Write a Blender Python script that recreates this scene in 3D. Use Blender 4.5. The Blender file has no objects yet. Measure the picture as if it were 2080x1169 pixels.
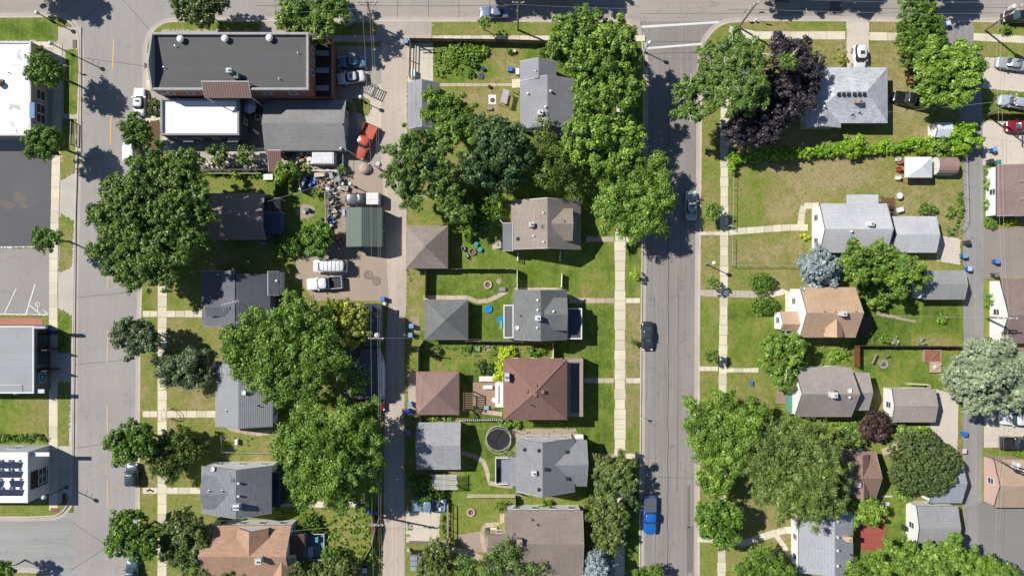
import bpy, math, random
import numpy as np
from mathutils import Vector, Matrix
random.seed(7); RNG = np.random.default_rng(7)
SC = bpy.context.scene; COL = SC.collection
R = math.radians
# ------------------------------------------------ camera (drone looking straight down), sky, sun, exposure
H = 100.0; S = 12.8
cam = bpy.data.objects.new('camera', bpy.data.cameras.new('camera')); COL.objects.link(cam)
cam.location = (0, 0, H); cam.data.sensor_width = 36; cam.data.lens = 36*H/(2080/S)
cam.data.clip_start = 1; cam.data.clip_end = 3000; SC.camera = cam
SC.render.resolution_x, SC.render.resolution_y = 1024, 575
world = bpy.data.worlds.new("World"); SC.world = world; world.use_nodes = True
wn = world.node_tree; wn.nodes.clear()
sky = wn.nodes.new('ShaderNodeTexSky'); sky.sky_type = 'NISHITA'; sky.sun_disc = False
SUN = Vector((.91, -.43, -1.0))
sky.sun_elevation = math.atan2(1, math.hypot(.91, .43)); sky.sun_rotation = math.atan2(-.91, .43)
bg = wn.nodes.new('ShaderNodeBackground'); bg.inputs[1].default_value = .1; sky.air_density = .6; sky.dust_density = .15
wo = wn.nodes.new('ShaderNodeOutputWorld')
wn.links.new(sky.outputs[0], bg.inputs[0]); wn.links.new(bg.outputs[0], wo.inputs[0])
sl = bpy.data.lights.new('sun', 'SUN'); sl.energy = 5; sl.angle = R(.5); sl.color = (1, .955, .88)
so = bpy.data.objects.new('sun', sl); COL.objects.link(so); so.rotation_euler = SUN.to_track_quat('-Z', 'Y').to_euler()
so.location = (-60, 30, 90)
SC.view_settings.view_transform = 'Standard'; SC.view_settings.look = 'None'
SC.view_settings.exposure = .47; SC.view_settings.gamma = 1
SC.cycles.max_bounces = 5; SC.cycles.diffuse_bounces = 3; SC.cycles.glossy_bounces = 2
SC.cycles.transmission_bounces = 3; SC.cycles.use_denoising = True
SC.cycles.sample_clamp_indirect = 4
# ------------------------------------------------ measuring
def W(px, py, h=0.0):
    k = (1-h/H)/S
    return Vector(((px-1040)*k, (584.5-py)*k, h))
Z0 = .12            # level of the blocks above the carriageway
# ------------------------------------------------ materials
def lin(c):
    c /= 255
    return c/12.92 if c <= .04045 else ((c+.055)/1.055)**2.4
def A(r, g, b, k=1.5):
    return tuple(min(.86, lin(c)/k) for c in (r, g, b))
class NT:
    def __init__(s, name):
        s.m = bpy.data.materials.new(name); s.m.use_nodes = True; s.t = s.m.node_tree; s.t.nodes.clear()
        s.out = s.n('ShaderNodeOutputMaterial'); s.bs = s.n('ShaderNodeBsdfPrincipled'); s.l(s.bs.outputs[0], s.out.inputs[0])
    def n(s, k, **kw):
        x = s.t.nodes.new(k)
        for a, b in kw.items(): setattr(x, a, b)
        return x
    def l(s, a, b): s.t.links.new(a, b)
    def noise(s, vec, scale, detail=3, rough=.6, sc=None, dist=0):
        if sc:
            mp = s.n('ShaderNodeMapping'); mp.inputs['Scale'].default_value = sc; s.l(vec, mp.inputs[0]); vec = mp.outputs[0]
        x = s.n('ShaderNodeTexNoise'); x.inputs['Scale'].default_value = scale; x.inputs['Detail'].default_value = detail
        x.inputs['Roughness'].default_value = rough; x.inputs['Distortion'].default_value = dist
        s.l(vec, x.inputs['Vector']); return x.outputs['Fac']
    def ramp(s, fac, stops):
        x = s.n('ShaderNodeValToRGB'); e = x.color_ramp.elements
        while len(e) < len(stops): e.new(.5)
        for q, (p, c) in zip(e, stops):
            q.position = p; q.color = (*c, 1) if not isinstance(c, (int, float)) else (c, c, c, 1)
        s.l(fac, x.inputs[0]); return x.outputs[0]
    def mix(s, f, a, b, mode='MIX'):
        x = s.n('ShaderNodeMix', data_type='RGBA', blend_type=mode)
        for v, i in ((f, 0), (a, 6), (b, 7)):
            if hasattr(v, 'is_linked') or hasattr(v, 'links'): s.l(v, x.inputs[i])
            elif i == 0: x.inputs[0].default_value = v
            else: x.inputs[i].default_value = (*v, 1)
        return x.outputs[2]
    def bump(s, h, st=.4, d=.02):
        b = s.n('ShaderNodeBump'); b.inputs['Strength'].default_value = st; b.inputs['Distance'].default_value = d
        s.l(h, b.inputs['Height']); s.l(b.outputs[0], s.bs.inputs['Normal'])
    def pos(s): return s.n('ShaderNodeNewGeometry').outputs['Position']
    def uv(s): return s.n('ShaderNodeTexCoord').outputs['UV']
    def fin(s, col, rough=.85, metal=0, spec=.3):
        s.l(col, s.bs.inputs['Base Color']) if hasattr(col, 'links') else setattr(s.bs.inputs['Base Color'], 'default_value', (*col, 1))
        s.bs.inputs['Roughness'].default_value = rough; s.bs.inputs['Metallic'].default_value = metal
        s.bs.inputs['Specular IOR Level'].default_value = spec
        return s.m
def sc3(c, f): return tuple(min(.9, x*f) for x in c)
MATS = {}
def plain(c, var=.12, rough=.75, metal=0, scale=1.5, spec=.35, grit=.06):
    key = ('p', tuple(round(x, 3) for x in c), var, rough, metal, scale)
    if key not in MATS:
        t = NT('painted_surface'); p = t.pos()
        a = t.noise(p, scale, 4); b = t.noise(p, scale*12, 2)
        col = t.mix(t.ramp(a, [(.3, 0.), (.7, 1.)]), sc3(c, 1-var), sc3(c, 1+var))
        col = t.mix(t.ramp(b, [(.45, 0.), (.75, grit)]), col, (.03, .03, .028))
        MATS[key] = t.fin(col, rough, metal, spec)
    return MATS[key]
def paint(c, rough=.3, metal=.1):
    key = ('car', tuple(round(x, 3) for x in c), rough, metal)
    if key not in MATS:
        t = NT('car_paint'); p = t.pos(); n = t.noise(p, 2.2, 5)
        col = t.mix(t.ramp(n, [(.35, 0.), (.8, .25)]), c, tuple(x*.7+.05 for x in c))
        m = t.fin(col, rough, metal, .5); t.bs.inputs['Coat Weight'].default_value = .6; t.bs.inputs['Coat Roughness'].default_value = .12
        MATS[key] = m
    return MATS[key]
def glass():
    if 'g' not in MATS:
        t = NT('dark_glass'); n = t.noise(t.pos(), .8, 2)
        MATS['g'] = t.fin(t.mix(n, (.02, .034, .04), (.045, .07, .078)), .06, 0, .8)  # lightened teal base colour stands in for the sky's reflection
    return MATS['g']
def shingle(c, var=.3, c2=None, row=.30, rough=.9):
    key = ('s', tuple(round(x, 3) for x in c), var, row, c2)
    if key not in MATS:
        t = NT('roof_shingle'); uv = t.uv()
        br = t.n('ShaderNodeTexBrick'); t.l(uv, br.inputs['Vector']); br.inputs['Scale'].default_value = 1
        br.inputs['Brick Width'].default_value = .62; br.inputs['Row Height'].default_value = row
        br.inputs['Mortar Size'].default_value = .022; br.inputs['Bias'].default_value = 0
        br.inputs['Color1'].default_value = (*sc3(c, 1-var*.75), 1); br.inputs['Color2'].default_value = (*sc3(c2 or c, 1+var*.75), 1)
        br.inputs['Mortar'].default_value = (*sc3(c, .5), 1)
        n1 = t.noise(uv, 1.0, 5, .7, sc=(.9, 3.2, 1)); n2 = t.noise(uv, .22, 3)
        col = t.mix(t.ramp(n1, [(.35, .0), (.65, .95)]), br.outputs[0], sc3(c, 1+var))
        col = t.mix(t.ramp(n2, [(.38, 0.), (.66, .55)]), col, sc3(c, .74))
        n4 = t.noise(uv, 1, 4, .6, sc=(2.6, .22, 1)); col = t.mix(t.ramp(n4, [(.5, 0.), (.72, .4)]), col, sc3(c, 1.3)); n3 = t.noise(uv, 7, 2, .5); col = t.mix(t.ramp(n3, [(.4, 0.), (.75, .35)]), col, sc3(c, .6))
        MATS[key] = t.fin(col, rough, 0, .25)
    return MATS[key]
def membrane(c, var=.08, dirt=(.2, .19, .17), amt=.3, rough=.8):
    key = ('m', tuple(round(x, 3) for x in c), amt)
    if key not in MATS:
        t = NT('roof_membrane'); uv = t.uv()
        br = t.n('ShaderNodeTexBrick'); t.l(uv, br.inputs['Vector']); br.inputs['Scale'].default_value = 1
        br.inputs['Brick Width'].default_value = 9; br.inputs['Row Height'].default_value = 1.1; br.inputs['Mortar Size'].default_value = .02
        br.inputs['Color1'].default_value = (*sc3(c, 1-var), 1); br.inputs['Color2'].default_value = (*sc3(c, 1+var), 1); br.inputs['Mortar'].default_value = (*sc3(c, .8), 1)
        a = t.noise(uv, .35, 6, .65, dist=.6); b = t.noise(uv, 5, 3)
        col = t.mix(t.ramp(a, [(.5, 0.), (.66, amt)]), br.outputs[0], dirt)
        col = t.mix(t.ramp(b, [(.4, 0.), (.8, .12)]), col, dirt)
        MATS[key] = t.fin(col, rough, 0, .3)
    return MATS[key]
def siding(c, row=.14, var=.05):
    key = ('w', tuple(round(x, 3) for x in c), row)
    if key not in MATS:
        t = NT('wall_siding'); uv = t.uv()
        br = t.n('ShaderNodeTexBrick'); t.l(uv, br.inputs['Vector']); br.inputs['Scale'].default_value = 1
        br.inputs['Brick Width'].default_value = 3.6; br.inputs['Row Height'].default_value = row; br.inputs['Mortar Size'].default_value = .012
        br.inputs['Color1'].default_value = (*sc3(c, 1-var), 1); br.inputs['Color2'].default_value = (*sc3(c, 1+var), 1); br.inputs['Mortar'].default_value = (*sc3(c, .6), 1)
        col = t.mix(t.ramp(t.noise(uv, 1.2, 4), [(.45, 0.), (.8, .25)]), br.outputs[0], sc3(c, .75))
        MATS[key] = t.fin(col, .7, 0, .3)
    return MATS[key]
def brickwall(c=(.2, .065, .045)):
    key = ('b', c)
    if key not in MATS:
        t = NT('brick_wall'); uv = t.uv()
        br = t.n('ShaderNodeTexBrick'); t.l(uv, br.inputs['Vector']); br.inputs['Scale'].default_value = 1
        br.inputs['Brick Width'].default_value = .23; br.inputs['Row Height'].default_value = .08; br.inputs['Mortar Size'].default_value = .008
        br.inputs['Color1'].default_value = (*sc3(c, .7), 1); br.inputs['Color2'].default_value = (*sc3(c, 1.3), 1); br.inputs['Mortar'].default_value = (.25, .22, .2, 1)
        MATS[key] = t.fin(br.outputs[0], .85, 0, .2)
    return MATS[key]
def corrugated(c, pitch=.35, amt=.45, axis=0):
    key = ('c', tuple(round(x, 3) for x in c), pitch, axis)
    if key not in MATS:
        t = NT('ribbed_metal'); uv = t.uv(); w = t.n('ShaderNodeTexWave', bands_direction='XY'[axis]); w.inputs['Scale'].default_value = .314/pitch
        w.inputs['Distortion'].default_value = .3; t.l(uv, w.inputs['Vector'])
        col = t.mix(t.ramp(w.outputs['Fac'], [(.2, 0.), (.9, 1.)]), sc3(c, 1-amt), sc3(c, 1+amt*.3))
        col = t.mix(t.ramp(t.noise(uv, .8, 4), [(.4, 0.), (.8, .4)]), col, sc3(c, .6)); t.bump(w.outputs['Fac'], .7, .03)
        MATS[key] = t.fin(col, .6, 0, .4)
    return MATS[key]
def asphalt(c, name='asphalt', ax=None, crack=.5, var=.1, trk=1.):
    t = NT(name); p = t.pos()
    a = t.noise(p, .09, 5, .6); b = t.noise(p, 2.2, 4, .7); g = t.noise(p, 9, 2, .8)
    col = t.mix(t.ramp(a, [(.3, 0.), (.7, 1.)]), sc3(c, 1-var), sc3(c, 1+var))
    if ax is not None:      # wheel tracks run along the road
        s = (1.3, .02, 1) if ax == 'y' else (.02, 1.3, 1)
        col = t.mix(t.ramp(t.noise(p, 1., 3, .6, sc=s), [(.38, 0.), (.62, .5*trk)]), col, sc3(c, .72))
        col = t.mix(t.ramp(t.noise(p, 1., 4, .6, sc=tuple(x*2.3+.03 for x in s)), [(.45, 0.), (.65, .4*trk)]), col, sc3(c, 1.25))
    col = t.mix(t.ramp(b, [(.5, 0.), (.75, .22)]), col, sc3(c, .68))
    col = t.mix(t.ramp(g, [(.4, 0.), (.7, .3)]), col, sc3(c, .75))
    col = t.mix(t.ramp(t.noise(p, .7, 3, .5), [(.66, 0.), (.74, .35)]), col, sc3(c, .55))
    v = t.n('ShaderNodeTexVoronoi', feature='DISTANCE_TO_EDGE'); v.inputs['Scale'].default_value = .13
    wv = t.n('ShaderNodeVectorMath', operation='ADD'); t.l(p, wv.inputs[0])
    nn = t.n('ShaderNodeTexNoise'); nn.inputs['Scale'].default_value = .5; nn.inputs['Detail'].default_value = 5
    sv = t.n('ShaderNodeVectorMath', operation='SCALE'); sv.inputs['Scale'].default_value = 4.5
    t.l(p, nn.inputs['Vector']); t.l(nn.outputs['Color'], sv.inputs[0]); t.l(sv.outputs[0], wv.inputs[1]); t.l(wv.outputs[0], v.inputs['Vector'])
    k = t.ramp(v.outputs['Distance'], [(.0, crack), (.007, 0.)])
    col = t.mix(k, col, sc3(c, .35)); t.bump(g, .25, .01)
    return t.fin(col, .9, 0, .25)
def concrete(c, name='concrete', var=.1, slab=True):
    t = NT(name); p = t.pos()
    col = t.mix(t.ramp(t.noise(p, .35, 4), [(.3, 0.), (.7, 1.)]), sc3(c, 1-var), sc3(c, 1+var))
    if slab:
        at = t.n('ShaderNodeAttribute', attribute_name='v'); col = t.mix(t.ramp(at.outputs['Fac'], [(0, 0.), (1, .55)]), col, sc3(c, .62))
    col = t.mix(t.ramp(t.noise(p, 3, 5, .7), [(.52, 0.), (.8, .4)]), col, sc3(c, .6))
    col = t.mix(t.ramp(t.noise(p, 10, 2), [(.4, 0.), (.75, .18)]), col, sc3(c, .55))
    return t.fin(col, .9, 0, .25)
def lawnmat(g, d, t3, bal=.5, seed=0, grain=.55, name='lawn'):
    t = NT(name); p0 = t.pos(); ad = t.n('ShaderNodeVectorMath', operation='ADD'); ad.inputs[1].default_value = (seed*37.1, seed*11.7, 0); t.l(p0, ad.inputs[0]); p = ad.outputs[0]
    a = t.noise(p, .16, 6, .68, dist=.5); b = t.noise(p, .55, 5, .7); e = t.noise(p, 3.2, 4, .75); f = t.noise(p, 9, 2, .8)
    col = t.mix(t.ramp(a, [(max(0, bal-.14), 0.), (min(1, bal+.12), 1.)]), g, d)
    col = t.mix(t.ramp(b, [(.5, 0.), (.72, .75)]), col, t3)
    col = t.mix(t.ramp(e, [(.35, grain), (.62, 0.)]), col, sc3(g, .45))
    col = t.mix(t.ramp(e, [(.58, 0.), (.8, .5)]), col, sc3(d, 1.25))
    col = t.mix(t.ramp(f, [(.3, grain*.9), (.6, 0.)]), col, sc3(g, .3)); t.bump(f, .6, .04)
    return t.fin(col, .95, 0, .1)
# ------------------------------------------------ objects
def setp(o, label=None, cat=None, group=None, kind=None):
    if label: o['label'] = label
    if cat: o['category'] = cat
    if group: o['group'] = group
    if kind: o['kind'] = kind
    return o
def thing(name, label, cat, loc, group=None, rz=0):
    o = bpy.data.objects.new(name, None); COL.objects.link(o); o.location = loc; o.rotation_euler = (0, 0, rz); o.empty_display_size = .3
    return setp(o, label, cat, group)
class MB:
    def __init__(s): s.v = []; s.f = []
    def add(s, vs, fs):
        n = len(s.v); s.v += [tuple(v) for v in vs]; s.f += [tuple(i+n for i in f) for f in fs]; return s
    def box(s, x0, x1, y0, y1, z0, z1):
        return s.add([(x0, y0, z0), (x1, y0, z0), (x1, y1, z0), (x0, y1, z0), (x0, y0, z1), (x1, y0, z1), (x1, y1, z1), (x0, y1, z1)],
                     [(3, 2, 1, 0), (4, 5, 6, 7), (0, 1, 5, 4), (1, 2, 6, 5), (2, 3, 7, 6), (3, 0, 4, 7)])
    def rbox(s, c, sx, sy, z0, z1, a=0, top=1.0):
        ca, sa = math.cos(a), math.sin(a); r = []
        for z, k in ((z0, 1), (z1, top)):
            for qx, qy in ((-1, -1), (1, -1), (1, 1), (-1, 1)):
                x, y = qx*sx/2*k, qy*sy/2*k; r.append((c[0]+x*ca-y*sa, c[1]+x*sa+y*ca, z))
        return s.add(r, [(3, 2, 1, 0), (4, 5, 6, 7), (0, 1, 5, 4), (1, 2, 6, 5), (2, 3, 7, 6), (3, 0, 4, 7)])
    def prism(s, poly, z0, z1):
        n = len(poly); ar = sum(poly[i][0]*poly[(i+1) % n][1]-poly[(i+1) % n][0]*poly[i][1] for i in range(n))
        if ar < 0: poly = poly[::-1]
        return s.add([(p[0], p[1], z0) for p in poly]+[(p[0], p[1], z1) for p in poly],
                     [tuple(range(n-1, -1, -1)), tuple(range(n, 2*n))]+[(i, (i+1) % n, n+(i+1) % n, n+i) for i in range(n)])
    def sheet(s, poly, z):
        n = len(poly); ar = sum(poly[i][0]*poly[(i+1) % n][1]-poly[(i+1) % n][0]*poly[i][1] for i in range(n))
        if ar < 0: poly = poly[::-1]
        return s.add([(p[0], p[1], z) for p in poly], [tuple(range(n))])
    def tube(s, pts, rs, n=6, cap=True):
        pts = [Vector(p) for p in pts]; rs = rs if hasattr(rs, '__len__') else [rs]*len(pts); b = len(s.v)
        for i, p in enumerate(pts):
            d = (pts[min(i+1, len(pts)-1)]-pts[max(i-1, 0)]).normalized(); u = d.cross(Vector((0, 0, 1)))
            if u.length < .05: u = d.cross(Vector((1, 0, 0)))
            u.normalize(); w = d.cross(u)
            for k in range(n): a = 2*math.pi*k/n; s.v.append(tuple(p+(u*math.cos(a)+w*math.sin(a))*rs[i]))
        for i in range(len(pts)-1):
            for k in range(n): s.f.append((b+i*n+k, b+i*n+(k+1) % n, b+(i+1)*n+(k+1) % n, b+(i+1)*n+k))
        if cap: s.f.append(tuple(b+k for k in range(n-1, -1, -1))); s.f.append(tuple(b+(len(pts)-1)*n+k for k in range(n)))
        return s
    def lathe(s, c, prof, n=14):
        b = len(s.v)
        for r, z in prof:
            for k in range(n): a = 2*math.pi*k/n; s.v.append((c[0]+r*math.cos(a), c[1]+r*math.sin(a), c[2]+z))
        for i in range(len(prof)-1):
            for k in range(n): s.f.append((b+i*n+k, b+i*n+(k+1) % n, b+(i+1)*n+(k+1) % n, b+(i+1)*n+k))
        s.f.append(tuple(b+k for k in range(n-1, -1, -1))); s.f.append(tuple(b+(len(prof)-1)*n+k for k in range(n)))
        return s
    def build(s, name, mat, parent=None, local=False, smooth=False, label=None, kind=None, loc=None, vals=None):
        off = Vector((0, 0, 0))
        if not local:
            if parent is not None:
                q = parent
                while q is not None: off += q.location; q = q.parent
            elif loc is not None: off = Vector(loc)
        me = bpy.data.meshes.new(name)
        vs = [(v[0]-off.x, v[1]-off.y, v[2]-off.z) for v in s.v]
        me.from_pydata(vs, [], s.f); me.materials.append(mat)
        uvl = me.uv_layers.new(name='UVMap'); z = Vector((0, 0, 1)); uv = []
        for p in me.polygons:
            nn = p.normal
            if abs(nn.z) < .985:
                t = z.cross(nn).normalized(); b = nn.cross(t)
            else: t, b = Vector((1, 0, 0)), Vector((0, 1, 0))
            for li in p.loop_indices:
                v = Vector(s.v[me.loops[li].vertex_index]); uv += [v.dot(t), v.dot(b)]
        uvl.data.foreach_set('uv', uv)
        if smooth: me.polygons.foreach_set('use_smooth', [True]*len(me.polygons))
        if vals is not None:
            at = me.attributes.new('v', 'FLOAT', 'FACE'); at.data.foreach_set('value', vals)
        o = bpy.data.objects.new(name, me); COL.objects.link(o); o.parent = parent
        if loc is not None and parent is None: o.location = loc
        if label: o['label'] = label
        if kind: o['kind'] = kind
        return o
def PX(pts, h=0): return [W(x, y, h) for x, y in pts]
# ------------------------------------------------ ground, blocks, roads
ROADC = A(170, 164, 160)
m_ground = lawnmat(A(105, 122, 60), A(140, 128, 84), A(150, 140, 100), .5, 9, name='ground_soil')
MB().sheet([(-500, -500), (500, -500), (500, 500), (-500, 500)], 0).build('ground', m_ground, kind='structure')
def struct_sheet(name, pts, z, mat, vals=None):
    return MB().sheet(PX(pts), z).build(name, mat, kind='structure')
m_main = asphalt(A(172, 167, 163), 'main_asphalt', 'y', .35, trk=.4); m_mid = asphalt(A(156, 150, 146), 'street_asphalt', 'y', .6, .1)
m_top = asphalt(A(176, 168, 160), 'cross_street_asphalt', 'x', .55, trk=.6); m_alley = asphalt(A(158, 155, 153), 'alley_asphalt', 'y', .5)
struct_sheet('road', [(-400, -400), (2500, -400), (2500, 60), (-400, 60)], .004, m_top)
struct_sheet('road', [(150, -100), (305, -100), (298, 1500), (150, 1500)], .008, m_main)
struct_sheet('road', [(305, -100), (370, -100), (540, 20), (520, 60), (300, 75)], .0085, m_main)
struct_sheet('road', [(1295, 44), (1500, 44), (1425, 130), (1418, 1500), (1300, 1500), (1307, 130)], .008, m_mid)
struct_sheet('road', [(-300, 1040), (160, 1040), (160, 1300), (-300, 1300)], .006, asphalt(A(168, 168, 166), 'side_street_asphalt', 'x', .45))
# tar patches and sealed joints on the carriageways
m_patch = asphalt(A(128, 122, 120), 'tar_patch', None, .3); m_tar = plain((.05, .048, .047), .2, .8)
for q in ([(1395, 1070), (1409, 1066), (1407, 1163), (1395, 1160)], [(1396, 985), (1402, 985), (1402, 1070), (1396, 1072)], [(1686, 3), (1710, 3), (1708, 31), (1684, 31)], [(1560, 0), (1600, 0), (1605, 6), (1562, 5)]):
    struct_sheet('tar_patch', q, .016, m_patch)
def seam(pts, w=.06, z=.018, name='tar_seam'):
    mb = MB(); P = PX(pts)
    for a, b in zip(P, P[1:]):
        d = (b-a).normalized(); n = Vector((-d.y, d.x, 0))*w/2
        mb.add([(a-n).to_2d().to_3d()+Vector((0, 0, z)), (b-n).to_2d().to_3d()+Vector((0, 0, z)), (b+n).to_2d().to_3d()+Vector((0, 0, z)), (a+n).to_2d().to_3d()+Vector((0, 0, z))], [(0, 1, 2, 3)])
    return mb.build(name, m_tar, kind='structure')
def wob(x0, y0, x1, y1, n=10, a=2):
    return [(x0+(x1-x0)*i/n+random.uniform(-a, a), y0+(y1-y0)*i/n+random.uniform(-a, a)) for i in range(n+1)]
seam([(215, 0), (165, 45)]); seam([(250, 0), (303, 60)]); seam(wob(165, 118, 292, 134, 8, .6)); seam(wob(152, 605, 290, 590, 8, .6)); seam(wob(152, 740, 288, 727, 8, .6))
seam(wob(147, 910, 220, 900, 6, .6)); seam(wob(147, 1060, 215, 1105, 8, .6)); seam(wob(147, 1155, 215, 1112, 8, .6)); seam(wob(1311, 86, 1425, 84, 8, .6)); seam(wob(1313, 110, 1425, 106, 8, .8))
seam(wob(1358, 530, 1356, 1169, 40, .8), .09); seam(wob(1360, 130, 1358, 520, 18, .8), .08); seam(wob(1312, 968, 1408, 970, 8, .5), .05)
seam(wob(1378, 560, 1376, 1000, 26, .6), .05); seam(wob(1330, 600, 1331, 1169, 26, .6), .045)
for x in range(560, 1290, 62): seam(wob(x, -6, x, 38, 4, .3), .05)
seam(wob(520, 12, 1300, 12, 30, .3), .05); seam(wob(1480, 20, 2080, 16, 24, .5), .05); seam(wob(1300, 28, 2080, 26, 24, .6), .04)
m_white = plain(A(240, 240, 236), .06, .7, scale=3, grit=.35); m_yel = plain(A(240, 190, 95), .1, .7, scale=4, grit=.3)
def mark(pts, m=m_white, z=.022): struct_sheet('road_marking', pts, z, m)
for x0, y0, x1, y1 in ((231, 79, 229, 141), (226, 231, 224, 291), (220, 560, 219, 584), (218.5, 671, 218, 736), (218, 823, 218.5, 883), (218.5, 974, 219.5, 1031), (222, 395, 221, 450)):
    mark([(x0-1, y0), (x0+1.1, y0), (x1+1.1, y1), (x1-1, y1)], m_yel)
mark([(1293, 53), (1460, 43.5), (1461, 47.5), (1294, 58)]); mark([(1312, 96.5), (1425, 87.5), (1425, 91.5), (1312, 101)])
# kerbs: raised concrete edge, with the flat gutter pan beside it
CONC = A(234, 224, 200); m_curb = concrete(A(212, 200, 190), 'kerb_concrete', slab=False); m_pan = concrete(A(196, 184, 175), 'gutter_concrete', slab=False)
def offs(pts, d):
    r = []
    for i, p in enumerate(pts):
        a = pts[max(i-1, 0)]; b = pts[min(i+1, len(pts)-1)]; t = (b-a).normalized(); r.append(p+Vector((-t.y, t.x, 0))*d)
    return r
def strip(mb, pts, d0, d1, z0, z1=None):
    a = offs(pts, d0); b = offs(pts, d1)
    for i in range(len(pts)-1):
        q = [a[i], a[i+1], b[i+1], b[i]]
        if z1 is None: mb.sheet(q, z0)
        else: mb.prism(q, z0, z1)
    return mb
def arc(cx, cy, rx, ry, a0, a1, n=10):
    return [(cx+rx*math.cos(R(a0+(a1-a0)*i/n)), cy+ry*math.sin(R(a0+(a1-a0)*i/n))) for i in range(n+1)]
def kerb(pts, side, pan=.62, w=.17):        # side: +1 the block lies to the left of the walking direction
    P = [Vector((p.x, p.y, 0)) for p in PX(pts)]
    strip(MB(), P, 0, side*w*1.3, 0, Z0+.045).build('kerb', m_curb, kind='structure')
    strip(MB(), P, 0, -side*pan, .012).build('gutter', m_pan, kind='structure')
kw = [(-300, 36), (60, 34), (110, 33)]+arc(112, 85, 50, 52, -88, -4, 8)+[(164, 140), (159, 300), (151, 580), (149, 850), (147.5, 960)]+arc(105, 990, 42.5, 58, -4, 88, 8)+[(60, 1050), (-300, 1050)]
kerb(kw, -1)
km = [(284, 1500), (282, 900), (284, 700), (291, 420), (297, 240), (297, 130)]+arc(352, 105, 55, 62, 180, 268, 8)+[(540, 42), (1260, 43)]+arc(1258, 95, 48, 52, -88, -8, 6)+[(1309, 130), (1308, 300), (1303, 700), (1300.5, 1100), (1300, 1500)]
kerb(km, -1)
kr = [(1418, 1500), (1418, 700), (1422, 300), (1424, 130)]+arc(1492, 120, 68, 76, 188, 262, 9)+[(1540, 41), (2500, 46)]
kerb(kr, -1)
kerb([(-300, 1157), (55, 1158)]+arc(60, 1200, 50, 42, -88, -5, 6)+[(110, 1500)], -1, .5)
def inner(pts, extra): return [(p[0], p[1]) for p in pts]+extra
m_dirt = asphalt(A(176, 158, 142), 'bare_dirt', None, .1, .15)
G1, D1, T1 = A(104, 128, 46), A(138, 132, 72), A(160, 142, 98)
m_block = lawnmat(G1, D1, T1, .5, 1)
BLOCKS = []
def block(pts): P = PX(pts); BLOCKS.append(P); MB().prism(P, 0, Z0).build('ground', m_block, kind='structure')
e = .17*S
block(inner([(x-(e if x < 150 or 1 else 0)*.6, y+(e*.6 if y < 600 else -e*.6)) for x, y in kw], [(-300, 1040)]))
block([(x+(e*.7 if x < 700 else (-e*.7 if x > 1290 else 0)), y+(e*.8 if y < 60 else 0)) for x, y in km])
block([(x+(e*.8 if x < 1490 else 0), y+(e*.8 if y < 100 else 0)) for x, y in kr]+[(2500, 1500)])
block([(-300, 1160), (55, 1161)]+[(x-2, y+2) for x, y in arc(60, 1200, 50, 42, -88, -5, 6)]+[(108, 1500), (-300, 1500)])
# flat coverings inside the blocks: each its own height so that none coincide
_z = [Z0+.004]
def cover(name, pts, mat, z=None, up=None):
    _z[0] += .0004; zz = z if z is not None else _z[0]
    gmask[inpoly(PX(pts), .12)] = False
    return struct_sheet(name, pts, zz if up is None else zz+up, mat)
LAWN = dict(deep=.12, green=.3, olive=.45, mix=.55, dry=.7, tan=.82)
# the grass is one fine sheet whose dryness varies from yard to yard; coverings cut holes into it
GX0, GX1, GY0, GY1, GC = -88., 88., -52., 52., .25
gnx, gny = int((GX1-GX0)/GC), int((GY1-GY0)/GC)
gcx = GX0+(np.arange(gnx)+.5)*GC; gcy = GY0+(np.arange(gny)+.5)*GC; GXX, GYY = np.meshgrid(gcx, gcy)
gmask = np.zeros((gny, gnx), bool); gdry = np.full((gny, gnx), .55)
def inpoly(pts, jit=0.):
    P = [(p[0], p[1]) for p in pts]; c = np.zeros(GXX.shape, bool); X = GXX+(RNG.random(GXX.shape)-.5)*jit; Y = GYY+(RNG.random(GXX.shape)-.5)*jit
    for i in range(len(P)):
        (ax, ay), (bx, by) = P[i], P[i-1]
        if ay == by: continue
        c ^= ((ay > Y) != (by > Y)) & (X < (bx-ax)*(Y-ay)/(by-ay)+ax)
    return c
for q in BLOCKS: gmask |= inpoly(q)
m_conc = concrete(CONC); m_conc2 = concrete(A(200, 188, 174), 'old_concrete'); m_path = concrete(A(206, 186, 168), 'path_concrete')
m_drive = asphalt(A(218, 207, 192), 'drive_concrete', None, .45, .07); m_alley_c = asphalt(A(202, 188, 174), 'alley_concrete', 'y', .4, .1)
m_blackt = asphalt(A(106, 105, 108), 'new_blacktop', None, .2, .12); m_grayl = asphalt(A(165, 160, 156), 'lot_asphalt', None, .5, .08)
m_deck = siding(A(172, 142, 122), .14); m_mulch = asphalt(A(120, 92, 70), 'mulch', None, 0, .25); m_paver = siding(A(180, 160, 142), .3, .15)
def L(k, *p):
    m = inpoly(PX(p), .1); gmask[m] = True; gdry[m] = LAWN[k]
rect = lambda x0, y0, x1, y1: [(x0, y0), (x1, y0), (x1, y1), (x0, y1)]
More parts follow.
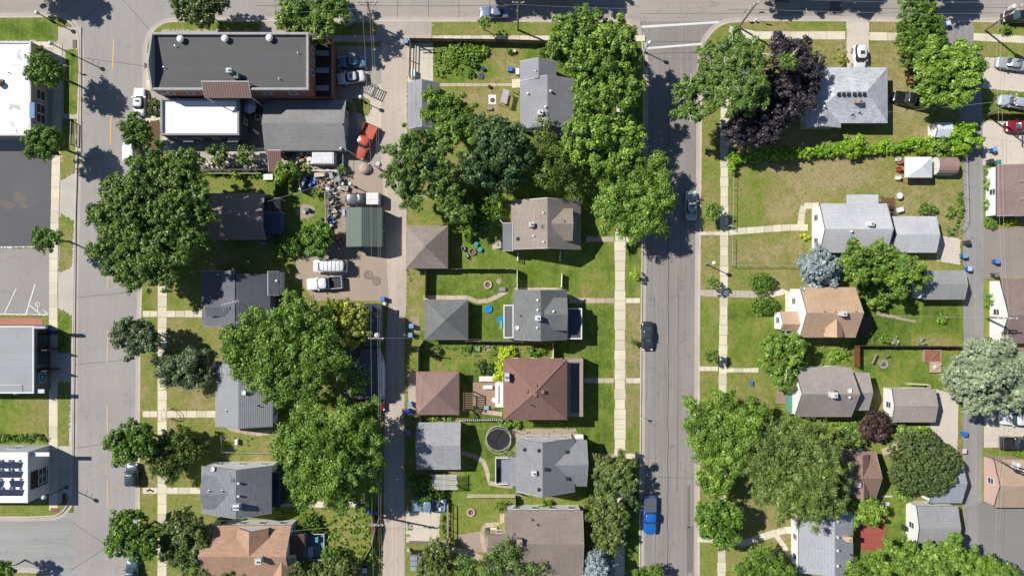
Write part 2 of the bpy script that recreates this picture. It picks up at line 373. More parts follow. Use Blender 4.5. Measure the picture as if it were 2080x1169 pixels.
# west block
cover('pavement', rect(-300, 55, 166, 310), concrete(A(196, 188, 178), 'forecourt', slab=False)); cover('pavement', [(100, 300), (157, 300), (150, 1000), (100, 1040)], concrete(A(205, 198, 186), 'apron', slab=False))
L('deep', (-300, 41), (119, 42), (119, 84), (-300, 84)); L('deep', (135, 100), (160, 100), (158, 232), (130, 232)); L('mix', (128, 243), (156, 243), (154, 350), (125, 366))
L('mix', (123, 433), (150, 448), (148, 540), (120, 555)); L('deep', (119, 626), (147, 640), (145, 716), (119, 716)); L('olive', (119, 775), (144, 775), (141, 905), (119, 905))
cover('parking_lot', rect(-300, 306, 107, 502), m_blackt); cover('parking_lot', rect(-300, 503, 101, 640), m_grayl); cover('garden_bed', rect(-300, 644, 88, 662), asphalt(A(186, 130, 110), 'red_mulch', None, 0, .15))
L('olive', (-300, 806), (100, 806), (100, 878), (-300, 878)); L('olive', (-300, 1012), (104, 1018), (104, 1047), (-300, 1047)); L('deep', (-300, 878), (100, 880), (98, 898), (-300, 898))
m_worn = asphalt(A(118, 110, 104), 'worn_patch', None, .1, .2)
for cx_, cy_, ra_ in ((42, 404, 13), (48, 418, 9), (18, 418, 12), (34, 396, 9), (6, 412, 10)): cover('dirt_patch', [(cx_+ra_*random.uniform(.6, 1.15)*math.cos(R(a)), cy_+ra_*random.uniform(.5, .95)*math.sin(R(a))) for a in range(0, 360, 18)], m_worn)
for q in ([(9, 637), (34, 585), (35.5, 586), (11.5, 637)], [(53, 637), (72, 576), (74, 577), (56, 637)], [(-20, 636), (100, 638), (100, 640.5), (-20, 638.5)], [(60, 619), (62, 618), (86, 638), (83, 638)], [(89, 630), (91, 629), (100, 638), (97, 638)], [(-40, 501), (75, 500), (75, 503), (-40, 504)]):
    mark(q, z=Z0+.03)
mb = MB()      # painted wheelchair symbol of the bay
P0 = W(78, 618)
for a in range(10):
    t0, t1 = R(a*36), R(a*36+36); r0, r1 = .28, .38
    mb.sheet([(P0.x+r*math.cos(t), P0.y+r*math.sin(t)) for r, t in ((r0, t0), (r1, t0), (r1, t1), (r0, t1))], Z0+.031)
mb.sheet([(P0.x-.05, P0.y-.25), (P0.x+.06, P0.y-.25), (P0.x+.04, P0.y-1), (P0.x-.08, P0.y-1)], Z0+.031); mb.sheet([(P0.x-.45, P0.y+.25), (P0.x-.35, P0.y+.3), (P0.x+.1, P0.y-.2), (P0.x, P0.y-.25)], Z0+.0315)
mb.build('road_marking', m_white, kind='structure')
# middle block: west yards
cover('pavement', [(299, 110), (330, 60), (520, 44), (1300, 44), (1306, 75), (560, 90), (700, 230), (720, 345), (420, 347), (300, 300)], concrete(A(186, 176, 164), 'old_paving', slab=False))
L('deep', (350, 47), (395, 44), (530, 46), (530, 62), (345, 61)); L('dry', (640, 46), (765, 46), (765, 75), (640, 80)); L('mix', (878, 44), (1300, 46), (1305, 72), (878, 72))
cover('dirt', [(600, 300), (802, 290), (826, 610), (640, 612), (600, 560)], m_dirt); cover('dirt', rect(300, 232, 326, 330), m_mulch)
cover('patio', rect(425, 293, 545, 347), concrete(A(214, 206, 196), 'patio_concrete', slab=False)); cover('patio', rect(484, 200, 540, 300), concrete(A(120, 112, 106), 'dark_patio', slab=False))
L('mix', (296, 350), (345, 350), (345, 1300), (290, 1300)); L('mix', (338, 345), (600, 350), (600, 560), (338, 560)); L('green', (540, 355), (665, 375), (668, 500), (560, 540))
cover('dirt_patch', arc(622, 430, 20, 15, 0, 360, 14)[:-1], m_dirt)
L('mix', (339, 560), (412, 560), (412, 632), (339, 632)); L('dry', (339, 644), (640, 644), (640, 830), (339, 830)); L('green', (600, 770), (700, 800), (700, 870), (560, 870))
L('mix', (339, 845), (700, 845), (700, 985), (339, 985)); L('dry', (400, 925), (560, 925), (560, 945), (400, 945)); L('mix', (339, 1002), (420, 1002), (420, 1300), (339, 1300))
L('green', (560, 925), (780, 925), (775, 1040), (560, 1050)); L('mix', (620, 1020), (765, 1035), (760, 1180), (620, 1180)); L('green', (700, 790), (780, 800), (780, 840), (700, 840))
# alley
cover('alley', [(774, 85), (828, 85), (826, 610), (822, 700), (824, 1400), (775, 1400), (783, 700), (790, 610), (775, 330)], m_alley_c)
cover('drive', rect(680, 95, 775, 345), concrete(A(178, 170, 160), 'rear_drive', slab=False)); cover('drive', [(715, 200), (775, 170), (775, 260), (730, 260)], m_drive)
L('mix', (716, 203), (735, 196), (752, 205), (755, 222), (745, 238), (725, 230))
cover('drive', rect(828, 88, 880, 170), m_drive)
# middle block: east yards
L('green', (880, 88), (1125, 92), (1058, 170), (880, 170)); L('dry', (985, 92), (1130, 92), (1130, 130), (990, 130)); L('dry', (1020, 120), (1060, 110), (1060, 168), (1000, 168)); L('dry', (905, 177), (1060, 177), (1060, 260), (905, 260))
L('tan', (965, 200), (1010, 195), (1015, 235), (970, 240)); L('deep', (1060, 90), (1305, 80), (1305, 420), (1060, 420)); L('mix', (828, 250), (1060, 250), (1060, 420), (828, 420))
L('olive', (835, 400), (900, 400), (905, 460), (835, 460)); L('green', (900, 380), (1250, 380), (1250, 604), (840, 604), (840, 548), (900, 548)); L('green', (1272, 470), (1301, 470), (1300, 604), (1272, 604))
L('deep', (866, 552), (1050, 552), (1050, 606), (866, 606)); L('dry', (827, 545), (866, 545), (863, 640), (830, 640)); L('deep', (950, 606), (1250, 614), (1250, 766), (840, 766), (840, 690)); L('dry', (1272, 614), (1301, 614), (1300, 766), (1272, 766))
L('olive', (860, 698), (1020, 698), (1020, 755), (860, 760)); L('mix', (1030, 690), (1122, 690), (1122, 728), (1030, 728)); L('deep', (930, 750), (1250, 778), (1250, 920), (930, 920)); L('mix', (1272, 778), (1301, 778), (1300, 920), (1272, 920))
L('mix', (822, 640), (862, 640), (850, 760), (822, 760)); L('deep', (936, 855), (1045, 855), (1045, 1000), (936, 1000)); L('deep', (1040, 930), (1301, 925), (1301, 1300), (1040, 1300)); L('olive', (910, 1000), (1010, 1005), (1010, 1110), (910, 1110)); L('olive', (1040, 1000), (1200, 1000), (1200, 1036), (1040, 1036))
cover('dirt', [(925, 1085), (985, 1075), (995, 1120), (945, 1118)], m_dirt); cover('garden_bed', [(1035, 870), (1170, 868), (1170, 886), (1035, 888)], m_dirt); L('mix', (880, 1118), (990, 1120), (990, 1300), (830, 1300))
cover('drive', [(824, 1035), (895, 1035), (893, 1098), (824, 1100)], m_drive); cover('drive', rect(828, 755, 846, 845), concrete(A(190, 180, 168), 'rear_apron', slab=False))
cover('dirt_patch', [(832, 640), (852, 642), (854, 674), (834, 676)], m_dirt); cover('dirt_patch', arc(1013, 571, 6, 6, 0, 360, 12)[:-1], m_dirt); cover('dirt_patch', arc(991, 706, 8, 7, 0, 360, 12)[:-1], m_dirt)
# east block
L('dry', (1424, 110), (1462, 90), (1460, 600), (1418, 600)); L('olive', (1420, 602), (1458, 602), (1457, 745), (1418, 745)); L('mix', (1418, 755), (1457, 755), (1455, 1092), (1416, 1092)); L('green', (1418, 1102), (1455, 1102), (1455, 1400), (1416, 1400))
L('mix', (1540, 42), (1717, 42), (1717, 65), (1540, 65)); L('tan', (1765, 42), (1905, 42), (1905, 67), (1765, 67)); L('mix', (1980, 46), (2200, 52), (2200, 78), (1980, 70))
L('dry', (1478, 82), (1722, 82), (1722, 140), (1640, 310), (1478, 310)); L('tan', (1765, 84), (1850, 84), (1850, 280), (1765, 280)); L('dry', (1640, 255), (1900, 255), (1900, 300), (1640, 310))
L('mix', (1485, 318), (1560, 318), (1560, 465), (1485, 465)); L('tan', (1555, 318), (1830, 318), (1830, 400), (1600, 440), (1555, 440)); L('dry', (1740, 330), (1952, 330), (1952, 450), (1900, 480), (1740, 440)); L('dry', (1485, 478), (1640, 472), (1640, 540), (1485, 540)); L('mix', (1480, 543), (1620, 543), (1640, 586), (1478, 586))
L('green', (1478, 608), (1610, 608), (1610, 745), (1478, 745)); L('mix', (1478, 757), (1620, 757), (1620, 850), (1478, 850)); L('green', (1560, 790), (1660, 790), (1660, 870), (1560, 870)); L('green', (1640, 700), (1730, 700), (1730, 745), (1640, 745))
L('deep', (1730, 560), (1954, 610), (1954, 702), (1730, 702)); L('dry', (1850, 680), (1954, 684), (1954, 702), (1850, 702)); L('green', (1735, 706), (1945, 706), (1945, 790), (1735, 790)); L('dry', (1478, 850), (1620, 850), (1640, 1095), (1476, 1108)); L('mix', (1476, 1112), (1620, 1100), (1620, 1300), (1476, 1300)); L('olive', (1640, 860), (1850, 860), (1850, 1130), (1640, 1130))
L('green', (1790, 1000), (1845, 1010), (1845, 1100), (1790, 1100)); L('deep', (1955, 195), (2035, 190), (2080, 196), (2080, 236), (1955, 245)); L('mix', (1990, 88), (2200, 92), (2200, 120), (1990, 120)); L('green', (1997, 905), (2080, 908), (2080, 935), (1997, 1020)); L('mix', (1996, 570), (2025, 570), (2025, 700), (1996, 700)); L('deep', (1996, 335), (2024, 335), (2024, 465), (1996, 465))
cover('alley', [(1905, 44), (1975, 44), (1990, 120), (1996, 240), (1997, 700), (1990, 1400), (1953, 1400), (1956, 700), (1955, 340), (1948, 240), (1915, 120)], m_alley)
cover('drive', [(1717, 42), (1765, 42), (1765, 140), (1772, 150), (1720, 150)], m_drive); cover('drive', [(1994, 116), (2200, 130), (2200, 200), (1994, 180)], m_drive); cover('drive', rect(1995, 245, 2200, 336), m_drive)
cover('drive', [(1996, 462), (2200, 464), (2200, 566), (1996, 566)], asphalt(A(158, 148, 140), 'parking_asphalt', None, .3, .05)); cover('drive', [(1908, 478), (1950, 484), (1950, 538), (1900, 530)], m_drive); cover('drive', [(1896, 788), (1946, 800), (1944, 918), (1880, 915)], m_drive); cover('drive', [(1997, 800), (2200, 800), (2200, 908), (1997, 908)], m_drive)
cover('drive', [(1987, 1020), (2200, 1025), (2200, 1400), (1987, 1400)], asphalt(A(146, 142, 138), 'yard_asphalt', None, .3, .08)); cover('patio', [(1742, 1040), (1797, 1040), (1797, 1112), (1742, 1118)], siding(A(172, 92, 82), .2, .1)); cover('patio', [(1787, 400), (1818, 402), (1815, 436), (1790, 436)], m_mulch)
cover('dirt_patch', [(1780, 632), (1860, 650), (1862, 656), (1780, 640)], m_dirt)
def lawn_mesh():
    d = gdry.copy()
    for _ in range(3):
        for ax in (0, 1):
            c = np.zeros_like(d)
            for k in range(-2, 3): c += np.roll(d, k, ax)
            d = c/5
    iy, ix = np.nonzero(gmask); n = len(ix); vid = np.full((gny+1, gnx+1), -1, np.int64)
    vx = np.stack([ix, ix+1, ix+1, ix], 1); vy = np.stack([iy, iy, iy+1, iy+1], 1); key = vy*(gnx+1)+vx; u, inv = np.unique(key.ravel(), return_inverse=True)
    uy, ux = u//(gnx+1), u % (gnx+1); co = np.stack([GX0+ux*GC+(RNG.random(len(u))-.5)*.12, GY0+uy*GC+(RNG.random(len(u))-.5)*.12, np.full(len(u), Z0+.036)], 1)
    me = bpy.data.meshes.new('lawn'); me.vertices.add(len(u)); me.loops.add(4*n); me.polygons.add(n); me.vertices.foreach_set('co', co.astype(np.float32).ravel())
    me.loops.foreach_set('vertex_index', inv.astype(np.int32).ravel()); me.polygons.foreach_set('loop_start', np.arange(0, 4*n, 4, dtype=np.int32)); me.update(calc_edges=True)
    dv = d[uy.clip(0, gny-1), ux.clip(0, gnx-1)]; me.attributes.new('dry', 'FLOAT', 'POINT').data.foreach_set('value', dv.astype(np.float32))
    t = NT('lawn_grass'); p = t.pos(); at = t.n('ShaderNodeAttribute', attribute_name='dry')
    def madd(x, k, o):
        q = t.n('ShaderNodeMath', operation='MULTIPLY_ADD'); t.l(x, q.inputs[0]); q.inputs[1].default_value = k
        t.l(o, q.inputs[2]) if hasattr(o, 'links') else setattr(q.inputs[2], 'default_value', o); return q.outputs[0]
    w = madd(t.noise(p, .75, 5, .72, dist=.4), 1.4, -.69); v = t.n('ShaderNodeMath', operation='ADD'); t.l(w, v.inputs[0])
    v0 = madd(t.noise(p, .13, 5, .65, dist=.6), 1.5, -.72); s1 = t.n('ShaderNodeMath', operation='ADD'); t.l(v0, s1.inputs[0]); t.l(at.outputs['Fac'], s1.inputs[1]); t.l(s1.outputs[0], v.inputs[1])
    v3 = madd(t.noise(p, 4.5, 3, .8), .34, -.17); s2 = t.n('ShaderNodeMath', operation='ADD'); t.l(v3, s2.inputs[0]); t.l(v.outputs[0], s2.inputs[1])
    col = t.ramp(s2.outputs[0], [(0., A(92, 116, 44)), (.28, A(124, 148, 60)), (.5, A(150, 158, 78)), (.72, A(168, 158, 100)), (1., A(194, 172, 132))])
    for k_, sc_ in ((.1, (2.2, .1, 1)),): st_ = t.noise(p, 1, 2, .5, sc=sc_); col = t.mix(t.ramp(st_, [(.46, 0.), (.6, k_*2)]), col, A(160, 170, 90))
    f = t.noise(p, 8, 3, .8); col = t.mix(t.ramp(f, [(.34, .6), (.6, 0.)]), col, A(62, 80, 30)); e = t.noise(p, 2.4, 4, .75)
    col = t.mix(t.ramp(e, [(.3, .65), (.5, 0.)]), col, A(84, 104, 42)); col = t.mix(t.ramp(e, [(.6, 0.), (.8, .4)]), col, A(176, 174, 104)); t.bump(f, .7, .05)
    me.materials.append(t.fin(col, .95, 0, .1)); o = bpy.data.objects.new('lawn', me); COL.objects.link(o); o['kind'] = 'structure'
gin = np.zeros_like(gmask)
for q in BLOCKS: gin |= inpoly(q)
gmask &= gin
lawn_mesh()
# ---- pavements laid slab by slab
def walk(pts, w, slab=20, mat=None, name='pavement', z=Z0+.055, gap=.055, jit=.25):
    mb = MB(); vals = []; P = [Vector((p.x, p.y, 0)) for p in PX(pts)]; wd = w/S; ln = slab/S; cum = [0]
    for a, b in zip(P, P[1:]): cum.append(cum[-1]+(b-a).length)
    def at(s):
        for i in range(len(P)-1):
            if s <= cum[i+1] or i == len(P)-2:
                d = (P[i+1]-P[i]).normalized(); return P[i]+d*(s-cum[i]), d
    n = max(1, round(cum[-1]/ln)); st = cum[-1]/n
    for i in range(n):
        a, d0 = at(i*st+gap/2); b, d1 = at((i+1)*st-gap/2); n0 = Vector((-d0.y, d0.x, 0)); n1 = Vector((-d1.y, d1.x, 0)); h = wd/2*random.uniform(.97-.05*jit, 1.02+.05*jit)
        mb.prism([a-n0*h, b-n1*h, b+n1*h, a+n0*h], Z0-.05, z+random.uniform(0, .008)); vals += [random.choice((0, .1, .2, .35, .8)) if random.random() < .8 else 0]*6
    return mb.build(name, mat or m_conc, kind='structure', vals=vals)
walk([(119, 90), (116, 300), (110, 560), (110, 1035)], 17, 24); walk([(-300, 92), (110, 92)], 12, 26)
walk([(331, 350), (330, 1400)], 18, 21); walk([(303, 250), (303, 110)], 8, 18); walk([(300, 240), (330, 242), (345, 350)], 10, 16)
for y, x1 in ((637, 412), (840, 440), (995, 408)): walk([(291, y), (321, y)], 12, 15); walk([(340, y), (x1, y)], 13, 20)
walk([(438, 846), (470, 870), (520, 880), (565, 876)], 9, 16, m_path); walk([(650, 828), (600, 860), (575, 875)], 8, 14, m_path); walk([(570, 1024), (640, 1026)], 6, 10, m_conc2); walk([(640, 1023), (745, 1023)], 12, 20)
walk([(560, 80), (765, 80)], 14, 22, m_conc2); walk([(775, 82), (876, 80)], 17, 30, m_conc2); walk([(880, 79), (1310, 79)], 11, 20)
walk([(1262, 90), (1261, 470)], 20, 20); walk([(1259, 470), (1259, 930)], 21, 20, name='pavement', jit=1.5); walk([(1258, 930), (1257, 1400)], 21, 20)
for y, x0 in ((486, 1190), (610, 1155), (772, 1186), (925, 1200)): walk([(x0, y), (1247, y)], 10, 18, m_path); walk([(1271, y), (1300, y)], 10, 16)
walk([(1471, 100), (1470, 560), (1466, 860), (1464, 1400)], 16, 20, jit=1.5); walk([(1530, 73), (1716, 73)], 16, 40); walk([(1765, 75), (1910, 76)], 16, 40); walk([(1976, 76), (2200, 88)], 15, 24); walk([(1480, 62), (1530, 73)], 18, 20); walk([(1452, 92), (1475, 100)], 12, 16)
walk([(1480, 471), (1600, 462), (1640, 462)], 13, 18); walk([(1625, 462), (1628, 430), (1632, 418), (1662, 418)], 13, 14); walk([(1421, 474), (1462, 474)], 7, 16); walk([(1419, 594), (1460, 596)], 13, 14, m_conc2); walk([(1475, 596), (1560, 598)], 14, 10, m_conc2); walk([(1560, 598), (1600, 590), (1600, 640)], 12, 14)
walk([(1419, 748), (1458, 748)], 9, 14); walk([(1475, 751), (1540, 751)], 9, 18, jit=2); walk([(1416, 1094), (1456, 1096)], 10, 14); walk([(1474, 1098), (1515, 1100), (1590, 1075), (1615, 1075)], 14, 22); walk([(1575, 1085), (1590, 1105), (1605, 1130), (1620, 1132)], 10, 14)
walk([(880, 173), (1040, 173)], 6, 16, m_path); walk([(860, 604), (950, 604), (975, 614), (1000, 608), (1030, 590)], 9, 22, m_path); walk([(1045, 587), (1140, 587), (1160, 605)], 6, 18, m_path); walk([(1000, 500), (1022, 498)], 14, 12, m_path)
walk([(938, 918), (975, 928), (990, 945), (990, 978), (1010, 984), (1042, 986)], 9, 26, m_path); walk([(885, 1104), (945, 1120), (1000, 1140)], 12, 22, m_path); walk([(1018, 1030), (1190, 1030)], 8, 22, m_path); walk([(985, 1120), (978, 1080), (985, 1065), (1020, 1062), (1020, 1040)], 9, 18, m_path)
walk([(1790, 918), (1815, 908), (1830, 898)], 14, 18, m_path); walk([(940, 830), (1020, 840)], 9, 18, m_path); walk([(905, 1100), (870, 1100)], 6, 10, m_path)
# drain covers and iron plates on the pavement corners
for i, (x, y, w, h, c, lab) in enumerate([(153, 90, 8, 16, (120, 105, 92), 'rusty ramp plate set in the pavement corner at the northwest kerb'), (297, 134, 5, 10, (120, 78, 66), 'small rusty ramp plate on the kerb beside the dark roofed brick building'),
      (132, 1011, 9, 20, (92, 84, 74), 'dark ramp plate on the corner beside the building with solar panels'), (113, 1034, 17, 8, (150, 96, 80), 'red ramp plate on the kerb curve below the building with solar panels'), (1311, 130, 6, 8, (150, 78, 60), 'red drain cover at the kerb south of the two white crossing lines')]):
    p = W(x, y); a, b = w/S/2, h/S/2; m = MB().box(p.x-a, p.x+a, p.y-b, p.y+b, .01, Z0+.068)
    for k in range(5):
        for j in range(6): m.rbox((p.x-a+(k+.5)*a*.4, p.y-b+(j+.5)*b/3), .05, .05, Z0+.067, Z0+.078)
    o = m.build('ramp_plate', plain(A(*c), .2), loc=(p.x, p.y, Z0)); setp(o, lab, 'ramp plate')
for x, y, lab in ((764, 570, 'round iron cover in the dirt yard by the white pickup'), (748, 558, 'oval dark repair patch cover in the dirt yard by the white van')):
    p = W(x, y); mb = MB().lathe((p.x, p.y, Z0+.02), [(.75, 0), (.75, .03), (.6, .04)], 20); setp(mb.build('manhole_cover', plain(A(140, 126, 116), .2), loc=(p.x, p.y, Z0)), lab, 'manhole cover')
# ------------------------------------------------ buildings
WHITE = A(238, 238, 236); m_trim = plain(WHITE, .04, .6); m_dark = plain((.02, .02, .022), .2, .5); m_steel = plain((.45, .46, .47), .15, .4, .6)
m_bchim = brickwall((.26, .12, .09)); m_tan = siding(A(206, 190, 166)); m_whitew = siding(A(255, 255, 255)); m_gray = siding(A(150, 152, 156)); m_wood = plain(A(150, 122, 98), .2, .85, scale=4)
class House:
    def __init__(s, name, label, cat, px, py, group=None):
        s.loc = W(px, py, 0); s.loc.z = Z0; s.o = thing(name, label, cat, s.loc, group); s.surf = []
    def R4(s, r, h): a = W(r[0], r[3], h); b = W(r[2], r[1], h); return a.x, b.x, a.y, b.y
    def zat(s, x, y):
        z = [f(x, y) for (a, b, c, d, f) in s.surf if a-.01 <= x <= b+.01 and c-.01 <= y <= d+.01]
        if z: return max(z)
        if not s.surf: return 3.
        a, b, c, d, f = min(s.surf, key=lambda q: max(q[0]-x, x-q[1], 0)+max(q[2]-y, y-q[3], 0)); return f(min(max(x, a+.02), b-.02), min(max(y, c+.02), d-.02))
    def on(s, px, py):
        h = 4.
        for _ in range(8): p = W(px, py, h); h = s.zat(p.x, p.y)
        return Vector((p.x, p.y, h))
    def _roof(s, tops, outline, he, mat, th=.16, name='roof', parent=None):
        """tops: faces of points; outline: the closed eave loop; underside follows the roof shape"""
        mb = MB()
        for f in tops:
            mb.add(f, [tuple(range(len(f)))]); mb.add([(p[0], p[1], p[2]-th) for p in f], [tuple(range(len(f)-1, -1, -1))])
        n = len(outline)
        for i in range(n):
            a, b = outline[i], outline[(i+1) % n]; mb.add([(a[0], a[1], a[2]-th), (b[0], b[1], b[2]-th), b, a], [(0, 1, 2, 3)])
        return mb.build(name, mat, parent or s.o)
    def gutter(s, segs, mat=None, w=.11):
        for a, b in segs:
            a, b = Vector(a), Vector(b); d = (b-a).normalized(); n = Vector((-d.y, d.x, 0)).normalized()*w
            mb = MB(); mb.add([a, b, b-n, a-n, a-Vector((0, 0, .14)), b-Vector((0, 0, .14)), b-n-Vector((0, 0, .14)), a-n-Vector((0, 0, .14))],
                   [(3, 2, 1, 0), (4, 5, 6, 7), (0, 1, 5, 4), (1, 2, 6, 5), (2, 3, 7, 6), (3, 0, 4, 7)])
            mb.build('gutter' if abs(a.z-b.z) < .05 else 'rake_trim', mat or m_trim, s.o)
    def gable(s, r, he, hr, ax, mr, mw, over=.35, ridge=None, wins=True, trim=True, z0=None, mtrim=None):
        z0 = Z0-.1 if z0 is None else z0
        x0, x1, y0, y1 = s.R4(r, he)
        if ax == 'y': m = W(ridge, 0, hr).x if ridge else (x0+x1)/2
        else: m = W(0, ridge, hr).y if ridge else (y0+y1)/2
        if ax == 'y':
            fn = lambda x, y: he+(hr-he)*((x-x0)/(m-x0) if x < m else (x1-x)/(x1-m))
            A0, B0, C0, D0, M0, M1 = (x0, y0, he), (x1, y0, he), (x1, y1, he), (x0, y1, he), (m, y0, hr), (m, y1, hr)
            s._roof([[A0, M0, M1, D0], [M0, B0, C0, M1]], [A0, M0, B0, C0, M1, D0], he, mr)
            if trim: s.gutter([(A0, D0), (C0, B0)] + [(M0, A0), (B0, M0), (D0, M1), (M1, C0)], mtrim, .1)
            a, b, c, d = x0+over, x1-over, y0+over, y1-over; t = .2; za, zb = fn(a, 0)-t, fn(b, 0)-t
            mb = MB(); mb.add([(a, c, z0), (b, c, z0), (b, c, zb), (m, c, hr-t), (a, c, za), (a, d, z0), (b, d, z0), (b, d, zb), (m, d, hr-t), (a, d, za)],
                  [(0, 1, 2, 3, 4), (9, 8, 7, 6, 5), (0, 4, 9, 5), (1, 6, 7, 2), (3, 2, 7, 8), (4, 3, 8, 9)])
        else:
            fn = lambda x, y: he+(hr-he)*((y-y0)/(m-y0) if y < m else (y1-y)/(y1-m))
            A0, B0, C0, D0, M0, M1 = (x0, y0, he), (x1, y0, he), (x1, y1, he), (x0, y1, he), (x0, m, hr), (x1, m, hr)
            s._roof([[A0, B0, M1, M0], [M0, M1, C0, D0]], [A0, B0, M1, C0, D0, M0], he, mr)
            if trim: s.gutter([(B0, A0), (D0, C0)] + [(A0, M0), (M0, D0), (M1, B0), (C0, M1)], mtrim, .1)
            a, b, c, d = x0+over, x1-over, y0+over, y1-over; t = .2; zc, zd = fn(0, c)-t, fn(0, d)-t
            mb = MB(); mb.add([(a, c, z0), (a, d, z0), (a, d, zd), (a, m, hr-t), (a, c, zc), (b, c, z0), (b, d, z0), (b, d, zd), (b, m, hr-t), (b, c, zc)],
                  [(4, 3, 2, 1, 0), (5, 6, 7, 8, 9), (0, 5, 9, 4), (1, 2, 7, 6), (2, 3, 8, 7), (3, 4, 9, 8)])
        s.surf.append((x0, x1, y0, y1, fn)); mb.build('wall', mw, s.o)
        if wins: s.windows(a, b, c, d, he, tall=hr if he < 4 else he)
        return (x0, x1, y0, y1)
    def hip(s, r, he, hr, mr, mw, over=.35, wins=True, ridge=None, ax=None, z0=None, mtrim=None, seam=None):
        z0 = Z0-.1 if z0 is None else z0
        x0, x1, y0, y1 = s.R4(r, he); w, d = x1-x0, y1-y0
        i = min(w, d)/2; mx, my = (x0+x1)/2, (y0+y1)/2
        k = (hr-he)/i; fn = lambda x, y: he+k*min(x-x0, x1-x, y-y0, y1-y, i)
        A0, B0, C0, D0 = (x0, y0, he), (x1, y0, he), (x1, y1, he), (x0, y1, he)
        if abs(w-d) < .6:
            P = (mx, my, hr); s._roof([[A0, B0, P], [B0, C0, P], [C0, D0, P], [D0, A0, P]], [A0, B0, C0, D0], he, mr); lines = [(A0, P), (B0, P), (C0, P), (D0, P)]
        elif w > d:
            P, Q = (x0+i, my, hr), (x1-i, my, hr); s._roof([[A0, B0, Q, P], [B0, C0, Q], [C0, D0, P, Q], [D0, A0, P]], [A0, B0, C0, D0], he, mr); lines = [(A0, P), (D0, P), (B0, Q), (C0, Q), (P, Q)]
        else:
            P, Q = (mx, y0+i, hr), (mx, y1-i, hr); s._roof([[A0, B0, P], [B0, C0, Q, P], [C0, D0, Q], [D0, A0, P, Q]], [A0, B0, C0, D0], he, mr); lines = [(A0, P), (B0, P), (D0, Q), (C0, Q), (P, Q)]
        if seam:
            mb = MB()
            for p, q in lines: mb.tube([Vector(p)+Vector((0, 0, .02)), Vector(q)+Vector((0, 0, .02))], .07, 5)
            mb.build('ridge_cap', seam, s.o)
        s.gutter([(B0, A0), (C0, B0), (D0, C0), (A0, D0)], mtrim, .09)
        s.surf.append((x0, x1, y0, y1, fn)); a, b, c, d2 = x0+over, x1-over, y0+over, y1-over
        MB().box(a, b, c, d2, z0, he-.1).build('wall', mw, s.o)
        if wins: s.windows(a, b, c, d2, he)
        return (x0, x1, y0, y1)
    def shed(s, r, hs, mr, mw, over=.15, z0=None, wins=False, name='roof'):
        """hs: heights at the west, east, south, north edges, given as ('x',z0,z1) or ('y',z0,z1); r is seen at the mean height"""
        z0 = Z0-.1 if z0 is None else z0; ax, ha, hb = hs; x0, x1, y0, y1 = s.R4(r, (ha+hb)/2)
        fn = (lambda x, y: ha+(hb-ha)*(x-x0)/(x1-x0)) if ax == 'x' else (lambda x, y: ha+(hb-ha)*(y-y0)/(y1-y0))
        q = [(x, y, fn(x, y)) for x, y in ((x0, y0), (x1, y0), (x1, y1), (x0, y1))]
        s._roof([q], q, 0, mr, .12, name); s.gutter([(q[1], q[0]), (q[2], q[1]), (q[3], q[2]), (q[0], q[3])], None, .08)
        a, b, c, d = x0+over, x1-over, y0+over, y1-over
        if mw: 
            v = [(x, y, fn(x, y)-.14) for x, y in ((a, c), (b, c), (b, d), (a, d))]
            MB().add([(x, y, z0) for x, y, _ in v]+v, [(3, 2, 1, 0), (4, 5, 6, 7), (0, 1, 5, 4), (1, 2, 6, 5), (2, 3, 7, 6), (3, 0, 4, 7)]).build('wall', mw, s.o)
            if wins: s.windows(a, b, c, d, min(ha, hb))
        else:
            for x, y in ((a, c), (b, c), (b, d), (a, d)): MB().rbox((x, y), .12, .12, z0, fn(x, y)-.13).build('post', m_trim, s.o)
        s.surf.append((x0, x1, y0, y1, fn))
    def flat(s, r, h, mr, mw, para=.35, pw=.3, mp=None, wins=True, z0=None, sheetname='roof'):
        z0 = Z0-.1 if z0 is None else z0; x0, x1, y0, y1 = s.R4(r, h)
        MB().box(x0, x1, y0, y1, z0, h-para).build('wall', mw, s.o)
        MB().sheet([(x0+pw*.5, y0+pw*.5), (x1-pw*.5, y0+pw*.5), (x1-pw*.5, y1-pw*.5), (x0+pw*.5, y1-pw*.5)], h-para+.012).build(sheetname, mr, s.o)
        mb = MB(); e = .03
        mb.box(x0-e, x1+e, y0-e, y0+pw, h-para-.1, h); mb.box(x0-e, x1+e, y1-pw, y1+e, h-para-.1, h); mb.box(x0-e, x0+pw, y0+pw, y1-pw, h-para-.1, h-.003); mb.box(x1-pw, x1+e, y0+pw, y1-pw, h-para-.1, h-.003)
        mb.build('parapet', mp or m_trim, s.o); s.surf.append((x0, x1, y0, y1, lambda x, y: h-para+.012))
        if wins: s.windows(x0, x1, y0, y1, h-para)
        return x0, x1, y0, y1
    def window(s, side, c, fixed, z, w=1., h=1.2, mf=None, parent=None):
        mb = MB(); g = MB(); t = .05
        def bx(m, a0, a1, z0, z1, e0, e1):
            if side in 'WE': sx = -1 if side == 'W' else 1; p, q = sorted((fixed+sx*e0, fixed+sx*e1)); m.box(p, q, a0, a1, z0, z1)
            else: sy = -1 if side == 'S' else 1; p, q = sorted((fixed+sy*e0, fixed+sy*e1)); m.box(a0, a1, p, q, z0, z1)
        f = .09
        bx(mb, c-w/2, c+w/2, z-f, z, 0, t+.03); bx(mb, c-w/2, c+w/2, z+h-f, z+h, 0, t); bx(mb, c-w/2, c-w/2+f, z, z+h-f, 0, t); bx(mb, c+w/2-f, c+w/2, z, z+h-f, 0, t); bx(mb, c-w/2+f, c+w/2-f, z+h/2-.03, z+h/2+.03, 0, t)
        bx(g, c-w/2+f, c+w/2-f, z, z+h-f, 0, t-.02)
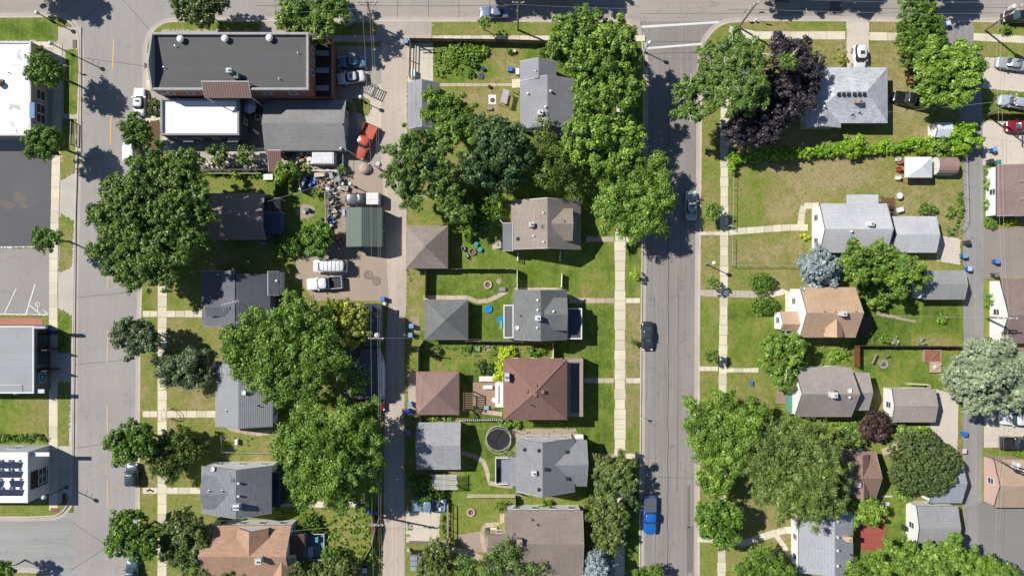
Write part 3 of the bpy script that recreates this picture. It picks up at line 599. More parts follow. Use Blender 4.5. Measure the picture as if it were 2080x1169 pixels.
        o = mb.build('window', mf or m_trim, parent or s.o); g.build('pane', glass(), o)
        return o
    def windows(s, a, b, c, d, he, tall=None):
        cx, cy = (a+b)/2, (c+d)/2; sides = []
        if cx > 7: sides.append(('W', c, d, a))
        elif cx < -7: sides.append(('E', c, d, b))
        if cy > 5: sides.append(('S', a, b, c))
        elif cy < -5: sides.append(('N', a, b, d))
        for sd, p, q, f in sides:
            n = max(1, int((q-p)/2.8))
            if s.o['category'] in ('garage', 'shed'): n = 1
            for lv in range(2 if he > 4.6 else 1):
                for i in range(n):
                    z = Z0+.9+lv*2.6
                    if z+1.2 > he-.2: continue
                    s.window(sd, p+(q-p)*(i+.5)/n+random.uniform(-.15, .15), f, z)
    def vent(s, px, py, kind='box', c=None):
        p = s.on(px, py); m = c or plain((.12, .12, .125), .2)
        if kind == 'box': MB().box(p.x-.2, p.x+.2, p.y-.2, p.y+.2, p.z-.25, p.z+.14).rbox((p.x, p.y), .5, .5, p.z+.14, p.z+.2).build('roof_vent', m, s.o)
        elif kind == 'cap': MB().lathe(p, [(.12, -.2), (.12, .3), (.19, .3), (.19, .36), (.06, .44)], 12).build('roof_vent', c or m_trim, s.o)
        elif kind == 'big': MB().lathe(p, [(.3, -.1), (.3, .45), (.5, .45), (.52, .6), (.3, .78), (.05, .82)], 18).build('exhaust_vent', c or m_trim, s.o)
        elif kind == 'pipe': MB().lathe(p, [(.16, -.3), (.14, .03), (.07, .06), (.07, .5)], 10).build('vent_pipe', c or m_steel, s.o)
        elif kind == 'dish':
            o = MB().lathe(p+Vector((0, 0, .35)), [(.05, -.06), (.25, .0), (.36, .09), (.34, .1), (.23, .03)], 16).build('satellite_dish', c or m_trim, s.o)
            MB().tube([p-Vector((0, 0, .2)), p+Vector((0, 0, .35))], .03).build('bracket', m_steel, o); MB().tube([p+Vector((0, 0, .4)), p+Vector((-.3, .1, .75))], .02).build('feed_arm', m_steel, o)
    def chimney(s, px, py, w=.7, d=.6, h=1.0, mat=None, flue=1, cap=None):
        p = s.on(px, py); o = MB().box(p.x-w/2, p.x+w/2, p.y-d/2, p.y+d/2, p.z-.9, p.z+h).build('chimney', mat or m_bchim, s.o)
        MB().box(p.x-w/2-.06, p.x+w/2+.06, p.y-d/2-.06, p.y+d/2+.06, p.z+h, p.z+h+.1).build('chimney_cap', cap or (mat if mat else plain(A(176, 158, 146))), o)
        for i in range(flue): MB().lathe((p.x+(i-(flue-1)/2)*.4, p.y, p.z+h+.1), [(.13, 0), (.13, .28), (.09, .28), (.09, .1)], 10).build('flue', m_steel, o)
    def antenna(s, px, py):
        p = s.on(px, py); mb = MB().tube([p, p+Vector((0, 0, 2.4))], .03)
        mb.tube([p+Vector((-1.3, -.3, 2.35)), p+Vector((1.3, .3, 2.35))], .025)
        for i in range(7): q = p+Vector((-1.2+i*.4, -.28+i*.093, 2.35)); L = 1.1-.1*i; mb.tube([q+Vector((-.24*L, L, 0)), q-Vector((-.24*L, L, 0))], .016, 5)
        mb.build('antenna', plain((.75, .75, .76), .05, .4, .5), s.o)
    def dormer(s, r, he, hr, face, mr, mw, zb=None):
        """a gabled box that comes out of a slope; face: the side its front is on"""
        zb = zb if zb is not None else he-1.6
        x0, x1, y0, y1 = s.R4(r, he); ov = .15; t = .14
        if face in 'EW':
            m = (y0+y1)/2; A0, B0, C0, D0, M0, M1 = (x0, y0, he), (x1, y0, he), (x1, y1, he), (x0, y1, he), (x0, m, hr), (x1, m, hr)
            a, b, c, d = x0+(ov if face == 'W' else 0), x1-(ov if face == 'E' else 0), y0+ov, y1-ov
            w = MB().add([(a, c, zb), (a, d, zb), (a, d, he-.02), (a, m, hr-t), (a, c, he-.02), (b, c, zb), (b, d, zb), (b, d, he-.02), (b, m, hr-t), (b, c, he-.02)], [(4, 3, 2, 1, 0), (5, 6, 7, 8, 9), (0, 5, 9, 4), (1, 2, 7, 6), (2, 3, 8, 7), (3, 4, 9, 8)]).build('dormer', mw, s.o)
            s._roof([[A0, B0, M1, M0], [M0, M1, C0, D0]], [A0, B0, M1, C0, D0, M0], he, mr, .13, 'dormer_roof', w); fn = lambda x, y: he+(hr-he)*(1-abs(y-m)/(m-y0))
            if he-zb > 1.2: s.window(face, m, a if face == 'W' else b, he-1.15, 1.1, .95, parent=w)
        else:
            m = (x0+x1)/2; A0, B0, C0, D0, M0, M1 = (x0, y0, he), (x1, y0, he), (x1, y1, he), (x0, y1, he), (m, y0, hr), (m, y1, hr)
            a, b, c, d = x0+ov, x1-ov, y0+(ov if face == 'S' else 0), y1-(ov if face == 'N' else 0)
            w = MB().add([(a, c, zb), (b, c, zb), (b, c, he-.02), (m, c, hr-t), (a, c, he-.02), (a, d, zb), (b, d, zb), (b, d, he-.02), (m, d, hr-t), (a, d, he-.02)], [(0, 1, 2, 3, 4), (9, 8, 7, 6, 5), (0, 4, 9, 5), (1, 6, 7, 2), (3, 2, 7, 8), (4, 3, 8, 9)]).build('dormer', mw, s.o)
            s._roof([[A0, M0, M1, D0], [M0, B0, C0, M1]], [A0, M0, B0, C0, M1, D0], he, mr, .13, 'dormer_roof', w); fn = lambda x, y: he+(hr-he)*(1-abs(x-m)/(m-x0))
            if he-zb > 1.2: s.window(face, m, c if face == 'S' else d, he-1.15, 1.1, .95, parent=w)
        s.surf.append((x0, x1, y0, y1, fn))
    def door(s, side, px, py, h=2.0, w=.9, mat=None, name='door'):
        p = W(px, py, 1); mb = MB(); e = .06
        if side in 'WE': mb.box(p.x-e, p.x+e, p.y-w/2, p.y+w/2, Z0, Z0+h)
        else: mb.box(p.x-w/2, p.x+w/2, p.y-e, p.y+e, Z0, Z0+h)
        mb.build(name, mat or m_trim, s.o)
    def slab(s, r, z0, z1, mat, name='porch'):
        x0, x1, y0, y1 = s.R4(r, z1); return MB().box(x0, x1, y0, y1, z0, z1).build(name, mat, s.o)
    def steps(s, px, py, ax, n=3, w=1.4, mat=None):
        p = W(px, py); mb = MB()
        for i in range(n):
            h = Z0+.17*(n-i); d0, d1 = i*.28, (i+1)*.28
            if ax == 'W': mb.box(p.x-d1, p.x-d0+.001*i, p.y-w/2, p.y+w/2, Z0-.05, h)
            elif ax == 'E': mb.box(p.x+d0, p.x+d1, p.y-w/2, p.y+w/2, Z0-.05, h)
            elif ax == 'N': mb.box(p.x-w/2, p.x+w/2, p.y+d0, p.y+d1, Z0-.05, h)
            else: mb.box(p.x-w/2, p.x+w/2, p.y-d1, p.y-d0, Z0-.05, h)
        mb.build('steps', mat or m_conc2, s.o)
# ---- west block
g_lt, g_md, g_dk, g_ch = A(172, 172, 175), A(136, 136, 140), A(112, 113, 118), A(84, 84, 90)
b = House('store_building', 'flat white roofed building with grey stains at the northwest street corner', 'building', 20, 180)
x0, x1, y0, y1 = b.flat((-120, 84, 62, 275), 3.8, membrane(A(250, 250, 250, 1.15), .02, (.16, .15, .14), .75), siding(A(176, 172, 168), .3), .25, .3, plain(A(215, 215, 215)), wins=False)
for py in (200, 228, 246): b.window('E', W(0, py).y, x1, .9, 1.6, 1.8)
b.slab((60, 208, 70, 240), 3.6, 3.9, plain(A(120, 150, 190)), 'awning'); b.vent(18, 148, 'pipe'); b.vent(3, 172, 'big', plain(A(150, 110, 90))); b.vent(5, 165, 'box')
b = House('store_building', 'flat grey roofed corner shop with dark glazed front and thin white edge', 'building', 30, 730)
x0, x1, y0, y1 = b.flat((-120, 662, 68, 798), 3.7, membrane(A(170, 172, 175), .04, (.2, .21, .19), .35), siding(A(120, 124, 130), .4), .12, .16, m_trim, wins=False)
for (p, w_, c) in ((672, 1.2, 1), (690, 2.2, 0), (722, 2.6, 0), (752, .9, 1)): b.window('E', W(0, p, 2).y, x1, .7, w_, 2.2, m_dark)
for p in (707, 748): MB().box(x1, x1+1.5, W(0, p).y-.08, W(0, p).y+.08, Z0, 3.0).build('wing_wall', m_dark, b.o)
P = W(75, 766, 2); MB().box(x1+.05, x1+.12, P.y-.85, P.y+.85, 1.1, 2.8).build('poster', plain(A(120, 170, 190)), b.o)
mb = MB()
for i in range(16):
    a, c = R(i*22.5), R(i*22.5+22.5)
    mb.add([(x1+.13, P.y+r*math.cos(t), 1.95+r*math.sin(t)) for r, t in ((.35, a), (.6, a), (.6, c), (.35, c))], [(0, 1, 2, 3)])
mb.build('emblem', plain(A(60, 70, 80)), b.o)
b.slab((68, 662, 92, 667), 3.3, 3.9, plain(A(190, 186, 196)), 'sign_board'); b.slab((68, 790, 90, 798), 3.2, 3.3, m_steel, 'awning'); b.vent(34, 799, 'pipe')
mb = MB(); q = [b.on(x, y)+Vector((0, 0, .12)) for x, y in ((-40, 782), (45, 782), (45, 795))]; mb.tube(q, .05); mb.build('conduit', m_trim, b.o)
b = House('office_building', 'white building with rows of dark solar panels on its flat roof', 'building', 20, 970)
x0, x1, y0, y1 = b.flat((-120, 918, 56, 1020), 4.8, membrane(A(248, 248, 250, 1.15), .02, (.5, .5, .52), .3), siding(A(222, 222, 226), .5), .1, .25, m_trim, wins=False)
MB().box(x1-.02, x1+.1, W(0, 985, 2).y, W(0, 950, 2).y, .8, 4.2).build('shop_front', m_dark, b.o)
for i, (py, xa, xb) in enumerate(((943, -60, 44), (961.5, -60, 44), (980.5, -60, 6), (980.5, 22, 46), (998.5, -60, 46))):
    n = max(1, round((xb-xa)/22))
    for k in range(n):
        a = b.on(xa+(xb-xa)*k/n+1, py); c = b.on(xa+(xb-xa)*(k+1)/n-1, py); w2 = .55
        o = MB().add([(a.x, a.y-w2, a.z+.12), (c.x, a.y-w2, a.z+.12), (c.x, a.y+w2, a.z+.45), (a.x, a.y+w2, a.z+.45), (a.x, a.y-w2, a.z+.08), (c.x, a.y-w2, a.z+.08), (c.x, a.y+w2, a.z+.41), (a.x, a.y+w2, a.z+.41)], [(0, 1, 2, 3), (7, 6, 5, 4), (0, 4, 5, 1), (1, 5, 6, 2), (2, 6, 7, 3), (3, 7, 4, 0)]).build('solar_panel', paint(A(64, 66, 94), .25, .1), b.o)
        [MB().box(q_, q_+.05, a.y+w2-.1, a.y+w2+.25, a.z-.02, a.z+.3).build('bracket', m_steel, o) for q_ in (a.x+.15, c.x-.2)]
for py in (962, 976): b.window('E', W(0, py, 3).y, x1+.1, 1.2, 1.4, 1.6)
b.window('N', W(20, 0, 3).x, y1, 1.2, 1.5, 1.5); b.slab((56, 918, 100, 926), 4.0, 4.1, m_trim, 'canopy')
# ---- brick building group
b = House('brick_building', 'large brick building with flat charcoal roof and three white round vents', 'building', 470, 125)
mbr = brickwall(); hb = 7.2
x0, x1, y0, y1 = b.flat((307, 66, 626, 182), hb, membrane(A(98, 97, 98), .05, (.06, .06, .06), .25), mbr, .5, .3, plain(A(176, 172, 170)), wins=False)
ym = (y0+y1)/2-.6; mb = MB()     # stepped false front on the street side
q = [(y0, hb), (ym-.3, hb+1.0), (ym+.3, hb+1.0), (y1, hb)]
for (ya, za), (yb, zb) in zip(q, q[1:]): mb.add([(x0-.06, ya, hb-.4), (x0-.06, yb, hb-.4), (x0-.06, yb, zb), (x0-.06, ya, za), (x0+.2, ya, hb-.4), (x0+.2, yb, hb-.4), (x0+.2, yb, zb), (x0+.2, ya, za)], [(3, 2, 1, 0), (4, 5, 6, 7), (2, 3, 7, 6), (0, 1, 5, 4), (0, 4, 7, 3), (1, 2, 6, 5)])
mb.build('false_front', plain(A(180, 178, 176)), b.o)
for x, y in ((370, 82), (460, 81), (550, 80)): b.vent(x, y, 'big')
for x, y in ((358, 95), (335, 138), (606, 109), (568, 161)): b.vent(x, y, 'pipe')
b.chimney(474, 150, .7, .6, 1.5, plain(A(190, 200, 190))); 
mb = MB(); q = [b.on(480, 153)+Vector((0, 0, .1)), b.on(505, 168)+Vector((0, 0, .1))]; mb.box(q[0].x, q[0].x+.7, q[0].y-.8, q[0].y+.1, q[0].z-.1, q[0].z+.9); mb.build('roof_unit', plain(A(120, 124, 120)), b.o)
b.shed((412, 167, 508, 197), ('y', 6.75, 7.8), corrugated(A(150, 122, 112), .38, .3), None)
for py in (103, 128, 148): b.window('E', W(0, py, 5).y, x1, 4.6, .9, 1.2)
for px in (546, 598): b.window('S', W(px, 0, 5).x, y0, 5.0, 1.2, 1.1)
for px in (330, 350, 390, 420): b.window('S', W(px, 0, 5).x, y0, 5.0, 1., 1.)
b.flat((638, 80, 672, 196), 3.7, plain(A(60, 38, 38)), mbr, .1, .1, plain(A(70, 42, 40)), wins=False, sheetname='annex_roof')
for py in (108, 143, 179): p = W(655, py, 3.7); MB().box(p.x-1, p.x+1, p.y-.4, p.y+.4, 3.6, 3.74).build('skylight', corrugated(A(160, 162, 168), .2, .2), b.o)
b = House('store_building', 'bright white flat roofed building beside the grey roofed hall', 'building', 400, 240)
b.flat((326, 200, 485, 274), 4.0, membrane(A(252, 252, 252, 1.1), .015, (.5, .5, .5), .3), siding(A(70, 72, 78), .3), .35, .28, plain(A(150, 152, 158)))
mb = MB()
for px in (385, 475): p = W(px, 283, 2.2); mb2 = MB().box(p.x-.8, p.x+.8, p.y-.45, p.y+.45, 2.5, 2.6); mb2.build('window_awning', corrugated(A(190, 192, 196), .25, .35), b.o)
b = House('hall_building', 'grey shingled hall with long ridge beside the maroon patio canopy', 'building', 620, 255)
b.gable((538, 203, 703, 306), 2.5, 3.8, 'x', shingle(A(148, 147, 147), .16, row=.6), siding(A(190, 198, 212)), .2, 250)
b.vent(693, 302, 'cap'); b.vent(697, 253, 'pipe', m_dark)
# ---- middle block, west side of the alley
m_b5 = shingle(A(160, 142, 130), .18)
b = House('house', 'dark brown roofed house shaded by the large street maple with a navy back porch', 'house', 485, 440)
b.gable((415, 392, 540, 487), 3.4, 5.4, 'x', m_b5, m_gray, .35, 436); b.chimney(505, 432, .5, .5, .5); b.vent(487, 436, 'cap'); b.vent(478, 430, 'pipe')
b.shed((535, 401, 568, 431), ('x', 3.3, 2.6), m_dark, None); b.shed((536, 431, 568, 475), ('x', 3.4, 2.7), shingle(A(70, 80, 105), .1), siding(A(90, 120, 170)))
b = House('house', 'charcoal roofed house with a rooftop antenna shaded on its north end', 'house', 485, 605)
m_ch = shingle(A(112, 113, 121), .12)
b.gable((410, 550, 478, 662), 3.2, 5.2, 'y', m_ch, m_gray, .35, 477); b.gable((476, 556, 549, 662), 3.2, 5.2, 'y', m_ch, m_gray, .3, 479); b.shed((545, 550, 566, 600), ('x', 3.6, 3.0), m_ch, m_whitew)
b.antenna(481, 614); b.vent(483, 655, 'box'); b.dormer((420, 606, 470, 642), 4.6, 5.1, 'W', m_ch, m_gray, 3.6); b.vent(563, 570, 'cap')
b = House('house', 'pale grey ribbed roof house with white dishes below the tall spreading tree', 'house', 495, 800)
b.gable((437, 733, 554, 866), 3.1, 4.6, 'y', corrugated(A(154, 156, 160), .3, .13, 1), m_whitew, .3, 484); b.vent(497, 796, 'dish'); b.vent(525, 823, 'pipe', m_dark); b.vent(459, 833, 'pipe'); b.vent(438, 741, 'dish'); b.slab((548, 810, 556, 840), 1, 3, m_gray, 'bay')
b = House('house', 'grey streaked shingle house with two white roof caps beside the conifer shadow', 'house', 480, 995)
m_g8 = shingle(A(134, 136, 142), .32)
b.gable((409, 945, 552, 1042), 3.6, 6.0, 'y', m_g8, m_whitew, .3, 479); b.dormer((412, 966, 468, 1033), 4.6, 5.5, 'W', m_g8, m_whitew, 3.4); b.slab((550, 960, 566, 1030), Z0, 2.6, siding(A(50, 62, 80)), 'back_porch')
b.chimney(484, 1026, .8, .7, .8, plain(A(225, 225, 225)), 2); b.vent(486, 980, 'cap'); b.vent(486, 1006, 'cap'); b.vent(425, 996, 'pipe'); b.vent(451, 996, 'pipe'); b.vent(473, 974, 'box'); b.vent(473, 1033, 'box'); b.vent(434, 950, 'dish')
b = House('house', 'tan shingled house with a triangular north gable at the bottom edge', 'house', 510, 1120)
m_t9 = shingle(A(186, 150, 126), .25)
b.gable((418, 1066, 592, 1190), 3.3, 5.8, 'x', m_t9, m_whitew, .3, 1130); b.dormer((482, 1072, 545, 1126), 4.4, 5.8, 'N', m_t9, m_whitew, 3.4); b.shed((588, 1085, 617, 1139), ('x', 3.4, 2.8), shingle(A(120, 96, 80), .2), m_gray)
b.dormer((555, 1130, 600, 1190), 4.2, 5.4, 'S', m_t9, m_whitew, 3.4); b.chimney(530, 1133, .8, .8, 1.1, plain(A(215, 212, 205))); b.gable((410, 1109, 440, 1160), 3.0, 4.0, 'x', m_t9, m_tan, .2)
# garages along the alley
b = House('garage', 'garage with two tone green roofing and rolled sheets beside the dirt yard', 'garage', 738, 462)
b.gable((703, 421, 777, 502), 2.9, 4.0, 'y', corrugated(A(104, 119, 110), .26, .35, 1), siding(A(120, 118, 112)), .2, 734, mtrim=plain(A(60, 90, 80)))
b = House('garage', 'long black roofed garage between the yellow green tree and the alley', 'garage', 745, 660)
m_bk = corrugated(A(92, 93, 100), .3, .2); b.gable((716, 616, 773, 702), 2.8, 3.6, 'y', m_bk, m_gray, .2, 740, mtrim=m_steel); b.vent(741, 625, 'box')
b = House('garage', 'black roofed garage beside the boat trailer', 'garage', 735, 755)
b.gable((700, 706, 768, 808), 2.8, 3.6, 'y', m_bk, m_gray, .2, mtrim=m_dark)
# ---- middle block, east side
b = House('garage', 'narrow light grey garage at the alley by the propane tank', 'garage', 860, 210)
b.gable((828, 167, 893, 262), 2.4, 3.9, 'y', shingle(A(156, 158, 164), .1, row=.6), m_whitew, .25, 857)
b = House('house', 'light grey house with offset ridges beside the tall maples', 'house', 1095, 190)
m_lg = shingle(A(156, 157, 163), .08, row=.35); b.gable((1056, 124, 1130, 165), 3.2, 4.7, 'y', m_lg, m_whitew, .3, 1094); b.gable((1056, 160, 1165, 262), 3.2, 5.1, 'y', m_lg, m_whitew, .3, 1112)
b.vent(1088, 144, 'pipe'); b.vent(1072, 191, 'cap'); b.vent(1118, 186, 'cap'); b.vent(1108, 218, 'cap'); b.chimney(1097, 231, .7, .6, .7, plain(A(220, 220, 216))); b.gable((1110, 240, 1165, 275), 3.0, 4.2, 'x', m_lg, m_whitew, .3)
b.shed((1040, 160, 1056, 179), ('x', 2.5, 2.8), plain(A(226, 206, 176)), None)
m_br = shingle(A(158, 146, 136), .22)
b = House('house', 'taupe shingled house with broad east dormer and small slate back porch', 'house', 1110, 455)
b.gable((1038, 407, 1180, 507), 3.0, 6.3, 'y', m_br, m_whitew, .3, 1112); b.dormer((1120, 423, 1163, 489), 4.7, 6.1, 'E', m_br, m_whitew, 3.6); b.shed((1021, 452, 1042, 510), ('x', 2.9, 3.3), membrane(A(120, 122, 128), .05), m_gray)
b.chimney(1079, 457, .7, .6, 1.0, plain(A(205, 205, 190))); b.vent(1104, 432, 'pipe'); b.vent(1102, 460, 'box'); b.vent(1084, 479, 'pipe'); b.vent(1104, 491, 'pipe'); b.vent(1143, 449, 'box', m_br); b.vent(1052, 485, 'box', m_dark); b.steps(1018, 496, 'W', 4)
b = House('house', 'dark grey shingled house with a satellite dish and flat porch roofs', 'house', 1100, 640)
m_dg = shingle(A(124, 126, 126), .25); b.gable((1043, 588, 1152, 690), 3.8, 6.2, 'y', m_dg, m_whitew, .3, 1098); b.dormer((1105, 604, 1152, 671), 5.0, 6.1, 'E', m_dg, m_whitew, 4.0)
b.flat((1023, 619, 1043, 686), 3.4, membrane(A(112, 112, 114), .05), m_gray, .1, .15, m_trim, wins=False, sheetname='porch_roof'); b.flat((1152, 626, 1182, 688), 3.2, membrane(A(78, 82, 94), .05), m_gray, .12, .15, m_trim, wins=False, sheetname='porch_roof')
b.chimney(1092, 645, .75, .65, .9, plain(A(224, 226, 226))); b.vent(1092, 609, 'cap'); b.vent(1092, 629, 'cap'); b.vent(1091, 665, 'cap'); b.vent(1124, 632, 'cap'); b.vent(1050, 665, 'dish'); b.vent(1057, 641, 'pipe', m_dark)
m_rb = shingle(A(146, 112, 102), .14, row=.34); m_rc = plain(A(158, 122, 110), .1)
b = House('house', 'large square house with brown pyramid hip roof and a double flue chimney', 'house', 1087, 790)
b.hip((1022, 728, 1152, 852), 5.5, 7.8, m_rb, m_tan, .4, seam=m_rc); b.flat((1152, 728, 1184, 845), 3.2, membrane(A(112, 106, 102), .05, (.1, .1, .1)), m_tan, .15, .55, plain(A(168, 150, 138)), wins=False, sheetname='porch_roof'); b.flat((1006, 777, 1022, 826), 2.9, membrane(A(150, 150, 154), .03), m_whitew, .12, .5, m_trim, wins=False, sheetname='porch_roof')
b.chimney(1030, 763, .6, 1.1, 1.2, plain(A(200, 205, 210)), 2)
for q in ((1087, 782), (1102, 795), (1087, 801), (1069, 794)): b.vent(*q, 'box', plain(A(150, 116, 106)))
b.vent(1080, 822, 'pipe', m_dark)
b = House('house', 'mid grey house with cross gable beside the round trampoline', 'house', 1105, 945)
m_mg = shingle(A(146, 147, 150), .16); b.gable((1048, 890, 1168, 998), 3.9, 6.6, 'y', m_mg, m_whitew, .3, 1102); b.gable((1125, 893, 1192, 987), 3.6, 5.6, 'x', m_mg, m_whitew, .25, 944); b.shed((1034, 928, 1056, 986), ('x', 3.6, 4.1), m_mg, m_gray)
b.chimney(1084, 957, .7, .6, .9, plain(A(225, 222, 216))); [b.vent(*q, 'box', m_dark) for q in ((1066, 912), (1095, 914), (1152, 917), (1109, 952), (1153, 971), (1095, 993))]
b.slab((1006, 928, 1034, 984), Z0, .7, plain(A(140, 148, 160), .15, .7, scale=3), 'deck')
for q_ in ((1006, 929, 1033, 930.5), (1006, 982, 1033, 983.5), (1006, 931, 1007.5, 981)): b.slab(q_, .7, 1.6, m_trim, 'deck_rail')
b.slab((1010, 950, 1017, 978), .7, .85, m_dark, 'stair_well')
b = House('house', 'long taupe ranch house with chimney at the bottom of the middle block', 'house', 1090, 1100)
b.gable((1026, 1036, 1184, 1180), 3.6, 5.2, 'x', shingle(A(152, 138, 130), .14), m_whitew, .3, 1104); b.gable((990, 1085, 1040, 1180), 3.4, 4.6, 'x', shingle(A(142, 128, 120), .14), m_tan, .3, 1112); b.chimney(1055, 1097, .7, .9, .8); b.vent(1081, 1054, 'pipe', m_dark); b.vent(1092, 1064, 'pipe', m_dark)
b = House('garage', 'taupe hip roofed garage with the open lawn to its east', 'garage', 868, 502)
b.hip((824, 458, 910, 545), 2.4, 4.3, m_br, m_whitew, .3)
b = House('garage', 'dark grey hip roofed garage beside the two paddling pools', 'garage', 906, 650)
b.hip((862, 608, 951, 690), 2.4, 4.2, m_dg, m_whitew, .3)
b = House('garage', 'brownish pink hip roofed garage beside the timber pergola', 'garage', 890, 798)
b.hip((845, 754, 933, 842), 2.4, 4.0, shingle(A(156, 130, 122), .1, row=.5), m_tan, .3)
b = House('garage', 'pale grey gabled garage with a slatted lean to on its south side', 'garage', 890, 905)
b.gable((846, 857, 936, 953), 2.5, 3.7, 'x', shingle(A(170, 170, 172), .22), m_whitew, .3, 905)
# ---- east block
m_sv = shingle(A(190, 192, 198), .5, row=.42)
b = House('house', 'blue grey hipped ranch house with a row of six roof vents', 'house', 1720, 200)
x0, x1, y0, y1 = b.hip((1635, 137, 1803, 250), 2.9, 4.8, m_sv, m_tan, .5)
b.gable((1637, 205, 1708, 260), 2.85, 4.1, 'y', m_sv, m_tan, .4, 1672); [b.vent(x, 192, 'box', m_dark) for x in (1703, 1713, 1723, 1735, 1745, 1755)]; b.chimney(1741, 208, .9, .5, .7); b.vent(1731, 233, 'pipe', m_dark); b.vent(1745, 229, 'pipe', m_dark); b.vent(1673, 217, 'cap')
b = House('house', 'whitish grey gabled house with white west wall and breezeway', 'house', 1735, 465)
m_vl = shingle(A(205, 206, 210), .1, row=.5); b.gable((1665, 413, 1802, 513), 3.3, 5.0, 'x', m_vl, m_whitew, .3, 465); b.chimney(1764, 455, .7, .6, .8, plain(A(230, 230, 226))); b.vent(1728, 470, 'cap'); b.slab((1722, 395, 1784, 414), 2.2, 2.6, plain(A(206, 208, 212)), 'porch'); b.slab((1808, 455, 1815, 485), Z0, 3, m_gray, 'breezeway')
b = House('garage', 'light grey gabled garage with bins at its concrete apron', 'garage', 1860, 475)
b.gable((1812, 439, 1903, 513), 2.6, 3.4, 'x', m_vl, m_whitew, .25, 476)
b = House('house', 'peach roofed white house with steep gable walls and small south dormer', 'house', 1690, 635)
m_pe = shingle(A(204, 172, 144), .16, row=.34); m_pd = shingle(A(204, 172, 144), .16, row=.34)
b.gable((1625, 583, 1738, 685), 4.2, 6.5, 'x', m_pe, m_whitew, .25, 635); b.dormer((1676, 646, 1712, 684), 5.1, 6.0, 'S', m_pe, m_whitew, 4.0); b.gable((1585, 632, 1624, 672), 2.9, 3.9, 'x', m_pe, m_whitew, .2, 658)
b.chimney(1708, 636, .8, .6, .8, plain(A(225, 222, 216))); [b.vent(x, 631, 'pipe', m_pe) for x in (1672, 1694, 1715, 1736)]; b.slab((1745, 640, 1770, 678), Z0, 1.2, plain(A(100, 84, 74)), 'deck'); b.vent(1628, 585, 'dish', m_steel)
b = House('garage', 'grey gabled garage on the right alley beneath the leafy yard tree', 'garage', 1918, 578)
b.gable((1872, 549, 1960, 608), 2.7, 3.4, 'x', shingle(A(160, 161, 160), .1, row=.5), m_whitew, .2, 577)
b = House('house', 'beige grey cross gabled house with a green west porch roof', 'house', 1690, 795)
m_bg = shingle(A(172, 162, 156), .12); b.gable((1614, 745, 1729, 846), 3.9, 6.4, 'x', m_bg, m_whitew, .25, 800); b.gable((1724, 756, 1765, 833), 3.4, 4.6, 'x', m_bg, m_whitew, .25, 797)
b.chimney(1689, 800, .8, .7, .8, plain(A(228, 226, 222))); b.vent(1724, 806, 'cap'); b.vent(1697, 794, 'pipe', m_dark); b.vent(1723, 792, 'dish'); b.slab((1596, 800, 1611, 836), 2.4, 2.55, plain(A(96, 150, 126)), 'porch_roof'); b.slab((1578, 785, 1598, 820), Z0, .5, m_deck, 'porch')
b = House('garage', 'beige grey garage with white west wall beside the purple leaved bush', 'garage', 1855, 822)
b.gable((1812, 789, 1900, 857), 2.8, 3.5, 'x', m_bg, m_whitew, .2, 824)
b = House('house', 'small brown roofed house between the huge willow and the round tree', 'house', 1750, 965)
m_cb = shingle(A(150, 122, 108), .16); b.gable((1700, 915, 1779, 1012), 3.2, 5.0, 'x', m_cb, m_tan, .3, 971); b.dormer((1735, 965, 1764, 1010), 4.0, 4.7, 'S', m_cb, m_tan, 3.2); b.dormer((1728, 922, 1765, 970), 4.2, 5.0, 'N', m_cb, m_tan, 3.4)
b.vent(1740, 935, 'pipe', m_cb); b.vent(1740, 951, 'pipe', m_cb); b.vent(1758, 965, 'pipe', m_cb); b.chimney(1738, 981, .8, .6, .6, plain(A(222, 222, 220))); b.slab((1720, 912, 1752, 918), Z0, 2.6, m_whitew, 'entry')
b = House('garage', 'blue grey garage half hidden by the round clipped tree', 'garage', 1918, 975)
b.gable((1888, 932, 1954, 1021), 2.6, 3.8, 'x', shingle(A(166, 172, 180), .1, row=.5), m_whitew, .2)
b = House('garage', 'white walled grey garage facing the red patio', 'garage', 1895, 1070)
b.gable((1862, 1027, 1946, 1115), 3.1, 3.8, 'x', shingle(A(164, 164, 166), .08, row=.45), m_whitew, .2, 1072); b.window('W', W(0, 1073, 2).y, W(1847, 0, 3).x-.02, 1.2, .8, 1.0, m_dark)
b = House('house', 'light grey ribbed house with tan chimney beside the red patio', 'house', 1675, 1100)
b.gable((1622, 1036, 1733, 1162), 3.4, 5.0, 'y', shingle(A(176, 178, 184), .1, row=.45), m_whitew, .3, 1696); b.chimney(1717, 1089, .9, .6, 1.0, plain(A(216, 190, 160))); [b.vent(1700, y, 'cap') for y in (1057, 1089, 1116, 1147)]; b.vent(1727, 1125, 'pipe', m_dark)
# ---- far east
m_pk = shingle(A(150, 130, 126), .1, row=.5)
b = House('garage', 'mauve roofed garage with flower bed on its west side', 'garage', 2075, 388)
b.gable((2024, 334, 2190, 439), 2.7, 3.9, 'y', m_pk, m_whitew, .25); b.vent(2074, 367, 'box', plain(A(170, 150, 140))); b.vent(2074, 403, 'box', plain(A(170, 150, 140)))
b = House('garage', 'mauve gabled garage with bright white west wall near the utility pole', 'garage', 2080, 632)
b.gable((2031, 567, 2200, 697), 2.6, 4.4, 'x', m_pk, m_whitew, .25, 640)
b = House('garage', 'plum roofed garage partly hidden by the big blue spruce', 'garage', 2080, 740)
b.gable((2045, 705, 2200, 775), 2.8, 4.2, 'x', m_pk, m_whitew, .25)
b = House('garage', 'salmon roofed garage with pink siding under the power lines', 'garage', 2070, 980)
b.gable((2019, 932, 2200, 1030), 2.5, 3.8, 'x', shingle(A(192, 166, 144), .12), siding(A(226, 190, 178)), .2)
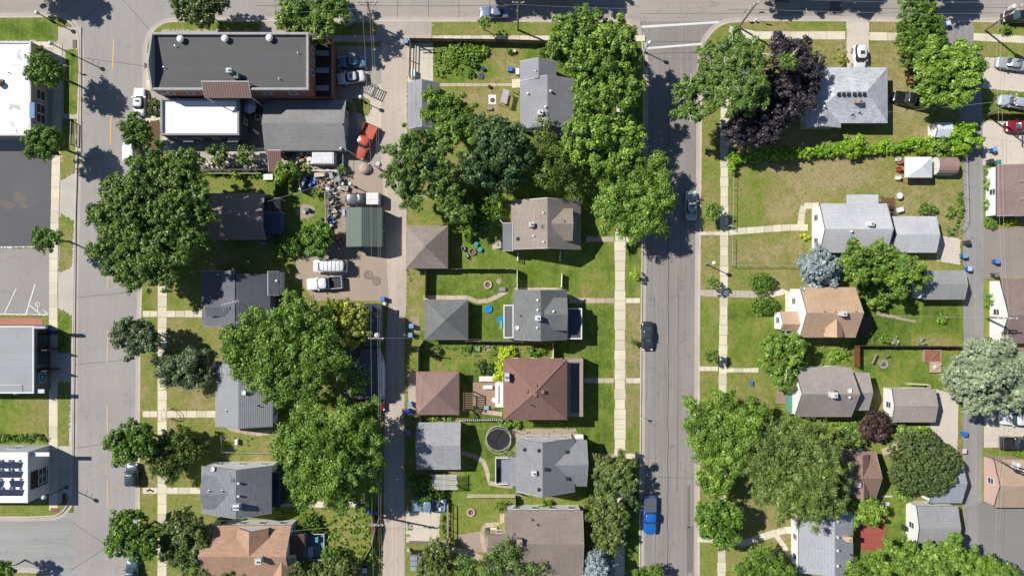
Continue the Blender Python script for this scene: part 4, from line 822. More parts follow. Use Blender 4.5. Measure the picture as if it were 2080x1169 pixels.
# ------------------------------------------------ vehicles
m_rubber = plain((.018, .018, .018), .1, .8); m_chrome = plain((.6, .6, .62), .05, .2, .8); m_lamp = plain((.75, .78, .8), .05, .15); m_tail = plain((.35, .01, .01), .1, .3)
m_black = plain((.02, .02, .022), .2, .5)
def ring(cx, lx, wy, z, n=28, e=4.2, taper=0):
    r = []
    for k in range(n):
        a = 2*math.pi*(k+.5)/n; c, s_ = math.cos(a), math.sin(a)
        x = math.copysign(abs(c)**(2/e), c); y = math.copysign(abs(s_)**(2/e), s_)
        r.append((cx+lx*x, wy*y*(1-taper*max(0, x)), z))
    return r
KIND = {
 'sedan': dict(L=4.75, Wd=1.82, belt=.93, top=1.43, cab=(.2, .085, -.205, -.335), st=[(-.5, .55, .6), (-.495, .7, .8), (-.475, .84, .92), (-.44, .92, .97), (-.38, .97, .99), (-.3, .99, .98), (0, 1, .95), (.2, 1, .94), (.3, .985, .9), (.38, .95, .85), (.43, .9, .8), (.465, .82, .72), (.488, .68, .6), (.5, .45, .5)]),
 'suv': dict(L=4.7, Wd=1.9, belt=1.05, top=1.72, cab=(.22, .1, -.42, -.485), st=[(-.5, .7, .7), (-.492, .86, .95), (-.47, .93, 1.04), (-.42, .98, 1.08), (0, 1, 1.06), (.22, 1, 1.04), (.34, .98, .98), (.41, .94, .92), (.455, .87, .84), (.485, .75, .74), (.5, .55, .6)]),
 'van': dict(L=5.7, Wd=2.0, belt=1.15, top=2.1, cab=(.33, .24, -.46, -.49), st=[(-.5, .9, .8), (-.49, .97, 1.15), (0, 1, 1.18), (.3, 1, 1.15), (.4, .97, 1.05), (.45, .92, .97), (.48, .83, .84), (.495, .7, .7), (.5, .55, .6)]),
 'pickup': dict(L=5.7, Wd=1.96, belt=1.12, top=1.8, cab=(.19, .115, -.105, -.125), st=[(-.135, 1, 1.0), (-.13, 1, 1.15), (0, 1, 1.14), (.2, 1, 1.12), (.34, .985, 1.06), (.42, .95, 1.0), (.46, .89, .93), (.487, .78, .82), (.5, .6, .62)]),
}
KIND['hatch'] = dict(KIND['suv'], L=4.3, Wd=1.8, top=1.5, belt=.95)
def car(label, cat, kind, col, px, py, deg, L=None, group=None, roofcol=None, sunroof=False, bed=None, rack=False, name=None, Wd=None, parts=True):
    K = KIND[kind]; L = L or K['L']; w = (Wd or K['Wd'])/2; pm = paint(col); p = W(px, py, .8)
    o = thing(name or {'sedan': 'parked_car', 'suv': 'parked_car', 'hatch': 'parked_car', 'van': 'parked_van', 'pickup': 'pickup_truck'}[kind], label, cat, (p.x, p.y, Z0*0+.02 if False else .02), group, R(deg))
    if 305 < px < 1290 or px > 1430: o.location.z = Z0+.012
    mb = MB(); n0 = 0; prof = []
    for f, ww, zt in K['st']:
        x = f*L; hw = w*ww; r = []
        half = [(hw*.9, .24), (hw*.99, .42), (hw, min(.62, zt*.8)), (hw*.98, zt*.9), (hw*.92, zt-.02), (hw*.72, zt+.015), (hw*.36, zt+.035), (0, zt+.042)]
        prof.append([(x, -y, z) for y, z in half]+[(x, y, z) for y, z in half[:-1][::-1]])
    m = len(prof[0])
    for r in prof: mb.v += r
    for i in range(len(prof)-1):
        for k in range(m-1): mb.f.append((i*m+k, i*m+k+1, (i+1)*m+k+1, (i+1)*m+k))
        mb.f.append((i*m+m-1, i*m, (i+1)*m, (i+1)*m+m-1))
    mb.f.append(tuple(range(m-1, -1, -1))); mb.f.append(tuple((len(prof)-1)*m+k for k in range(m)))
    mb.build('body', pm, o, True, smooth=True)
    xa, xb, xc, xd = [f*L for f in K['cab']]; zb, zt = K['belt'], K['top']; N = 28
    rw = {'pickup': .83, 'van': .87, 'suv': .79}.get(kind, .74)
    r0 = ring((xa+xd)/2, (xa-xd)/2, w*(.9 if rw < .8 else .94), zb-.02, N, 4.5, .04); r2 = ring((xb+xc)/2, (xb-xc)/2, w*rw, zt-.06, N, 4.5, .05)
    r1 = [tuple((a[i]*.45+b[i]*.55)+(0 if i != 1 else (.02 if a[1] > 0 else -.02)) for i in range(3)) for a, b in zip(r0, r2)]
    r3 = [((q[0]-(xb+xc)/2)*.86+(xb+xc)/2, q[1]*.86, zt-.005) for q in r2]
    cb = MB(); cb.v += r0+r1+r2+r3; 
    for j in range(3):
        for k in range(N): cb.f.append((j*N+k, j*N+(k+1) % N, (j+1)*N+(k+1) % N, (j+1)*N+k))
    b0 = 3*N; cb.v.append(((xb+xc)/2, 0, zt+.03)); 
    for k in range(N): cb.f.append((b0+k, b0+(k+1) % N, 4*N))
    cb.build('cab' if kind == 'pickup' else 'roof', paint(roofcol) if roofcol else pm, o, True, smooth=True)
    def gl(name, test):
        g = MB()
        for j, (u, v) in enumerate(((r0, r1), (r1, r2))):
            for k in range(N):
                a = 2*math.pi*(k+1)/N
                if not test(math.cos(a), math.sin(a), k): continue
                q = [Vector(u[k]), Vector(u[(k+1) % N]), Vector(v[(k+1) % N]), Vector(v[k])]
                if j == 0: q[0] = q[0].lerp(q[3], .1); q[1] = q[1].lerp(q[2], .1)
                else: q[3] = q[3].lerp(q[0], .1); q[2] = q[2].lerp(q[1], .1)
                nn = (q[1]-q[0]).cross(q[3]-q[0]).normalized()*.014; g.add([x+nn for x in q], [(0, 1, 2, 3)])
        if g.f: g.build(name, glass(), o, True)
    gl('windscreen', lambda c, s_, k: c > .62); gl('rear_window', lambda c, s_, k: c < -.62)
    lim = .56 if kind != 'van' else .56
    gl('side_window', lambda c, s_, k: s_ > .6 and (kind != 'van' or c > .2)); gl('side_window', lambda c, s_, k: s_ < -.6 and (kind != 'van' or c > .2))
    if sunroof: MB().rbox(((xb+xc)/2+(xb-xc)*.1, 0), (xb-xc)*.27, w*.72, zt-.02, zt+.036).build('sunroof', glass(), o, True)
    for sx in (-1, 1):
        for sy in (-1, 1):
            X = (.31 if sx > 0 else -.30)*L; r_ = .33 if kind in ('sedan', 'hatch') else .38
            wv = []; ty = MB(); ty.tube([(X, sy*(w-.2), r_), (X, sy*(w+.012), r_)], r_, 16); t = ty.build('wheel', m_rubber, o, True)
            MB().tube([(X, sy*(w-.1), r_), (X, sy*(w+.025), r_)], r_*.6, 12).build('rim', m_chrome, t, True)
    z_l = K['belt']*.68
    for sy in (-1, 1):
        MB().rbox((L*.455, sy*w*.68), .26, w*.26, z_l-.04, z_l+.14, -sy*.6).build('headlight', m_lamp, o, True)
        if kind != 'pickup': MB().rbox((-L*.468, sy*w*.72), .16, w*.26, z_l, z_l+.26, sy*.5).build('taillight', m_tail, o, True)
        MB().rbox((xa-.25, sy*(w*.98+.08)), .16, .2, zb-.05, zb+.1).build('mirror', pm, o, True)
    MB().rbox((L*.478, 0), .12, w*1.25, .3, .5, 0).build('bumper', m_black if kind in ('suv', 'pickup') else pm, o, True)
    # hood shut line and cowl
    MB().rbox((xa+.02, 0), .1, w*1.3, zb-.02, zb+.03).build('cowl', m_black, o, True)
    if kind == 'pickup':
        xr = -.5*L; xf = -.13*L; bw = .07
        bb = MB(); bb.box(xr, xf, -w, -w+bw, .35, 1.12).box(xr, xf, w-bw, w, .35, 1.12).box(xf-.06, xf, -w+bw, w-bw, .35, 1.117).box(xr+.06, xf-.06, -w+bw, w-bw, .5, .66)
        bb.build('bed', pm, o, True); MB().box(xr, xr+.055, -w+bw, w-bw, .45, 1.11).build('tailgate', pm, o, True)
        MB().box(xr-.14, xr-.01, -w*.95, w*.95, .38, .56).build('rear_bumper', m_chrome, o, True)
        if bed == 'liner' or bed is None: MB().box(xr+.07, xf-.07, -w+bw+.01, w-bw-.01, .66, .69).build('bed_liner', plain(A(120, 118, 118)) if bed is None else m_black, o, True)
        if bed == 'cover': MB().rbox(((xr+xf)/2, 0), xf-xr-.1, 2*w-.08, 1.08, 1.16).build('bed_cover', plain(A(92, 96, 108), .1, .6), o, True)
        if bed == 'topper': MB().rbox(((xr+xf)/2, 0), xf-xr, 2*w-.02, 1.11, 1.8, 0, .93).build('topper', plain(A(235, 235, 232), .04), o, True)
        if bed == 'junk':
            for i in range(9): MB().rbox((random.uniform(xr+.3, xf-.3), random.uniform(-w+.3, w-.3)), random.uniform(.2, .5), random.uniform(.2, .45), .69, random.uniform(.85, 1.15), random.random()*3).build('cargo', plain(A(*random.choice([(160, 60, 60), (220, 220, 220), (90, 90, 130), (140, 120, 100), (60, 60, 60)]))), o, True)
    if rack:
        rk = MB()
        for i in range(7): x = -.44*L+i*.115*L; rk.tube([(x, -w*.8, zt+.12), (x, w*.8, zt+.12)], .03); rk.tube([(x, -w*.8, zt-.1), (x, -w*.8, zt+.12)], .025); rk.tube([(x, w*.8, zt-.1), (x, w*.8, zt+.12)], .025)
        for y in (-w*.8, w*.8): rk.tube([(-.46*L, y, zt+.14), (.27*L, y, zt+.14)], .035)
        rk.build('ladder_rack', m_chrome, o, True)
    return o
WH, SV, BK = A(248, 249, 250), A(190, 196, 204), A(30, 32, 36)
car('white sedan parked at the kerb beside the charcoal roofed brick building', 'car', 'sedan', WH, 283, 206, 90, 4.4, sunroof=True)
car('white van half covered by the small kerbside tree beside the big maple', 'van', 'van', WH, 269, 309, 90, 4.6)
car('dark grey blue suv parked beside the lumpy conifer', 'car', 'suv', A(62, 78, 94), 269, 964, 90, 3.6)
car('slate blue suv cut off by the bottom edge under the kerbside tree', 'car', 'suv', A(64, 92, 116), 269, 1164, 90, 4.2)
car('steel blue sedan with open sunroof parked behind the brick building', 'car', 'sedan', A(110, 146, 178), 715, 126, 180, 4.5, sunroof=True, group='cars parked behind the brick building')
car('white sedan with sunroof parked behind the brick building', 'car', 'sedan', A(238, 240, 244), 713, 158, 188, 4.5, sunroof=True, group='cars parked behind the brick building')
car('faded red orange pickup with empty bed angled on the drive', 'pickup truck', 'pickup', A(208, 98, 70), 741, 288, 246, 5.7, bed='liner2', Wd=2.15)
car('dark grey pickup with a white box topper beside the green roofed garage', 'pickup truck', 'pickup', A(70, 74, 84), 737, 405, 180, 5.5, bed='topper')
car('white work van with ladder rack on the dirt yard', 'van', 'van', WH, 671, 540, 180, 5.4, rack=True, Wd=2.05)
car('white pickup with dark empty bed below the ladder rack van', 'pickup truck', 'pickup', WH, 659, 575, 184, 5.6, bed='liner')
car('pale blue hatchback under the tree overhanging the top street', 'car', 'hatch', A(150, 184, 206), 701, 24, 118)
car('pale blue car mostly hidden under the tree north of the brick building', 'car', 'sedan', A(150, 184, 206), 588, 20, 95)
car('blue grey sedan shaded on the top street beside the slanting utility pole', 'car', 'sedan', A(126, 142, 172), 1004, 26, 180)
car('silver sedan with dark sunroof parked half in tree shade', 'car', 'sedan', A(196, 202, 206), 1404, 417, 90, 4.6, sunroof=True)
car('dark charcoal sedan on the sunlit middle street', 'car', 'sedan', A(58, 62, 68), 1315, 682, 270, 4.6, sunroof=True, Wd=1.9)
car('bright blue pickup with grey bed cover', 'pickup truck', 'pickup', A(28, 110, 205), 1320, 1047, 270, 5.9, bed='cover', Wd=2.0)
car('white suv on the drive north of the hipped ranch house', 'car', 'suv', WH, 1745, 117, 270, 3.9, sunroof=True)
car('black pickup beside the hipped ranch house', 'pickup truck', 'pickup', BK, 1847, 203, 167, 5.4, bed='liner')
car('black and maroon suv at the top right corner', 'car', 'suv', A(44, 30, 36), 2068, 35, 180, 5, roofcol=BK)
car('silver sedan on the pale drive in the upper right', 'car', 'sedan', A(178, 182, 184), 2054, 130, 172, 4.7)
car('ice silver car under the leaning utility pole', 'car', 'hatch', A(186, 198, 210), 2058, 208, 170, 4.7)
car('crimson sedan with pale windscreen by the wooden fence', 'car', 'sedan', A(150, 30, 52), 2072, 257, 180, 4.6)
car('white pickup beside the blue spruce', 'pickup truck', 'pickup', WH, 2064, 850, 178, 5.2, bed='liner')
car('black pickup with tonneau on the drive above the salmon garage', 'pickup truck', 'pickup', A(40, 42, 46), 2066, 899, 0, 5.3, bed='liner')
car('sky blue boat like car under the blue spruce edge', 'car', 'sedan', A(120, 170, 210), 2080, 818, 160)
car('light blue pickup with cluttered bed beside the plank fence', 'pickup truck', 'pickup', A(132, 158, 178), 870, 1024, 180, 5.4, bed='junk')
car('red car nose showing beneath the big alley tree', 'car', 'sedan', A(150, 40, 44), 755, 823, 0, 4.2, roofcol=A(40, 60, 100))
# ------------------------------------------------ trees and plants
def leafmat(name, dark, light, rough=.5, trans=.25):
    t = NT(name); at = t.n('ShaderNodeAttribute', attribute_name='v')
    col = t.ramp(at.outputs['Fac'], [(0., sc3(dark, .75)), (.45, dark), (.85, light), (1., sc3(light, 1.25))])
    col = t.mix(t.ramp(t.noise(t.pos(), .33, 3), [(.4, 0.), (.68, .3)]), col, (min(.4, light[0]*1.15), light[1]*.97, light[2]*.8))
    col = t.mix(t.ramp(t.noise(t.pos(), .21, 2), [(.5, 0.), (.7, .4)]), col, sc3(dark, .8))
    t.fin(col, rough, 0, .35); tr = t.n('ShaderNodeBsdfTranslucent'); t.l(t.mix(.5, col, sc3(light, 1.2)), tr.inputs[0])
    mx = t.n('ShaderNodeMixShader'); mx.inputs[0].default_value = trans; t.l(t.bs.outputs[0], mx.inputs[1]); t.l(tr.outputs[0], mx.inputs[2]); t.l(mx.outputs[0], t.out.inputs[0])
    return t.m
K2 = 1.0
_L = dict(maple=((82, 112, 38), (140, 172, 74)), bright=((96, 130, 42), (150, 180, 80)), dark=((54, 80, 42), (98, 124, 74)), big=((70, 98, 34), (130, 158, 74)), street=((68, 100, 30), (120, 156, 56)), blue=((74, 94, 60), (126, 144, 104)),
  olive=((82, 100, 46), (132, 148, 86)), yellow=((130, 138, 46), (180, 182, 84)), lime=((136, 168, 34), (184, 210, 60)), purple=((42, 37, 43), (94, 86, 94)), plum=((60, 44, 44), (98, 76, 76)), spruce=((126, 140, 142), (176, 188, 190)), vine=((104, 144, 34), (152, 190, 58)),
  sage=((124, 136, 108), (174, 186, 152)), locust=((82, 110, 44), (132, 158, 82)), yew=((72, 92, 32), (124, 144, 60)), gold=((176, 190, 40), (214, 222, 66)), willow=((84, 106, 46), (136, 156, 86)), dome=((66, 84, 42), (108, 126, 74)))
LM = {k: leafmat(k+'_leaves', A(*a, K2), A(*b, K2), .6 if k in ('spruce', 'sage') else .45, .08 if k in ('spruce', 'sage') else .14) for k, (a, b) in _L.items()}
# clump radius, clumps per m2, leaves per clump, leaf size, outward stretch, droop, gap depth
ST = dict(std=(.44, 1.6, 58, .26, 1.15, .1, .28), fine=(.36, 2.3, 48, .215, 1.3, .12, .30), coarse=(.56, 1.05, 84, .28, 1.12, .05, .34), tuft=(.48, 1.4, 68, .26, 1.8, .1, .36), dense=(.30, 4., 34, .19, 1.1, 0, .10),
  needle=(.36, 2.4, 54, .20, 2.1, .2, .36), sparse=(.55, .85, 34, .23, 1.5, .1, .5), shrub=(.22, 5., 24, .165, 1.2, 0, .15), trim=(.16, 11., 16, .13, 1.0, 0, .05), dome=(.22, 9., 24, .15, 1.0, 0, .05), spruce=(.3, 3.6, 46, .19, 1.5, .2, .2))
m_bark = plain((.13, .1, .075), .25, .95, scale=5); m_pale = plain((.5, .47, .42), .15, .9, scale=6)
def leaves(C, rad, N3, st, seed=0):
    """C: clump centres; N3: outward directions; returns corner points and a per leaf value"""
    cr, dens, nl, ls, el, droop, _ = st; n = len(C)
    cid = np.repeat(np.arange(n), nl); m = n*nl
    g = RNG.normal(size=(m, 3)); g /= np.linalg.norm(g, axis=1, keepdims=True)+1e-9; g *= (RNG.random((m, 1))**.42)*cr*rad[cid][:, None]
    d = N3[cid]; dh = d*np.array([1, 1, .35]); dh /= np.linalg.norm(dh, axis=1, keepdims=True)+1e-6
    g += dh*(g*dh).sum(1, keepdims=True)*(el-1); g[:, 2] *= .8; g[:, 2] -= droop*(g*dh).sum(1).clip(0)
    P = C[cid]+g
    nrm = g/(np.linalg.norm(g, axis=1, keepdims=True)+1e-6)*.75+d*.3+np.array([0, 0, .35])+RNG.normal(size=(m, 3))*.45
    nrm /= np.linalg.norm(nrm, axis=1, keepdims=True)
    a = dh*(.6 if el > 1.5 else .25)+RNG.normal(size=(m, 3))*.6; a -= nrm*(a*nrm).sum(1, keepdims=True); a /= np.linalg.norm(a, axis=1, keepdims=True)+1e-6; b = np.cross(nrm, a)
    s = ls*RNG.uniform(.6, 1.25, (m, 1)); wd = .58 if el < 1.8 else .44
    V = np.stack([P-a*s*.5, P-b*s*wd*.9+a*s*.05, P+a*s*.55, P+b*s*wd*.9+a*s*.05], 1)
    cv = RNG.normal(.48, .17, n); val = (cv[cid]+RNG.normal(0, .14, m)).clip(0, 1)
    return V.reshape(-1, 3), val
def leafmesh(name, V, val, mat, parent=None, loc=(0, 0, 0), kind=None):
    n = len(val); me = bpy.data.meshes.new(name); me.vertices.add(n*4); me.loops.add(n*4); me.polygons.add(n)
    me.vertices.foreach_set('co', (V-np.array(loc)).astype(np.float32).ravel()); me.loops.foreach_set('vertex_index', np.arange(n*4, dtype=np.int32))
    me.polygons.foreach_set('loop_start', np.arange(0, n*4, 4, dtype=np.int32)); me.update(calc_edges=True)
    me.attributes.new('v', 'FLOAT', 'FACE').data.foreach_set('value', val.astype(np.float32)); me.materials.append(mat)
    o = bpy.data.objects.new(name, me); COL.objects.link(o); o.parent = parent
    if parent is None: o.location = loc
    if kind: o['kind'] = kind
    return o
NLEAF = [0]
def crown(lobes, st, low=-.35):
    """lobes: (x, y, z, rx, ry, rz) in metres"""
    cs, ns, rs = [], [], []; LA = np.array(lobes)
    for i, (x, y, z, rx, ry, rz) in enumerate(lobes):
        area = 2.2*math.pi*((rx*ry)**.5*(rx*ry)**.5*.6+(rx*ry)**.5*rz*.6); n = max(5, int(area*st[1]*(1 if len(lobes) < 12 else .85)))
        d = RNG.normal(size=(int(n*1.7), 3)); d /= np.linalg.norm(d, axis=1, keepdims=True); d = d[d[:, 2] > low][:n]
        ph = RNG.random(3)*6.28      # branching makes the outline uneven
        az = np.arctan2(d[:, 1], d[:, 0]); k = 1+.07*np.sin(3*az+ph[0])+.07*np.sin(5*az+ph[1])+.05*np.sin(9*az+ph[2])
        dep = np.where(RNG.random(len(d)) < .3, RNG.uniform(.55, .9, len(d)), 1-RNG.random(len(d))**2*st[6])
        p = np.array([x, y, z])+d*np.array([rx, ry, rz])*(k*dep)[:, None]
        keep = np.ones(len(p), bool)
        near = np.nonzero((np.abs(LA[:, 0]-x) < LA[:, 3]*.75+rx) & (np.abs(LA[:, 1]-y) < LA[:, 4]*.75+ry))[0]
        for j in near:
            if j != i: keep &= (((p-LA[j, :3])/LA[j, 3:])**2).sum(1) > .45
        cs.append(p[keep]); ns.append(d[keep]); rs.append(RNG.uniform(.65, 1.3, keep.sum()))
    return np.concatenate(cs), np.concatenate(ns), np.concatenate(rs)
def tree(label, lobes, h, sty='std', lm='maple', cat='tree', name='tree', group=None, rz=.62, trunk=None, limbs=True, cz=None, low=-.35, twigs=0, seed=None, zmin=None):
    h = h*.86 if h > 4 else h
    """lobes: (px, py, r px [, height factor [, y/x ratio]]); h: full height of the tree"""
    L = []
    for q in lobes:
        px, py, r = q[:3]; f = q[3] if len(q) > 3 else 1; yr = q[4] if len(q) > 4 else 1
        if len(lobes) > 4: f = f*RNG.uniform(.84, 1.06)
        rm = r/S*(1-h*.6/H); rv = min(rm*rz, h*f*.48); z = h*f-rv; z = cz or z; P = W(px, py, z); L.append((P.x, P.y, z, rm, rm*yr, rv))
    st = ST[sty]; SL = []
    for l in L:      # each big lobe breaks up into billows with gaps between them
        if l[3] < 1.7 or sty in ('trim', 'shrub', 'dense', 'dome'): SL.append(l); continue
        core = .82 if len(lobes) < 5 else .42 if sty in ('tuft', 'fine', 'needle') else .62
        SL.append((l[0], l[1], l[2]-.1*l[5], l[3]*core, l[4]*core, l[5]*core)); n = int(5+l[3]*(1.65 if sty != 'coarse' else 1.5)); ga = RNG.uniform(0, 6.28)
        for k in range(n):
            u = .97-(k+.5)/n*1.1; a_ = ga+k*2.4+RNG.normal()*.3; sr = math.sqrt(max(0, 1-u*u)); rr = RNG.uniform(.82, 1.12)
            if sty in ('tuft', 'fine', 'needle') and l[3] > 2.3 and len(lobes) > 4:       # branches carry foliage outward in tapering fingers
                da = RNG.normal()*.18
                for t_ in (.5, .72, .94, 1.12):
                    f_ = (.36-.2*t_)*RNG.uniform(.85, 1.15); q = t_*rr*.86; b_ = a_+da*(t_-.5); SL.append((l[0]+l[3]*q*sr*math.cos(b_), l[1]+l[4]*q*sr*math.sin(b_), l[2]+l[5]*(q*u-.12*t_*t_*sr), l[3]*f_, l[4]*f_, max(.35, l[3]*f_*.7)))
            else:
                q = RNG.uniform(.6, .84); f_ = RNG.uniform(.24, .4)*(1.05 if l[3] < 3 else .9)
                SL.append((l[0]+l[3]*q*sr*math.cos(a_), l[1]+l[4]*q*sr*math.sin(a_), l[2]+l[5]*q*u, l[3]*f_, l[4]*f_, max(.4, l[3]*f_*.8)))
    C, N3, rd = crown(SL, st, low)
    if zmin is None: zmin = min(.5, h*.1)
    C[:, 2] = C[:, 2].clip(Z0+zmin*.5)
    V, val = leaves(C, rd, N3, st)
    if sty not in ('sparse',):      # inner foliage, so that the crown is full
        cc, cn = [], []
        for l in L:
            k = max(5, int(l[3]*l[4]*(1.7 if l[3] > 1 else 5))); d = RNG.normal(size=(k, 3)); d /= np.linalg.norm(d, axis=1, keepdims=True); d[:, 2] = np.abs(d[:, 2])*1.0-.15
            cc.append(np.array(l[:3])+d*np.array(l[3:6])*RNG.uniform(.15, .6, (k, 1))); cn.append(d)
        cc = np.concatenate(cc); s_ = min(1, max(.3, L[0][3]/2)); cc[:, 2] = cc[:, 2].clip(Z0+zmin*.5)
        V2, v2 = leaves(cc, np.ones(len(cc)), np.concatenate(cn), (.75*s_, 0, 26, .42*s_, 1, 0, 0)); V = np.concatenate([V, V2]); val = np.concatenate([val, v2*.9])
    NLEAF[0] += len(val); V[:, 2] = V[:, 2].clip(Z0+.02)
    if trunk: B = W(*trunk)
    else:
        wsum = sum(l[3]**2 for l in L); B = Vector((sum(l[0]*l[3]**2 for l in L)/wsum, sum(l[1]*l[3]**2 for l in L)/wsum, 0))
    B.z = Z0; o = thing(name, label, cat, B, group)
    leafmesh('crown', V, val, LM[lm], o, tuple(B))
    rt = max(.04, h*.022); mb = MB(); zl = min(l[2] for l in L)
    fork = Vector((B.x, B.y, max(Z0+.25, min(h*.35, zl*.8)))); mb.tube([B-Vector((0, 0, .1)), B.lerp(fork, .5)+Vector((rt*.3, 0, 0)), fork], [rt*1.35, rt, rt*.85], 8)
    if limbs:
        for l in L:
            for k in range(3 if h > 6 else 1):
                a = RNG.uniform(0, 6.28); e = Vector((l[0]+l[3]*.62*math.cos(a), l[1]+l[4]*.62*math.sin(a), l[2]+l[5]*.2)); m = fork.lerp(e, .5)+Vector((0, 0, .25*l[5]))
                mb.tube([fork, m, e], [rt*.6, rt*.36, rt*.1], 6)
                if h > 9:
                    for _ in range(2): a2 = RNG.uniform(0, 6.28); e2 = m+Vector((math.cos(a2)*l[3]*.45, math.sin(a2)*l[4]*.45, l[5]*.3)); mb.tube([m, e2], [rt*.3, rt*.07], 5)
    mb.build('trunk', m_bark, o)
    if twigs:       # bare pale branches that stand out of the crown
        for k in range(twigs):
            l = L[k % len(L)]; a = RNG.uniform(0, 6.28); q = RNG.uniform(.1, .75); s0 = Vector((l[0]+l[3]*q*math.cos(a), l[1]+l[4]*q*math.sin(a), l[2]+l[5]*(1-q*.5)*.85)); a += RNG.uniform(-.8, .8)
            tw = MB(); e = s0+Vector((math.cos(a)*1.5, math.sin(a)*1.5, .55)); m = s0.lerp(e, .5)+Vector((.12, .1, .1)); tw.tube([s0, m, e], [.05, .035, .015], 5)
            for _ in range(4): a3 = a+RNG.uniform(-1, 1); b0 = s0.lerp(e, RNG.uniform(.3, .9)); tw.tube([b0, b0+Vector((math.cos(a3)*.8, math.sin(a3)*.8, .2))], [.022, .01], 4)
            tw.build('dead_branch', m_pale, o)
    return o
def shrub(label, px, py, r, h=1.2, lm='street', sty='shrub', cat='shrub', name='shrub', group=None, yr=1, extra=(), rz=.8):
    return tree(label, [(px, py, r, 1, yr)]+list(extra), h, sty, lm, cat, name, group, rz, limbs=False, zmin=.1, low=-.15)
# street trees along the west road
g1 = 'small street trees in the verge west of the main road'
tree('small round street tree beside the white roofed corner building', [(90, 142, 40), (82, 136, 30), (104, 150, 26)], 8.6, 'fine', 'street', group=g1)
tree('small round street tree at the corner of the black parking lot', [(89, 292, 40), (84, 284, 30), (102, 298, 24)], 8.0, 'fine', 'street', group=g1)
tree('smallest street tree on the verge between the black and grey parking lots', [(90, 490, 22), (84, 480, 18), (110, 484, 16)], 7.2, 'fine', 'street', group=g1)
tree('round kerbside tree above the white van', [(276, 268, 34), (288, 276, 22)], 7, 'fine', 'street')
tree('huge spreading maple over the west pavement', [(250, 420, 66), (320, 355, 64), (380, 390, 56, .95), (238, 490, 56, .92), (300, 520, 70), (372, 480, 64), (255, 545, 44, .8), (305, 440, 78, 1.05), (405, 440, 42, .85), (375, 330, 36, .9), (215, 440, 34, .8), (340, 560, 30, .75)], 14.5, 'std', 'big', rz=.5, trunk=(340, 450))
tree('yellow edged tree on the corner north of the brick building', [(385, 5, 36, 1), (410, 25, 38), (430, 8, 34, .9)], 8, 'std', 'olive', trunk=(415, 30))
tree('spreading tree over the top street north of the brick building', [(600, 18, 46), (650, 40, 44), (600, 50, 36, .9), (680, 15, 40, .95), (640, -5, 50)], 10, 'fine', 'maple', twigs=3)
g2 = 'kerbside trees east of the main road'
tree('blue green kerbside tree beside the west pavement north of its leaning neighbour', [(276, 683, 44), (262, 670, 30), (296, 690, 28)], 8.4, 'std', 'blue', group=g2)
tree('bluish olive tree leaning over the front lawn of the pale ribbed roof house', [(345, 735, 34, .95, .8), (385, 735, 36), (410, 758, 28, .85), (345, 760, 26, .8), (380, 770, 24, .8)], 7.6, 'tuft', 'blue')
tree('round green kerbside tree just above the dark grey blue suv', [(268, 898, 48), (290, 890, 28), (256, 912, 26)], 8.6, 'std', 'street', group=g2)
tree('lumpy yellow green conifer beside the west pavement', [(330, 910, 30), (365, 895, 32), (325, 945, 26, .9), (360, 930, 34), (395, 905, 30, .9), (345, 960, 20, .7)], 6.5, 'needle', 'yew')
tree('large round kerbside tree near the bottom left street corner', [(272, 1086, 54), (255, 1070, 34), (295, 1105, 30)], 9, 'std', 'street', group=g2)
tree('muted olive tree beside the bottom kerbside tree and the tan roofed house', [(365, 1070, 36), (400, 1075, 32, .95), (350, 1105, 36), (390, 1115, 36, .9), (375, 1135, 28, .85)], 8, 'fine', 'olive')
tree('feathery tree at the bottom edge over the tan shingled house', [(420, 1160, 34), (455, 1150, 30, .9), (490, 1165, 34)], 5.5, 'fine', 'olive')
tree('small dark tree at the bottom left edge by the side street', [(8, 1160, 22), (-5, 1040, 16, .8)][:1], 6, 'std', 'street')
# middle block, west
tree('tall spreading tree over the roof of the pale ribbed roof house', [(600, 640, 52), (520, 670, 54, .95), (575, 700, 60, 1.05), (500, 735, 46, .85), (560, 770, 52, .95), (615, 790, 48, .9), (650, 720, 54), (640, 660, 40), (480, 700, 34, .8)], 13, 'tuft', 'maple', rz=.5, trunk=(600, 720))
tree('yellowing tree beside the black roofed garage', [(690, 640, 40), (715, 670, 36, .95), (670, 665, 34), (725, 640, 26, .9)], 9.5, 'std', 'yellow')
tree('thin half bare tree in deep shade between the black roofed garages', [(690, 750, 36, .9), (720, 770, 34, .85), (670, 710, 28)], 8, 'sparse', 'maple', twigs=9)
tree('enormous feathery tree between the ribbed roof house and the alley', [(640, 880, 62), (700, 870, 60), (610, 930, 54, .95), (680, 950, 70, 1.05), (740, 890, 44, .9), (735, 950, 46, .9), (640, 990, 50, .85), (700, 1000, 44, .85), (745, 840, 34, .8), (580, 900, 26, .7)], 14, 'tuft', 'maple', rz=.52, trunk=(680, 930))
tree('round bushy tree beside the dirt yard and the pink tarpaulin', [(635, 480, 26), (655, 480, 26), (645, 500, 24, .9), (650, 465, 18)], 5.2, 'std', 'street')
g3 = 'pair of trees planted in the pale patio'
shrub('left tree of the pair planted in the pale patio', 443, 312, 20, 3.4, 'locust', 'fine', 'tree', 'tree', g3); shrub('right tree of the pair planted in the pale patio', 502, 316, 20, 3.2, 'locust', 'fine', 'tree', 'tree', g3)
shrub('broad leaved bush under the maroon canopy end', 582, 345, 20, 3.6, 'bright', 'std', extra=[(572, 362, 14, .8), (598, 352, 14, .8)]); shrub('bush beside the white camper shell', 622, 345, 12, 2, 'maple'); shrub('bush at the corner below the white camper shell', 694, 344, 11, 1.6, 'maple'); shrub('green bush inside the cluttered fenced yard', 641, 392, 8, 1.4, 'street')
